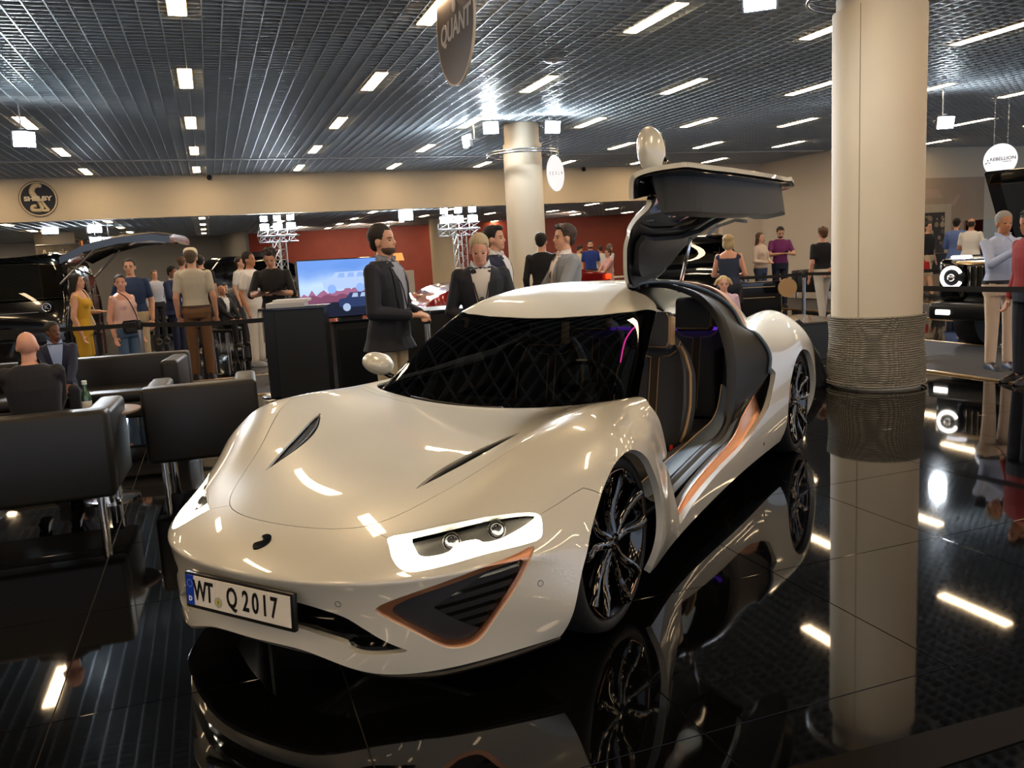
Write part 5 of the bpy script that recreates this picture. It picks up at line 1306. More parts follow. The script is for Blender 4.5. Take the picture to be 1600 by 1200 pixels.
VANP = [(0, .95, .86), (.25, 1.05, .95), (.75, 1.20, 1), (1.3, 1.78, 1), (1.9, 1.90, 1), (3.2, 1.92, 1), (4.4, 1.90, 1), (4.95, 1.82, .97)]
SEDP = [(0, .62, .72), (.22, .76, .90), (.8, .92, 1), (1.35, 1.0, 1), (1.95, 1.36, .97), (2.6, 1.46, .96), (3.3, 1.38, .96), (4.1, 1.06, .97), (4.7, .98, .88)]
SUVP = [(0, .85, .85), (.25, 1.0, .95), (.9, 1.10, 1), (1.4, 1.18, 1), (2.0, 1.62, .98), (2.7, 1.72, .97), (3.6, 1.68, .97), (4.4, 1.50, .97), (4.85, 1.15, .93)]
# black van at the left, tail towards the people, tailgate raised
q = at(165, 470, 13.2); van, _ = vehicle('van', q.x-5.3, q.y+1.2, math.radians(-98), 'long black van at the left edge with its tailgate raised', 5, 1.95, 1.92, VANP, BLKP)
Mv = Matrix.Translation((0, 0, 0))
b = B(); V = []
for i, (s, z) in enumerate(((4.95, 1.90), (5.3, 2.06), (5.8, 2.16), (6.3, 2.18), (6.55, 2.13))):
    for x_, dz in ((-.88, -.05), (-.5, 0), (.5, 0), (.88, -.05)): V.append((x_, s, z+dz))
Fc = [(4*i+k, 4*i+k+1, 4*i+k+5, 4*i+k+4) for i in range(4) for k in range(3)]
b.add(V, Fc); b.add([(v[0], v[1], v[2]-.10) for v in V], [f[::-1] for f in Fc])
n = 0
b.add([], [])
edge = [0, 1, 2, 3, 7, 11, 15, 19, 18, 17, 16, 12, 8, 4]
for i in range(len(edge)):
    a, c_ = edge[i], edge[(i+1) % len(edge)]; b.add([V[a], V[c_], (V[c_][0], V[c_][1], V[c_][2]-.10), (V[a][0], V[a][1], V[a][2]-.10)], [(0, 1, 2, 3)])
b.build('tailgate', BLKP, van, smooth=True, sharp=40)
for sx in (-1, 1): b = B(); b.cyl((sx*.80, 4.9, 1.45), (sx*.78, 5.5, 2.02), .018, n=8); b.build('gas_strut', STEEL, van)
B().box(.972, .98, 1.9, 4.6, 1.05, 1.058).build('slide_rail', CHROME, van) ; B().box(-.98, -.972, 1.9, 4.6, 1.05, 1.058).build('slide_rail', CHROME, van)
b = B(); b.tube([(.985, 4.72+.06*math.cos(a), 1.12+.06*math.sin(a)) for a in np.linspace(0, 2*PI, 24)[:-1]], .006, 5, closed=True); b.build('round_badge', CHROME, van)
text_obj('badge_letter', 'K', .09, CHROME, van, Matrix.Translation((.984, 4.72, 1.12)) @ Matrix.Rotation(PI/2, 4, 'Z') @ Matrix.Rotation(PI/2, 4, 'X'), .002)
for k, zz in enumerate((.62, .80)):
    B().box(.985, .99, .3, 4.7, zz, zz+.012).build('body_line', mat('dark_chrome', '#4a4c50', .2, metal=1), van)
q = at(312, 440, 21); vehicle('off_roader', q.x-1.6, q.y+4.5, math.radians(-70), 'dark off-road car far back behind the man in the cream cap', 4.9, 2.0, 1.85, [(s, z*1.12, k) for s, z, k in SUVP], mat('navy_car_paint', '#0b0d16', .15, coat=1), None)
q = at(655, 455, 19.0); q2 = at(945, 430, 21.5); dd_ = Vector((q2.x-q.x, q2.y-q.y, 0)); r2_, _ = vehicle('red_car', q.x, q.y, math.atan2(-dd_.x, dd_.y), 'red car with lit headlights behind the suited men, its tail beside the raised gullwing door', 4.7, 1.9, 1.44, SEDP, REDP, (.70,))
b = B(); b.box(.62, .90, 4.62, 4.72, .80, .92, .01); b.build('tail_light', mat('tail_red', '#ff4020', .3, emit='#ff3a12', es=1.5), r2_)
q = at(1083, 432, 16.6); r3_, _ = vehicle('black_car', q.x-.1, q.y-.4, math.radians(-30), 'glossy black car with lit headlight and falcon door up, seen under the raised gullwing door', 4.8, 2.0, 1.62, SUVP, BLKP, (.78,))
b = B(); V = []
for i, (x_, z_) in enumerate(((.20, 1.66), (.45, 1.90), (.85, 2.02), (1.10, 1.98))):
    for s in (2.2, 3.2): V.append((x_, s, z_))
Fc = [(2*i, 2*i+1, 2*i+3, 2*i+2) for i in range(3)]; b.add(V, Fc); b.add([(v[0], v[1], v[2]-.07) for v in V], [f[::-1] for f in Fc])
for e in ((0, 1), (1, 3), (3, 5), (5, 7), (7, 6), (6, 4), (4, 2), (2, 0)):
    a, c_ = V[e[0]], V[e[1]]; b.add([a, c_, (c_[0], c_[1], c_[2]-.07), (a[0], a[1], a[2]-.07)], [(0, 1, 2, 3)])
b.build('falcon_door', BLKP, r3_, smooth=True, sharp=40)
b = B(); b.tube([(s_, .9+0*s_, 1.0) for s_ in (-.7, 0, .7)], .012, 6); b.build('bonnet_trim', CHROME, r3_)
# ---- square black off-roader at the right, bonnet raised
q = at(1487, 432, 10.6); th_ = math.radians(-56); tx_ = RT*math.cos(th_)+FW*math.sin(th_); g0 = Vector((q.x, q.y, 0))+tx_*.74+Vector((-tx_.y, tx_.x, 0))*.1
t = empty('off_roader', g0, math.atan2(tx_.y, tx_.x), 'square black off-roader at the right with a glowing round headlight and its bonnet raised', 'car')
# local: front face at y = 0 looking to -y, x to the left of the car
B().box(-.90, .90, .05, 1.35, .55, 1.14, .05).build('front_body', BLKP, t, smooth=True, sharp=40)
B().box(-.92, .92, 1.30, 4.3, .50, 1.16, .04).build('cabin_body', BLKP, t, smooth=True, sharp=40)
b = B(); b.box(-.84, .84, 1.45, 4.25, 1.16, 1.90, .05); b.build('cabin_glass', mat('dark_glass', '#0a0c0e', .06, coat=1), t, smooth=True, sharp=40)
B().box(-.85, .85, 1.5, 4.28, 1.88, 1.95, .03).build('roof_panel', BLKP, t, smooth=True, sharp=40)
for s in (-1, 1):
    B().box(s*.80-.17, s*.80+.17, -.02, 1.30, .62, 1.16, .07).build('front_wing', BLKP, t, smooth=True, sharp=40)
    B().box(s*.80-.20, s*.80+.22, .05, 1.25, .70, .84, .05).build('wheel_flare', BLKP, t, smooth=True, sharp=40)
    b = B(); b.cyl((s*.74, -.10, .93), (s*.74, .02, .93), .15, n=32); b.build('headlight_body', mat('lamp_dark', '#22252a', .1, coat=1), t, smooth=True, sharp=40)
    b = B(); b.tube([(s*.74+.125*math.cos(a), -.105, .93+.125*math.sin(a)) for a in np.linspace(PI*.15, PI*1.85, 28)], .020, 8); b.build('headlight_ring', mat('headlight_on', '#ffffff', .2, emit='#fff6e8', es=7), t, smooth=True)
    b = B(); b.lathe([(.0, .05), (.04, .045), (.055, .0)], 16, TR(s*.74, -.09, .93, rx=PI/2)); b.build('headlight_lens', CHROME, t, smooth=True)
    b = B(); b.box(s*.70-.12, s*.70+.12, .0, .10, 1.155, 1.20, .02); b.build('indicator', mat('indicator_white', '#d8dce8', .2, emit='#eef2ff', es=1.2), t)
    for wy_ in (.65, 3.5):
        b = B(); Mx = TR(s*.90, wy_, .42, ry=PI/2*s); b.lathe([(.24, -.28), (.40, -.28), (.42, -.23), (.42, -.05), (.40, 0), (.26, -.01)], 36, Mx); wh = b.build('wheel', RUBBER, t, smooth=True, sharp=50)
        b = B(); b.lathe([(0, -.02), (.07, -.02), (.09, -.06), (.22, -.09), (.27, -.01)], 32, Mx); b.build('rim', mat('rim_grey', '#55585c', .2, metal=1), wh, smooth=True)
B().box(-.60, .60, -.04, .06, .72, 1.10, .03).build('grille_frame', mat('dark_chrome', '#4a4c50', .2, metal=1), t, smooth=True, sharp=40)
B().box(-.56, .56, -.048, -.035, .75, 1.07, .01).build('grille_field', MBLACK, t)
for k in range(15): B().box(-.53+.073*k, -.512+.073*k, -.075, -.04, .76, 1.06, .004).build('grille_bar', mat('grille_bar_chrome', '#8a8478', .15, metal=1), t)
b = B(); b.lathe([(.13, 0), (.13, .02), (.10, .03), (0, .02)], 28, TR(0, -.075, .92, rx=PI/2)); bd = b.build('grille_badge', DARKPL, t, smooth=True, sharp=40)
text_obj('badge_letter', 'B', .20, CHROME, bd, TR(0, -.108, .92, rx=PI/2), .004, bold=.004)
B().box(-.98, .98, -.22, .10, .40, .62, .05).build('bumper', mat('bumper_black', '#0b0b0c', .3), t, smooth=True, sharp=40)
for s in (-1, 1): B().box(s*.78-.09, s*.78+.09, -.235, -.21, .47, .53, .008).build('fog_light', mat('headlight_on', '#ffffff', .2, emit='#fff6e8', es=7), t)
B().box(-.72, .72, -.05, .15, 1.08, 1.13, .02).build('gold_strip', GOLD, t, smooth=True, sharp=40)
b = B(); b.box(-.72, .72, 0, 1.15, 0, .05, .02, TR(0, 1.30, 1.22, rx=math.radians(62)) @ Matrix.Diagonal((1, -1, 1, 1)) @ TR(0, 0, 0)); 
bb_ = B(); Mh_ = Matrix.Translation((0, 1.28, 1.20)) @ Matrix.Rotation(math.radians(-58), 4, 'X') @ Matrix.Diagonal((1, -1, 1, 1))
bb_.box(-.74, .74, 0, 1.22, -.03, .03, .02, Mh_); bh = bb_.build('bonnet', BLKP, t, smooth=True, sharp=40)
B().box(-.56, .56, .12, 1.05, -.045, -.03, .005, Mh_).build('bonnet_liner', mat('grey_liner', '#2e3236', .6), bh)
B().box(-.66, .66, .10, 1.25, 1.10, 1.15, .01).build('engine_bay', MBLACK, t)
for k in range(3): b = B(); b.box(-.40+.28*k, -.18+.28*k, .4, .9, 1.12, 1.22, .04); b.build('engine_cover', mat('engine_grey', '#5c6066', .3, metal=.7), t, smooth=True, sharp=40)
# glass show-case with watches behind the off-roader
q = at(1548, 375, 19.5); t = empty('glass_case', (q.x, q.y, 0), math.radians(-20), 'glass show-case on a dark base behind the black off-roader', 'showcase')
B().box(-.42, .42, -.42, .42, 0, 1.16, .01).build('case_base', BLACKP, t)
for (x0, x1, y0, y1) in ((-.42, .42, -.42, -.41), (-.42, .42, .41, .42), (-.42, -.41, -.42, .42), (.41, .42, -.42, .42)): B().box(x0, x1, y0, y1, 1.16, 1.72).build('glass_pane', CLEARG, t)
B().box(-.42, .42, -.42, .42, 1.72, 1.73).build('glass_lid', CLEARG, t)
for k in range(5): b = B(); b.tube([(-.25+.12*k+.035*math.cos(a), -.1, 1.24+.05*math.sin(a)) for a in np.linspace(0, 2*PI, 14)[:-1]], .014, 6, closed=True); b.build('watch_strap', CHROME, t, smooth=True)
# lit shelf and white stools in the middle distance
q = at(1455, 450, 22); t = empty('plinth', (q.x, q.y, 0), math.radians(-20), 'long low beige plinth behind the man in shorts', 'plinth'); B().box(-1.2, 1.3, -.4, .4, 0, .42, .01).build('plinth_body', mat('plinth_beige', '#8f8272', .6), t); B().box(-1.2, .2, -.38, .38, .42, .95, .01).build('plinth_step', BLACKP, t)
q = at(985, 440, 24); t = empty('white_table', (q.x, q.y, 0), 0, 'white table among the seated guests beside the second red car', 'table'); B().box(-.9, .9, -.3, .3, .70, .74, .01).build('tabletop', WHITEW, t)
for sx in (-.8, .8): b = B(); b.cyl((sx, 0, 0), (sx, 0, .70), .03, n=10); b.build('leg', STEEL, t)
# ================================================================= people: one continuous remeshed body each, clothes and hair as parts
def capsule(bm_, p0, p1, r0, r1, sx=1., n=10):
    p0 = Vector(p0); p1 = Vector(p1); d = p1-p0; L = d.length
    if L < 1e-5: d = Vector((0, 0, 1)); L = 1e-5
    d.normalize(); a = d.orthogonal().normalized(); b = d.cross(a)
    rings = []
    for t in (-90, -50, -15): rings.append((p0+d*r0*math.sin(math.radians(t)), r0*math.cos(math.radians(t))))
    for t in (15, 50, 90): rings.append((p1+d*r1*math.sin(math.radians(t)), r1*math.cos(math.radians(t))))
    vs = []
    for c, r in rings:
        vs.append([bm_.verts.new(c+(a*math.cos(2*PI*k/n)+b*math.sin(2*PI*k/n))*max(r, 1e-4)) for k in range(n)])
    for i in range(len(vs)-1):
        for k in range(n): bm_.faces.new((vs[i][k], vs[i][(k+1) % n], vs[i+1][(k+1) % n], vs[i+1][k]))
    bm_.faces.new(vs[0][::-1]); bm_.faces.new(vs[-1])
def ellip(bm_, c, r, M=None, n=14):
    m = bmesh.new(); bmesh.ops.create_uvsphere(m, u_segments=n, v_segments=n//2+3, radius=1); off = len(bm_.verts)
    vs = [bm_.verts.new((M @ Vector((v.co.x*r[0]+c[0], v.co.y*r[1]+c[1], v.co.z*r[2]+c[2]))) if M is not None else Vector((v.co.x*r[0]+c[0], v.co.y*r[1]+c[1], v.co.z*r[2]+c[2]))) for v in m.verts]
    for f in m.faces: bm_.faces.new([vs[v.index] for v in f.verts])
    m.free()
def loft(bm_, rings, n=20, f=None):
    """rings = [(z, rx, ry, cy)] closed stack of ellipses"""
    vs = []
    for z, rx, ry, cy in rings:
        ring = []
        for k in range(n):
            t = 2*PI*k/n; c, s = math.cos(t), math.sin(t)
            p = Vector((rx*abs(c)**.85*(1 if c > 0 else -1), cy+ry*abs(s)**.9*(1 if s > 0 else -1), z)); ring.append(bm_.verts.new(f(p) if f else p))
        vs.append(ring)
    for i in range(len(vs)-1):
        for k in range(n): bm_.faces.new((vs[i][k], vs[i][(k+1) % n], vs[i+1][(k+1) % n], vs[i+1][k]))
    bm_.faces.new(vs[0][::-1]); bm_.faces.new(vs[-1])
def remesh(name, bm_, vox, m, parent, M, smooth=2):
    me = D.meshes.new('t'); bm_.to_mesh(me); bm_.free(); o = D.objects.new('t', me); C.objects.link(o)
    r = o.modifiers.new('r', 'REMESH'); r.mode = 'VOXEL'; r.voxel_size = vox; r.use_smooth_shade = True
    if smooth: s = o.modifiers.new('s', 'SMOOTH'); s.iterations = smooth; s.factor = .5
    dg = bpy.context.evaluated_depsgraph_get(); me2 = D.meshes.new_from_object(o.evaluated_get(dg)); D.objects.remove(o); D.meshes.remove(me)
    me2.name = name; me2.materials.clear(); me2.materials.append(m); me2.transform(M); me2.polygons.foreach_set('use_smooth', [True]*len(me2.polygons))
    q = D.objects.new(name, me2); return link(q, parent)
def ik(a, c, l1, l2, hint):
    a = Vector(a); c = Vector(c); d = c-a; L = min(d.length, (l1+l2)*.995); d.normalize(); c = a+d*L
    x = (l1*l1-l2*l2+L*L)/(2*L); h = math.sqrt(max(0, l1*l1-x*x)); hn = Vector(hint)-d*Vector(hint).dot(d)
    if hn.length < 1e-4: hn = Vector((0, -1, 0))
    return a+d*x+hn.normalized()*h, c
SKIN = {'light': '#c99a80', 'tan': '#b07c5e', 'dark': '#6a4632', 'pink': '#cf9b86'}
def fabric(c, bump_=True): return mat('fabric_'+c.strip('#'), c, .8, bump=(90, .1), noise=(2.5, .10))
HOME = []
def person(u, v, d, face, label, top, trousers, h=None, skin='light', hair='#2a211b', hstyle='short', female=False, arms=None, lean=0, head_pitch=0, head_yaw=0,
           jacket=None, collar=None, sleeve='long', seated=False, legs='trousers', shoes='#17161a', vox=None, stride=0, group=None, girth=1., glasses=False, beard=None, tie=None, belt_=None, seat_h=.46, wide=0):
    """head top seen at (u, v), distance d; face = turn to the image: 0 towards the camera, 90 to image right, 180 away, -90 left"""
    P = at(u, v, d); ht = P.z if not seated else P.z-seat_h+.92*0
    if h is None: h = P.z
    to = Vector((-P.x, -P.y, 0)).normalized(); base_ang = math.atan2(to.y, to.x); ang = base_ang+math.radians(face)
    # local +y = facing direction
    rz = ang-PI/2
    if seated: H = (P.z-seat_h-.02)/.525; z_off = seat_h+.10-.53*H+.0
    else: H = h; z_off = 0
    k = H; near = d < 9.2
    vox = vox or (.0085 if near else (.012 if d < 13 else .017))
    lx = math.sin(lean)
    root = D.objects.new('person', None); C.objects.link(root); root.empty_display_size = .1
    # shift so the head top, not the feet, sits under the pixel when leaning
    ld = math.radians(lean); dirv = Vector((math.cos(ang), math.sin(ang), 0))
    off = dirv*(-(math.sin(ld)*.46*k+ .03))
    root.location = (P.x+off.x, P.y+off.y, 0); root.rotation_euler = (0, 0, rz); tag(root, label, 'person', group)
    ws = .92 if female else 1.0; g = girth
    piv = Vector((0, 0, .56*k))
    def B_(p):
        p = Vector(p)
        if p.z > piv.z:
            q = p-piv; a = -ld; return Vector((q.x, q.y*math.cos(a)-q.z*math.sin(a), q.y*math.sin(a)+q.z*math.cos(a)))+piv
        return p
    sh = (.104*ws*k+wide, -.005*k, .800*k); hip = (.052*k, 0, .525*k)
    neck0 = B_((0, -.008*k, .83*k)); hc = B_((0, .012*k, .935*k))
    rings = [(.475*k, .085*k*g, .062*k*g, 0), (.52*k, .098*k*g, .068*k*g, -.004*k), (.56*k, .094*k*g, .064*k*g, 0), (.615*k, .080*ws*k*g, .058*k*g, .004*k*g), (.67*k, .086*ws*k*g, .062*k*g, .006*k*g), (.73*k, .098*ws*k*(1+(g-1)*.5), .068*k*(1+(g-1)*.5), .004*k), (.785*k, .104*ws*k, .062*k, 0), (.82*k, .085*ws*k, .050*k, -.004*k), (.842*k, .045*k, .038*k, -.006*k)]
    l1, l2 = .172*k, .150*k
    A = []
    arms = arms or ['down', 'down']
    for s, spec in zip((-1, 1), arms):   # s -1 = figure's left? local x<0
        a = Vector((s*sh[0], sh[1], sh[2])); aw = B_(a)
        if spec == 'down': wr = (s*(.135*k+wide), .02*k, .49*k); hint = (s*.3, -1, 0)
        elif spec == 'front': wr = (s*.045*k, .125*k, .615*k); hint = (s*1, -.7, -1)
        elif spec == 'hold': wr = (s*.05*k, .19*k, .665*k); hint = (s*1, -.3, -1)
        elif spec == 'pocket': wr = (s*.125*k, .045*k, .525*k); hint = (s*1, -1, 0)
        elif spec == 'hip': wr = (s*.10*k, -.01*k, .56*k); hint = (s*1, -.4, 0)
        elif spec == 'back': wr = (s*.03*k, -.085*k, .54*k); hint = (s*1, -.6, -.2)
        elif spec == 'lap': wr = (s*.05*k, .22*k, .57*k); hint = (s*1, -.3, -1)
        elif spec == 'phone': wr = (s*.02*k, .17*k, .745*k); hint = (s*1, .2, -1)
        elif spec == 'cup': wr = (s*.07*k, .17*k, .69*k); hint = (s*1, -.2, -1)
        else: wr = tuple(c_*k for c_ in spec); hint = (s*1, -.4, -1)
        w_ = Vector(wr); w_ = B_(w_) if w_.z > piv.z else w_
        e, w_ = ik(aw, w_, l1, l2, hint); A.append((s, aw, e, w_))
    Lg = []
    for s in (-1, 1):
        hp = Vector((s*hip[0], 0, hip[2]))
        if seated:
            kn = Vector((s*.075*k, .255*k, .53*k)); an = Vector((s*.07*k, .27*k-.02, .53*k-.255*k))
        else:
            f_ = stride*s; an = Vector((s*(.055*k), f_*.5, .045*k)); kn = Vector((s*.053*k, f_*.28+.012, .285*k))
        Lg.append((s, hp, kn, an))
    def torso(bm_, gr=0, z0=None, z1=None, skirt=0):
        R_ = [r for r in rings if (z0 is None or r[0] >= z0*k-.001) and (z1 is None or r[0] <= z1*k+.001)]
        R_ = [(z, rx+gr, ry+gr, cy) for z, rx, ry, cy in R_]
        if skirt: R_ = [((.44 if skirt > 1 else .47)*k, R_[0][1]+gr+.012+.014*skirt, R_[0][2]+gr+.004+.012*skirt, -.002)]+R_
        loft(bm_, R_, f=B_)
        for s in (-1, 1): ellip(bm_, B_((s*sh[0]*.88, sh[1], sh[2]-.008*k)), (.032*k+gr, .033*k+gr, .028*k+gr*.7))
        if female and (z1 is None or z1 > .74):
            for s in (-1, 1): ellip(bm_, B_((s*.046*k, .052*k, .735*k)), (.036*k+gr, .032*k+gr, .036*k+gr))
    def armb(bm_, s, a, e, w_, gr, to=1.0):
        m_ = a+(e-a)*min(1, to*2); capsule(bm_, a, m_, .0275*k+gr, .025*k+gr)
        if to > .5: q = e+(w_-e)*min(1, (to-.5)*2-.02); capsule(bm_, e, q, .0255*k+gr, .018*k+gr*.9)
    # ---- body
    bm_ = bmesh.new()
    torso(bm_); capsule(bm_, neck0, B_((0, .004*k, .885*k)), .034*k, .031*k)
    hp_, hy_ = math.radians(head_pitch), math.radians(head_yaw)
    neckp = B_((0, 0, .872*k))
    MH = Matrix.Translation((0, 0, -.010*k)) @ Matrix.Translation(neckp) @ Matrix.Rotation(-hy_, 4, 'Z') @ Matrix.Rotation(-hp_-ld*.3, 4, 'X') @ Matrix.Translation((0, 0, -.872*k))
    K_ = k
    ellip(bm_, (0, -.004*K_, .948*K_), (.0415*K_, .053*K_, .051*K_), MH); ellip(bm_, (0, .018*K_, .915*K_), (.034*K_, .034*K_, .040*K_), MH)
    ellip(bm_, (0, .034*K_, .889*K_), (.020*K_, .018*K_, .016*K_), MH)
    ellip(bm_, (0, .050*K_, .923*K_), (.0072*K_, .013*K_, .011*K_), MH); ellip(bm_, (0, .0485*K_, .934*K_), (.0055*K_, .0075*K_, .015*K_), MH)
    ellip(bm_, (0, .047*K_, .9005*K_), (.014*K_, .0065*K_, .0055*K_), MH)
    for s in (-1, 1): ellip(bm_, (s*.0425*K_, -.002*K_, .926*K_), (.006*K_, .012*K_, .018*K_), MH)
    for s, a, e, w_ in A:
        armb(bm_, s, a, e, w_, 0)
        fd = (w_-e).normalized(); sd = fd.cross(Vector((0, 0, 1))); sd = sd.normalized() if sd.length > .2 else Vector((1, 0, 0)).cross(fd).normalized()
        upn = sd.cross(fd).normalized()
        # palm and five fingers
        curl = Vector((-s*.25, 0, -.35)) if spec != 'down' else Vector((0, .3, 0))
        pc_ = w_+fd*.030*k
        for q in (-.9, -.3, .3, .9): capsule(bm_, w_+fd*.008*k, w_+fd*.05*k+sd*q*.013*k, .0105*k, .0085*k, n=8)
        if near or d < 13:
            for q, ln in zip((-1.05, -.35, .35, 1.05), (.034, .042, .045, .038)):
                b0 = w_+fd*.050*k+sd*q*.014*k; b1 = b0+(fd*.8+curl*.6).normalized()*ln*.55*k; b2 = b1+(fd*.25+curl*1.4).normalized()*ln*.5*k
                capsule(bm_, b0, b1, .0068*k, .0062*k, n=8); capsule(bm_, b1, b2, .0062*k, .0052*k, n=8)
            th = -s; t0 = w_+fd*.014*k+sd*th*.012*k; t1 = t0+(fd*.7+sd*th*.9+upn*.2).normalized()*.026*k; t2 = t1+(fd*.9+sd*th*.1).normalized()*.018*k
            capsule(bm_, t0, t1, .0085*k, .0072*k, n=8); capsule(bm_, t1, t2, .0072*k, .006*k, n=8)
        else: capsule(bm_, pc_, w_+fd*.075*k, .016*k, .010*k, n=8)
    for s, hp, kn, an in Lg:
        capsule(bm_, hp, kn, .050*k, .034*k); capsule(bm_, kn, kn+(an-kn)*.4, .033*k, .032*k); capsule(bm_, kn+(an-kn)*.35, an, .032*k, .021*k)
        capsule(bm_, an, an+Vector((0, .075*k, -.022*k)), .022*k, .018*k)
    Mo = Matrix.Translation((0, 0, z_off))
    MHo = Mo @ MH
    body = remesh('body', bm_, vox, mat('skin_'+skin, SKIN[skin], .5, spec=.35), root, Mo, 2)
    # ---- clothes
    tc_ = fabric(top); fit = .007 if not jacket else .010
    hem = {'trousers': 1, 'shorts': .52, 'skirt': .6}[legs]
    bm_ = bmesh.new()
    if legs == 'trousers':
        loft(bm_, [(z, rx+.010, ry+.010, cy) for z, rx, ry, cy in rings[:3]], f=None)
        for s, hp, kn, an in Lg: capsule(bm_, hp, kn, .054*k, .040*k); capsule(bm_, kn, kn+(an-kn)*.93, .041*k, .034*k)
    elif legs == 'shorts':
        loft(bm_, [(z, rx+.012, ry+.012, cy) for z, rx, ry, cy in rings[:3]], f=None)
        for s, hp, kn, an in Lg: capsule(bm_, hp, hp+(kn-hp)*.86, .056*k, .054*k)
    else:
        loft(bm_, [(.30*k, .125*k, .09*k, 0), (.42*k, .115*k, .082*k, 0)]+[(z, rx+.012, ry+.012, cy) for z, rx, ry, cy in rings[1:4]], f=None)
    remesh('trousers' if legs == 'trousers' else legs, bm_, vox*1.15, fabric(trousers), root, Mo, 2)
    bm_ = bmesh.new(); z1 = .842
    sl = {'long': .97, 'short': .34, 'none': .0, 'elbow': .5}[sleeve]
    torso(bm_, fit, .50 if not jacket else .52, .845 if sleeve != 'none' else .80)
    if not jacket:
        for s, a, e, w_ in A:
            if sl: armb(bm_, s, a, e, w_, .0075+(.004 if sleeve != 'long' else 0), sl)
    remesh('shirt', bm_, vox, tc_, root, Mo, 3 if d > 10 else 2)
    if collar or jacket:
        cm = fabric(collar or top); bc_ = B()
        for s in (-1, 1):
            V = [(s*.004*k, .046*k, .835*k), (s*.034*k, .030*k, .858*k), (s*.040*k, -.020*k, .868*k), (s*.042*k, -.016*k, .838*k), (s*.050*k, .030*k, .826*k), (s*.026*k, .058*k, .800*k)]
            V2 = [B_(v) for v in V]; V3 = [v+Vector((s*.004, .004, .002)) for v in V2]; n = len(V)
            bc_.add([Mo @ v for v in V2+V3], [tuple(range(n)), tuple(range(n, 2*n))[::-1]]+[(i, (i+1) % n, n+(i+1) % n, n+i) for i in range(n)])
        bc_.build('collar', cm, root, smooth=False)
    if jacket:
        bm_ = bmesh.new(); torso(bm_, .018, .52, .845, .9)
        for s, a, e, w_ in A: armb(bm_, s, a, e, w_, .014, .97)
        jm = fabric(jacket); jo = remesh('jacket', bm_, vox, jm, root, Mo, 2)
        # open front: shirt showing in the V between the lapels
        def frontp(x, z):
            rr = np.interp(z, [r[0]/k for r in rings], [r[2]+r[3] for r in rings]); rx = np.interp(z, [r[0]/k for r in rings], [r[1] for r in rings])
            return Mo @ B_((x*k, (rr+.026)*math.sqrt(max(.1, 1-(x*k/(rx+.02))**2)), z*k))
        bz_ = B(); zz = np.linspace(.60, .835, 9); V = []
        for z in zz:
            wv_ = .006+.042*max(0, (z-.60)/.235)**.9
            V += [frontp(-wv_, z), frontp(0, z)+Vector((0, .002, 0)), frontp(wv_, z)]
        bz_.add(V, [(3*i+j, 3*i+j+1, 3*i+j+4, 3*i+j+3) for i in range(8) for j in range(2)]); bz_.build('shirt_front', tc_, root, smooth=True)
        bl = B()
        for s in (-1, 1):
            V = []
            for z in np.linspace(.60, .84, 8):
                wv_ = .006+.042*max(0, (z-.60)/.235)**.9; wd = .004+.030*math.sin(PI*min(1, max(0, (z-.60)/.24))**.8)
                V += [frontp(s*wv_, z)+Vector((0, .004, 0)), frontp(s*(wv_+wd), z)+Vector((0, .007, 0))]
            bl.add(V, [(2*i, 2*i+1, 2*i+3, 2*i+2) for i in range(7)])
        bl.build('lapels', jm, jo, smooth=True)
        if tie:
            bt = B(); V = []
            for z, wd in ((.835, .010), (.82, .007), (.74, .012), (.66, .017), (.625, .0)): V += [frontp(-wd, z)+Vector((0, .005, 0)), frontp(wd, z)+Vector((0, .005, 0))]
            bt.add(V, [(2*i, 2*i+1, 2*i+3, 2*i+2) for i in range(4)]); bt.build('tie', fabric(tie), root)
    if belt_:
        b = B(); R0 = rings[2]; V = []; n = 28
        for z in (.548, .572):
            for i in range(n): t_ = 2*PI*i/n; V.append(Mo @ Vector(((R0[1]+.016)*math.cos(t_), (R0[2]+.016)*math.sin(t_), z*k)))
        b.add(V, [(i, (i+1) % n, n+(i+1) % n, n+i) for i in range(n)]); b.build('belt', mat('belt_'+belt_.strip('#'), belt_, .4), root)
    # shoes
    for s, hp, kn, an in Lg:
        b = B(); M_ = Mo @ Matrix.Translation((an.x, an.y, an.z-.045*k))
        L_ = .155*k; pr = [(-.035*k, .020*k, .060*k), (-.01*k, .025*k, .062*k), (.04*k, .025*k, .052*k), (.09*k, .029*k, .032*k), (.115*k, .020*k, .020*k), (.122*k, .006*k, .012*k)]
        V = []; n = 10
        for y_, w2, hh in pr:
            for i in range(n):
                t_ = PI*i/(n-1); V.append(M_ @ Vector((w2*math.cos(t_), y_, .004+hh*math.sin(t_)**.8)))
        Fc = [(i*n+j, i*n+j+1, (i+1)*n+j+1, (i+1)*n+j) for i in range(len(pr)-1) for j in range(n-1)]+[(i*n, (i+1)*n, (i+1)*n+n-1, i*n+n-1) for i in range(len(pr)-1)]+[tuple(range(n))[::-1]]
        b.add(V, Fc); sh_ = b.build('shoe', mat('shoe_'+shoes.strip('#'), shoes, .45), root, smooth=True, sharp=60)
        b = B(); b.box(-.024*k, .024*k, -.036*k, .105*k, -.001, .012, .004, M_); b.build('sole', mat('sole_pale' if shoes in ('#e8e6e0', '#1c2840') else 'sole_dark', '#b9ad98' if shoes in ('#e8e6e0', '#1c2840') else '#111111', .6), sh_)
    # face
    fm = B(); be_ = bmesh.new()
    for s in (-1, 1): ellip(be_, (s*.0165*k, .0425*k, .934*k), (.0068*k, .0045*k, .0032*k), MHo, 10)
    fm.bm(be_)
    fm.build('eyes', mat('eye_dark', '#241a16', .2), body, smooth=True)
    hm_ = mat('hair_'+hair.strip('#'), hair, .65, bump=(180, .6), noise=(60, .3))
    fb = B()
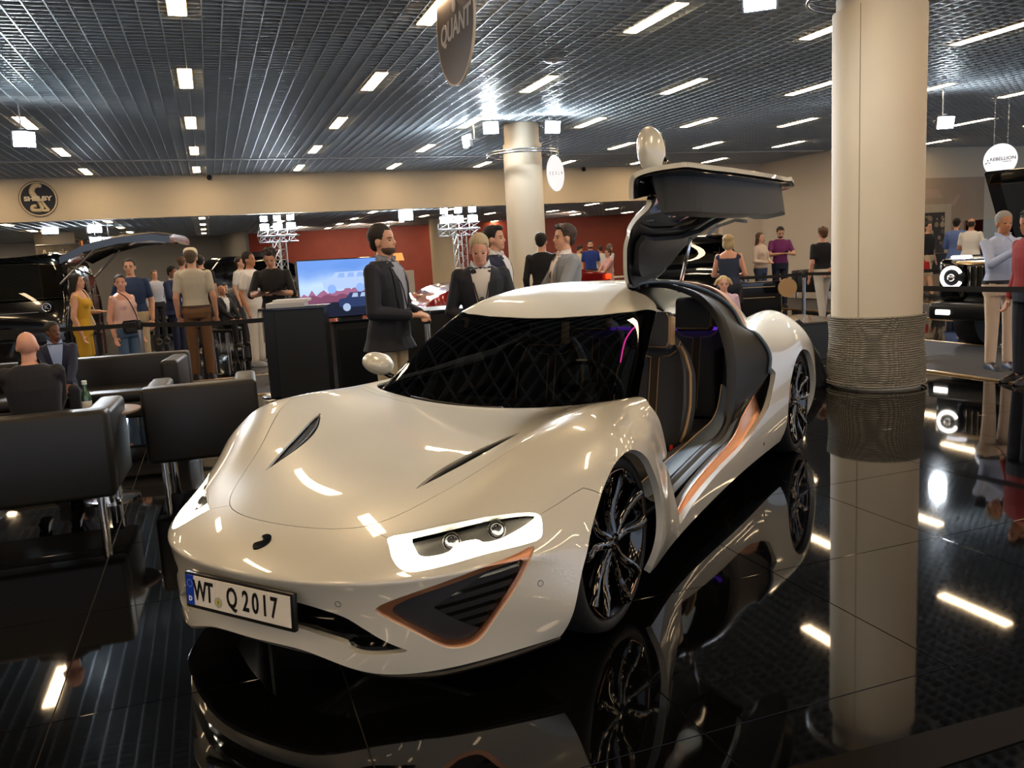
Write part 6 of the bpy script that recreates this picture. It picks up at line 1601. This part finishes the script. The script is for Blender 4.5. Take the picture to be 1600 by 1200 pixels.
    for s in (-1, 1): fb.tube([MHo @ Vector((s*x_*k, y_*k, z_*k)) for x_, y_, z_ in ((.007, .0475, .9435), (.017, .0455, .9465), (.027, .038, .943))], .0019*k, 5)
    fb.build('eyebrows', hm_, body)
    fb = B(); fb.tube([MHo @ Vector((x_*k, y_*k, .9005*k)) for x_, y_ in ((-.013, .0475), (0, .0535), (.013, .0475))], .0022*k, 6); fb.build('lips', mat('lips', '#9c5a50', .5), body, smooth=True)
    # hair
    if hstyle != 'bald':
        bm_ = bmesh.new(); gr = .006*k
        ellip(bm_, (0, -.012*k, .957*k), (.0425*k+gr, .050*k+gr, .047*k+gr*.8), MH)
        if hstyle == 'horseshoe': ellip(bm_, (0, -.022*k, .932*k), (.048*k, .040*k, .034*k), MH)
        if hstyle in ('short', 'quiff', 'curly'):
            if hstyle == 'quiff': ellip(bm_, (0, .022*k, .988*k), (.032*k, .026*k, .018*k), MH)
            if hstyle == 'curly':
                rnd_ = random.Random(int(u))
                for q in range(16): th, ph_ = rnd_.random()*2*PI, rnd_.random()*1.3; ellip(bm_, (.044*k*math.cos(th)*math.cos(ph_), -.012*k+.048*k*math.sin(th)*math.cos(ph_), .965*k+.042*k*math.sin(ph_)), (.014*k,)*3, MH, 8)
            ellip(bm_, (0, -.034*k, .925*k), (.036*k, .024*k, .034*k), MH)
        elif hstyle == 'bob':
            for s in (-1, 1): ellip(bm_, (s*.036*k, -.010*k, .925*k), (.018*k, .036*k, .050*k), MH)
            ellip(bm_, (0, -.034*k, .920*k), (.044*k, .028*k, .056*k), MH); ellip(bm_, (0, -.02*k, .968*k), (.052*k, .052*k, .040*k), MH)
        elif hstyle == 'long':
            for s in (-1, 1): ellip(bm_, (s*.038*k, -.014*k, .910*k), (.016*k, .030*k, .070*k), MH)
            ellip(bm_, (0, -.042*k, .880*k), (.044*k, .022*k, .095*k), MH); capsule(bm_, MH @ Vector((0, -.045*k, .85*k)), MH @ Vector((.01*k, -.052*k, .76*k)), .036*k, .018*k)
        elif hstyle == 'tails':
            for s in (-1, 1): capsule(bm_, MH @ Vector((s*.048*k, -.01*k, .965*k)), MH @ Vector((s*.072*k, -.02*k, .93*k)), .018*k, .012*k)
            ellip(bm_, (0, -.034*k, .925*k), (.040*k, .026*k, .040*k), MH)
        # keep the face free
        me = bm_; 
        ho = remesh('hair', bm_, vox if near else vox*.8, hm_, body, Mo, 1)
        # trim hair in front of the forehead line
        iv = MHo.inverted(); b2 = bmesh.new(); b2.from_mesh(ho.data)
        fl_ = .975 if hstyle != 'bald_top' else 1.5
        if hstyle != 'horseshoe':
            dv_ = [v_ for v_ in b2.verts if (lambda p: p.y > (.024+.30*(p.z/k-.955))*k and p.z < fl_*k)(iv @ v_.co)]
        else: dv_ = [v_ for v_ in b2.verts if (lambda p: p.z > .965*k or (p.y > .012*k))(iv @ v_.co)]
        bmesh.ops.delete(b2, geom=dv_, context='VERTS'); b2.to_mesh(ho.data); b2.free()
        if beard:
            pass
    if beard:
        bm_ = bmesh.new(); ellip(bm_, (0, .022*k, .897*k), (.0345*k, .034*k, .026*k), MH); bo = remesh('beard', bm_, vox*.8, mat('hair_'+beard.strip('#'), beard, .8), body, Mo, 1)
        iv = MHo.inverted(); b2 = bmesh.new(); b2.from_mesh(bo.data); bmesh.ops.delete(b2, geom=[v_ for v_ in b2.verts if (iv @ v_.co).z > .905*k], context='VERTS'); b2.to_mesh(bo.data); b2.free()
    if glasses:
        b = B()
        for s in (-1, 1): b.tube([MHo @ Vector((s*.0175*k+.012*k*math.cos(t_), .0495*k, .933*k+.009*k*math.sin(t_))) for t_ in np.linspace(0, 2*PI, 16)[:-1]], .0011*k+.0006, 4, closed=True); b.cyl(MHo @ Vector((s*.029*k, .049*k, .935*k)), MHo @ Vector((s*.043*k, 0, .932*k)), .001*k, n=4)
        b.build('spectacles', DARKPL, body)
    info = dict(root=root, Mo=Mo, MH=MHo, A=A, k=k, B=B_, W=Matrix.Translation(root.location) @ Matrix.Rotation(rz, 4, 'Z'), rings=rings)
    return info
def hand_point(p, i, out=.05):
    s, a, e, w_ = p['A'][i]; return p['W'] @ (p['Mo'] @ (w_+(w_-e).normalized()*out*p['k']))
# arms[0] is the figure's left hand side of local -x (its left when it faces away), arms[1] the other
NAVY = '#1b1f2c'
p1 = person(601, 347, 6.3, 62, 'dark-haired man with a goatee in a navy blazer and beige trousers, hands clasped', '#8f93a0', '#b9ac93', jacket='#1a1d28', arms=['front', 'front'], hair='#1c1713', beard='#4a3a30', collar='#8b8f9c', girth=1.08)
p2 = person(748, 375, 6.6, 0, 'smiling fair-haired older man in a dark suit reading a card behind the car roof', '#c8c6c6', '#1c1f2b', jacket='#1e212c', arms=['front', 'front'], hair='#a8977c', hstyle='short', skin='pink', head_pitch=24, lean=6, collar='#c8d2e0', h=1.72)
p3 = person(776, 350, 8.0, 68, 'young man with swept-back black hair in a navy jacket and open white shirt', '#dad8da', '#1c2130', jacket='#20253a', hair='#120f10', hstyle='quiff', collar='#e0dee0', arms=['down', 'down'])
p4 = person(846, 362, 12.0, 165, 'man in black seen from behind, left of the man in the grey suit', '#131316', '#16161a', sleeve='long', hair='#171312', arms=['down', 'front'])
p5 = person(876, 348, 7.6, -72, 'man in a light grey suit raising his hand, turned to the left', '#d8c8c0', '#7b7c80', jacket='#7d8086', hair='#3b2c24', hstyle='quiff', tie='#1c1f2a', collar='#e6dcd8', arms=[(-.09, .20, .60), (.0, .20, .66)])
p6 = person(421, 394, 11.0, -8, 'boy in a black T-shirt and patterned shorts reading a magazine at the reading stand', '#121316', '#8b8880', legs='shorts', sleeve='elbow', hair='#2b211c', hstyle='curly', head_pitch=32, arms=['hold', 'hold'], shoes='#e8e6e0', h=1.80)
p7 = person(391, 398, 13.0, 60, 'young man in a white T-shirt and white trousers behind the reading boy', '#d9d6d2', '#d6d2cc', sleeve='short', hair='#1d1715', shoes='#8a8d94', skin='tan', arms=['down', 'down'], h=1.80)
p8 = person(297, 388, 11.6, 172, 'man in a cream cap, pale checked shirt and brown trousers seen from behind', '#b8b2a2', '#6b4d35', sleeve='short', hair='#5a4a3c', belt_='#4a3526', arms=['down', 'down'], girth=1.05, h=1.86)
p9 = person(269, 416, 15.0, 55, 'dark-haired man in a bright navy suit holding a coffee cup', '#d5d5da', '#1a2340', jacket='#1c2a52', hair='#16120f', skin='tan', arms=['cup', 'cup'], girth=1.15, collar='#dcdce0', head_pitch=12, h=1.66)
p10 = person(122, 425, 11.2, 75, 'woman with long black hair in a yellow playsuit carrying a cream bag', '#c9a02c', '#c9a02c', legs='shorts', sleeve='none', hair='#15110f', hstyle='long', female=True, arms=[(-.12, .12, .66), 'down'], h=1.60)
p11 = person(189, 430, 10.8, 40, 'short-haired woman in a pale pink top and jeans with a black shoulder bag', '#d8b4ac', '#4a6484', sleeve='none', hair='#241613', hstyle='short', female=True, girth=1.18, skin='pink', arms=['down', 'down'], head_yaw=40, h=1.55)
p12 = person(200, 403, 12.2, -12, 'man with reddish glasses in a dark blue shirt behind the woman in pink', '#1f3358', '#b7a88c', sleeve='short', hair='#231b17', glasses=True, arms=['down', 'pocket'], girth=1.1, h=1.78)
p13 = person(81, 503, 7.45, 0, 'seated smiling dark-skinned man in a navy suit facing the camera from the sofa', '#8ea2cc', '#141722', seated=True, jacket='#1a1f38', hair='#1c1a1a', skin='dark', arms=['lap', 'lap'], collar='#93a6d0', head_yaw=-30)
p14 = person(40, 515, 5.35, 172, 'bald man in a dark suit seen from behind in the armchair at the left edge', '#20222a', '#15161c', seated=True, jacket='#1c1d24', hstyle='bald', skin='pink', arms=['lap', 'lap'], girth=1.12)
p15 = person(347, 444, 15.5, 40, 'bald man in a dark suit and white shirt sitting beyond the man in the cap', '#dcdcde', '#15161c', seated=True, jacket='#1a1b22', hstyle='bald', skin='tan', arms=['lap', 'lap'])
p16 = person(312, 398, 17.5, 170, 'dark-haired man just behind the man in the cream cap', '#15171c', '#1b1c22', sleeve='short', hair='#1a1412')
p17 = person(241, 421, 19.0, 20, 'far man in a pale shirt left of the coffee drinker', '#b9c0d0', '#2a2c36', hair='#6a5a48', glasses=True)
p18 = person(376, 400, 17.5, 60, 'far young man in a white T-shirt behind the white-clad young man', '#d5d2ce', '#3a3c44', sleeve='short', hair='#3a2a22')
p19 = person(469, 411, 17.5, 70, 'far man in an olive patterned shirt right of the reading boy', '#5c5a44', '#3a3a34', sleeve='short', hair='#1a1512', skin='tan')
p20 = person(464, 437, 13.5, 150, 'man in a dark suit sitting with his back turned beside the television', '#c9ccd4', '#15161c', seated=True, jacket='#1a1d28', hair='#2a1d18', skin='tan', arms=['lap', 'lap'])
p21 = person(352, 443, 19.5, 30, 'far seated guest in dark clothes near the bald seated man', '#20222a', '#15161c', seated=True, hair='#2a2018', sleeve='long', arms=['lap', 'lap'])
p21b = person(283, 400, 18.5, 170, 'far man in a white shirt half hidden behind the cap wearer', '#cfcdc9', '#2a2c36', sleeve='short', hair='#5a4234', skin='pink')
p22 = person(1139, 367, 12.4, 168, 'blonde woman in a navy open-shouldered top seen from behind', '#2b3550', '#1f2430', sleeve='none', hair='#b3a077', hstyle='bob', female=True, girth=1.1, skin='pink', arms=['front', 'front'], h=1.65)
p23 = person(1131, 430, 8.7, 8, 'little blonde girl with glasses and pigtails looking over the car tail', '#c7a8b4', '#5a6a8a', hair='#c4a873', hstyle='tails', female=True, skin='pink', glasses=True, sleeve='short')
p24 = person(1190, 362, 18.0, 55, 'woman with very long brown hair in a pale floral blouse', '#c9b4a4', '#33405e', sleeve='long', hair='#4a3226', hstyle='long', female=True, arms=['front', 'front'])
p25 = person(1219, 353, 18.6, 15, 'bearded man in a purple polo shirt looking at his phone', '#6b2560', '#1b2036', sleeve='short', hair='#16120f', beard='#16120f', glasses=True, head_pitch=22, arms=['hold', 'hold'], h=1.82)
p26 = person(1284, 354, 14.6, -150, 'man in a black polo shirt and white trousers with sunglasses on his head', '#14161f', '#c9c7c4', sleeve='short', hair='#5a3c28', hstyle='curly', belt_='#d8d4cc', arms=['down', 'back'], stride=.35, skin='pink')
p27 = person(1452, 350, 19.5, 55, 'young man in a black T-shirt and beige shorts walking past the mural', '#15171c', '#b4a68e', legs='shorts', sleeve='short', hair='#1d1613', arms=['down', 'down'], stride=.4, shoes='#15151a', h=1.75)
p28 = person(1496, 340, 19.4, 165, 'man in a light blue jacket seen from behind by the show-case', '#6f83b4', '#2a3350', jacket='#5b73ae', hair='#16120f', arms=['front', 'front'])
p29 = person(1519, 340, 18.0, 160, 'balding man in a white T-shirt seen from behind by the show-case', '#cdc8c0', '#2a2c30', sleeve='short', hair='#2a221c', hstyle='horseshoe', skin='tan', girth=1.15, arms=['front', 'front'])
p30 = person(1571, 331, 8.8, 28, 'grey-haired man in a light blue shirt and cream chinos speaking into his phone', '#a3b2d4', '#cdb9a6', sleeve='long', hair='#8d8c8a', skin='tan', collar='#a9b8da', belt_='#17171c', arms=['down', (.02, .185, .755)], girth=1.12, shoes='#1c2840', h=1.70, head_pitch=8)
p31 = person(1608, 340, 8.0, -50, 'dark-haired man cut by the right edge leaning towards the phone', '#8c2a28', '#202430', sleeve='long', hair='#120e0d', hstyle='curly', skin='tan', head_pitch=15, h=1.68)
p32 = person(905, 382, 24, 120, 'bearded man in pale clothes looking down behind the grey suit', '#c9bd9c', '#4a4a50', sleeve='short', hair='#33261f', beard='#33261f', head_pitch=25, h=1.7)
p33 = person(922, 374, 23.5, 5, 'bearded man in a royal blue polo among the distant guests', '#1f3a86', '#262a38', sleeve='short', hair='#1c1614', beard='#1c1614', h=1.8)
p34 = person(937, 383, 27, 200, 'far guest in a white shirt behind the man in royal blue', '#d8d8d4', '#34363e', sleeve='long', hair='#3a2a20')
p35 = person(948, 387, 22.5, -60, 'seated woman with curly brown hair in a pink dress', '#c99a9a', '#c99a9a', seated=True, female=True, sleeve='short', hair='#4a2c20', hstyle='curly', arms=['lap', 'lap'], seat_h=.62)
p36 = person(956, 379, 25, 130, 'far grey-haired guest in a white shirt bending by the white table', '#cfd4da', '#4a4c54', sleeve='long', hair='#6a625a', lean=14, h=1.7)
# ---------------- things they hold or wear
def hat(p):
    b = B(); V = []; k = p['k']; M = p['W'] @ p['MH']
    b.lathe([(.050*k, .955*k), (.051*k, .975*k), (.046*k, .995*k), (.030*k, 1.008*k), (0, 1.012*k)], 24, M @ Matrix.Diagonal((1, 1.12, 1, 1))); o = b.build('cap', fabric('#d3cbb4'), None, smooth=True); tag(o, 'cream baseball cap on the man in the checked shirt', 'cap')
    b = B(); b.prism([(.045*k*math.cos(t), .040*k+.055*k*math.sin(t)) for t in np.linspace(0, PI, 12)], .955*k, .960*k, M); b.build('cap_peak', fabric('#d3cbb4'), o)
hat(p8)
hp = (hand_point(p6, 0, .06)+hand_point(p6, 1, .06))/2
t = empty('magazine', hp+Vector((0, 0, -.02)), p6['root'].rotation_euler.z, 'open glossy magazine held by the reading boy', 'magazine')
for s in (-1, 1):
    V = []; n = 8
    for i in range(n+1):
        x = s*.22*i/n; z = .05*math.sin(PI*i/n*.8)*(1 if s > 0 else 1.1); V += [(x, -.13, z), (x, .15, z+.02)]
    V += [(v[0], v[1], v[2]-.006) for v in V[:2*(n+1)]]; m_ = 2*(n+1)
    Fc = [(2*i, 2*i+1, 2*i+3, 2*i+2) for i in range(n)]+[(m_+2*i, m_+2*i+2, m_+2*i+3, m_+2*i+1) for i in range(n)]+[(2*i, 2*i+2, m_+2*i+2, m_+2*i) for i in range(n)]+[(2*n, 2*n+1, m_+2*n+1, m_+2*n)]
    mesh_obj('page_block', V, Fc, mat('magazine_dark' if s < 0 else 'magazine_page', '#1c1a1c' if s < 0 else '#6a5650', .25, coat=.5), t, smooth=True)
def phone(p, i, label, dz=.01, tilt=.3):
    q = hand_point(p, i, .06); o = B().box(-.036, .036, -.074, .074, -.004, .004, .003).build('mobile_phone', GBLACK, None); o.location = q+Vector((0, 0, dz)); o.rotation_euler = (tilt, 0, p['root'].rotation_euler.z); tag(o, label, 'phone')
    B().box(-.033, .033, -.068, .068, .004, .0046).build('phone_screen', mat('phone_screen', '#20242c', .05, coat=1), o)
phone(p30, 1, 'dark phone held flat before the mouth of the grey-haired man', .02, .1)
phone(p25, 0, 'phone held by the man in the purple polo', .015, .6)
q = hand_point(p9, 1, .05); t = empty('paper_cup', q+Vector((0, 0, -.05)), 0, 'white paper coffee cup held by the man in the bright navy suit', 'cup'); b = B(); b.lathe([(0, 0), (.028, 0), (.038, .10), (.0, .10)], 20); b.build('cup_body', mat('paper_white', '#e0dcd4', .6), t, smooth=True, sharp=40); b = B(); b.lathe([(.040, .10), (.040, .108), (.03, .115), (0, .115)], 20); b.build('cup_lid', mat('lid_white', '#f0f0f0', .4), t, smooth=True, sharp=40)
for i_, lab, dx in ((0, 'white card held by the smiling fair-haired man', -.02), (1, 'pale name card held up by the smiling fair-haired man', .05)):
    q = hand_point(p2, i_, .07); o = B().box(-.055, .055, -.001, .001, -.03, .05, .0006).build('card', mat('card_white', '#e2dcd0', .6), None, loc=q+Vector((0, 0, .03)), rz=p2['root'].rotation_euler.z+PI+dx); o.rotation_euler[0] = -.5; tag(o, lab, 'card')
def lanyard(p, col, label, badge=True, glas=False):
    k = p['k']; pts_ = []
    for x_, y_, z_ in ((-.036, -.02, .862), (-.044, .030, .83), (-.030, .086, .75), (-.008, .094, .66), (0, .096, .64), (.008, .094, .66), (.030, .086, .75), (.044, .030, .83), (.036, -.02, .862)):
        pts_.append(np.array(p['W'] @ (p['Mo'] @ p['B'](Vector((x_*k, y_*k, z_*k))))))
    b = B(); b.tube([Vector(q_) for q_ in crom(pts_, 3)], .005, 6); o = b.build('lanyard', fabric(col), None, smooth=True); tag(o, label, 'lanyard')
    c_ = p['W'] @ (p['Mo'] @ p['B'](Vector((0, .100*k, .625*k)))); M = Matrix.Translation(c_) @ Matrix.Rotation(p['root'].rotation_euler.z, 4, 'Z')
    if badge: B().box(-.04, .04, -.003, .003, -.055, .03, .002, M).build('badge', mat('badge_dark_card', '#1c1d22', .3), o)
    if glas:
        b = B()
        for s in (-1, 1): b.sphere(M @ Vector((0, .012, .10+.028*s)), .024, 12, (1, .4, 1))
        b.build('hanging_sunglasses', mat('sunglass_black', '#0b0b0d', .1, coat=1), o, smooth=True)
lanyard(p2, '#15161a', 'dark lanyard with sunglasses round the neck of the smiling fair-haired man', True, True)
lanyard(p1, '#1a1c22', 'dark lanyard round the neck of the man in the navy blazer', True)
lanyard(p9, '#22242a', 'dark lanyard round the neck of the coffee drinker', False)
lanyard(p15, '#22242a', 'dark lanyard round the neck of the seated bald man', False)
# bags
def bag(p, x_, y_, z_, sz, col, label, strap=None, name='handbag'):
    k = p['k']; M = p['W'] @ p['Mo']; c_ = M @ Vector((x_*k, y_*k, z_*k)); t = empty(name, c_, p['root'].rotation_euler.z, label, 'bag')
    b = bmesh.new(); bmesh.ops.create_cube(b, size=1)
    for v_ in b.verts: v_.co = Vector((v_.co.x*sz[0]*(1 if v_.co.z > 0 else .85), v_.co.y*sz[1]*(.5 if v_.co.z > 0 else 1), v_.co.z*sz[2]))
    bmesh.ops.bevel(b, geom=list(b.edges), offset=.02, segments=3, affect='EDGES'); q_ = B(); q_.bm(b); q_.build('bag_body', fabric(col), t, smooth=True, sharp=60)
    if strap:
        pts_ = [np.array(M @ p['B'](Vector((a_*k, b_*k, c2*k)))-c_) for a_, b_, c2 in strap]; R_ = Matrix.Rotation(-p['root'].rotation_euler.z, 3, 'Z'); q_ = B(); q_.tube([R_ @ Vector(v_) for v_ in crom(pts_, 4)], .007, 6); q_.build('bag_strap', fabric(col), t, smooth=True)
    return t
bag(p11, .03, .10, .56, (.26, .05, .17), '#17171c', 'black cross-body bag on the woman in pink', [(-.04, .11, .60), (-.02, .095, .70), (.03, .088, .80), (.06, .02, .855)])
bag(p10, -.12, -.02, .62, (.10, .30, .26), '#d9cfb4', 'cream shoulder bag on the woman in yellow', [(-.12, .08, .66), (-.125, .04, .80), (-.105, 0, .86), (-.12, -.05, .80), (-.12, -.08, .66)])
bag(p27, .16, .10, .42, (.20, .10, .20), '#a8202c', 'red plastic bag carried by the young man in shorts', [(.14, .06, .46), (.135, .05, .50), (.15, .09, .46)], 'carrier_bag')
# low chairs under the seated guests far back
for p, lab in ((p15, 'low dark seat under the bald seated man'), (p20, 'dark seat under the man sitting by the television'), (p21, 'dark seat under the far seated guest'), (p35, 'white seat under the woman in the pink dress')):
    l_ = p['root'].location; t = empty('stool', (l_.x, l_.y, 0), p['root'].rotation_euler.z, lab, 'stool'); sz = .62 if p is p35 else .46
    b = B(); b.box(-.22, .22, -.20, .26, sz-.07, sz, .03); b.build('seat', mat('stool_dark', '#1a1a1c', .5) if p is not p35 else WHITEW, t, smooth=True, sharp=50)
    for sx in (-.18, .18):
        for sy in (-.16, .20): b = B(); b.cyl((sx, sy, 0), (sx, sy, sz-.06), .014, n=8); b.build('leg', STEEL, t)
# sunglasses pushed up
for p, lab in ((p26, 'sunglasses pushed up on the head of the man in white trousers'), (p5, 'sunglasses pushed up in the hair of the man in the grey suit')):
    M = p['W'] @ p['MH']; k = p['k']; b = B()
    for s in (-1, 1): b.sphere(M @ Vector((s*.020*k, .034*k, .992*k)), .013*k, 10, (1, .4, .8))
    b.tube([M @ Vector(v_) for v_ in ((-.05*k, -.01*k, .96*k), (-.035*k, .034*k, .992*k), (.035*k, .034*k, .992*k), (.05*k, -.01*k, .96*k))], .0025*k, 5)
    tag(b.build('sunglasses', mat('sunglass_black', '#0b0b0d', .1, coat=1), None, smooth=True), lab, 'glasses')
# logo patch and glasses on the boy's shirt
k = p6['k']; M = p6['W'] @ p6['Mo']; f_ = lambda x_, z_: M @ p6['B'](Vector((x_*k, .078*k, z_*k)))
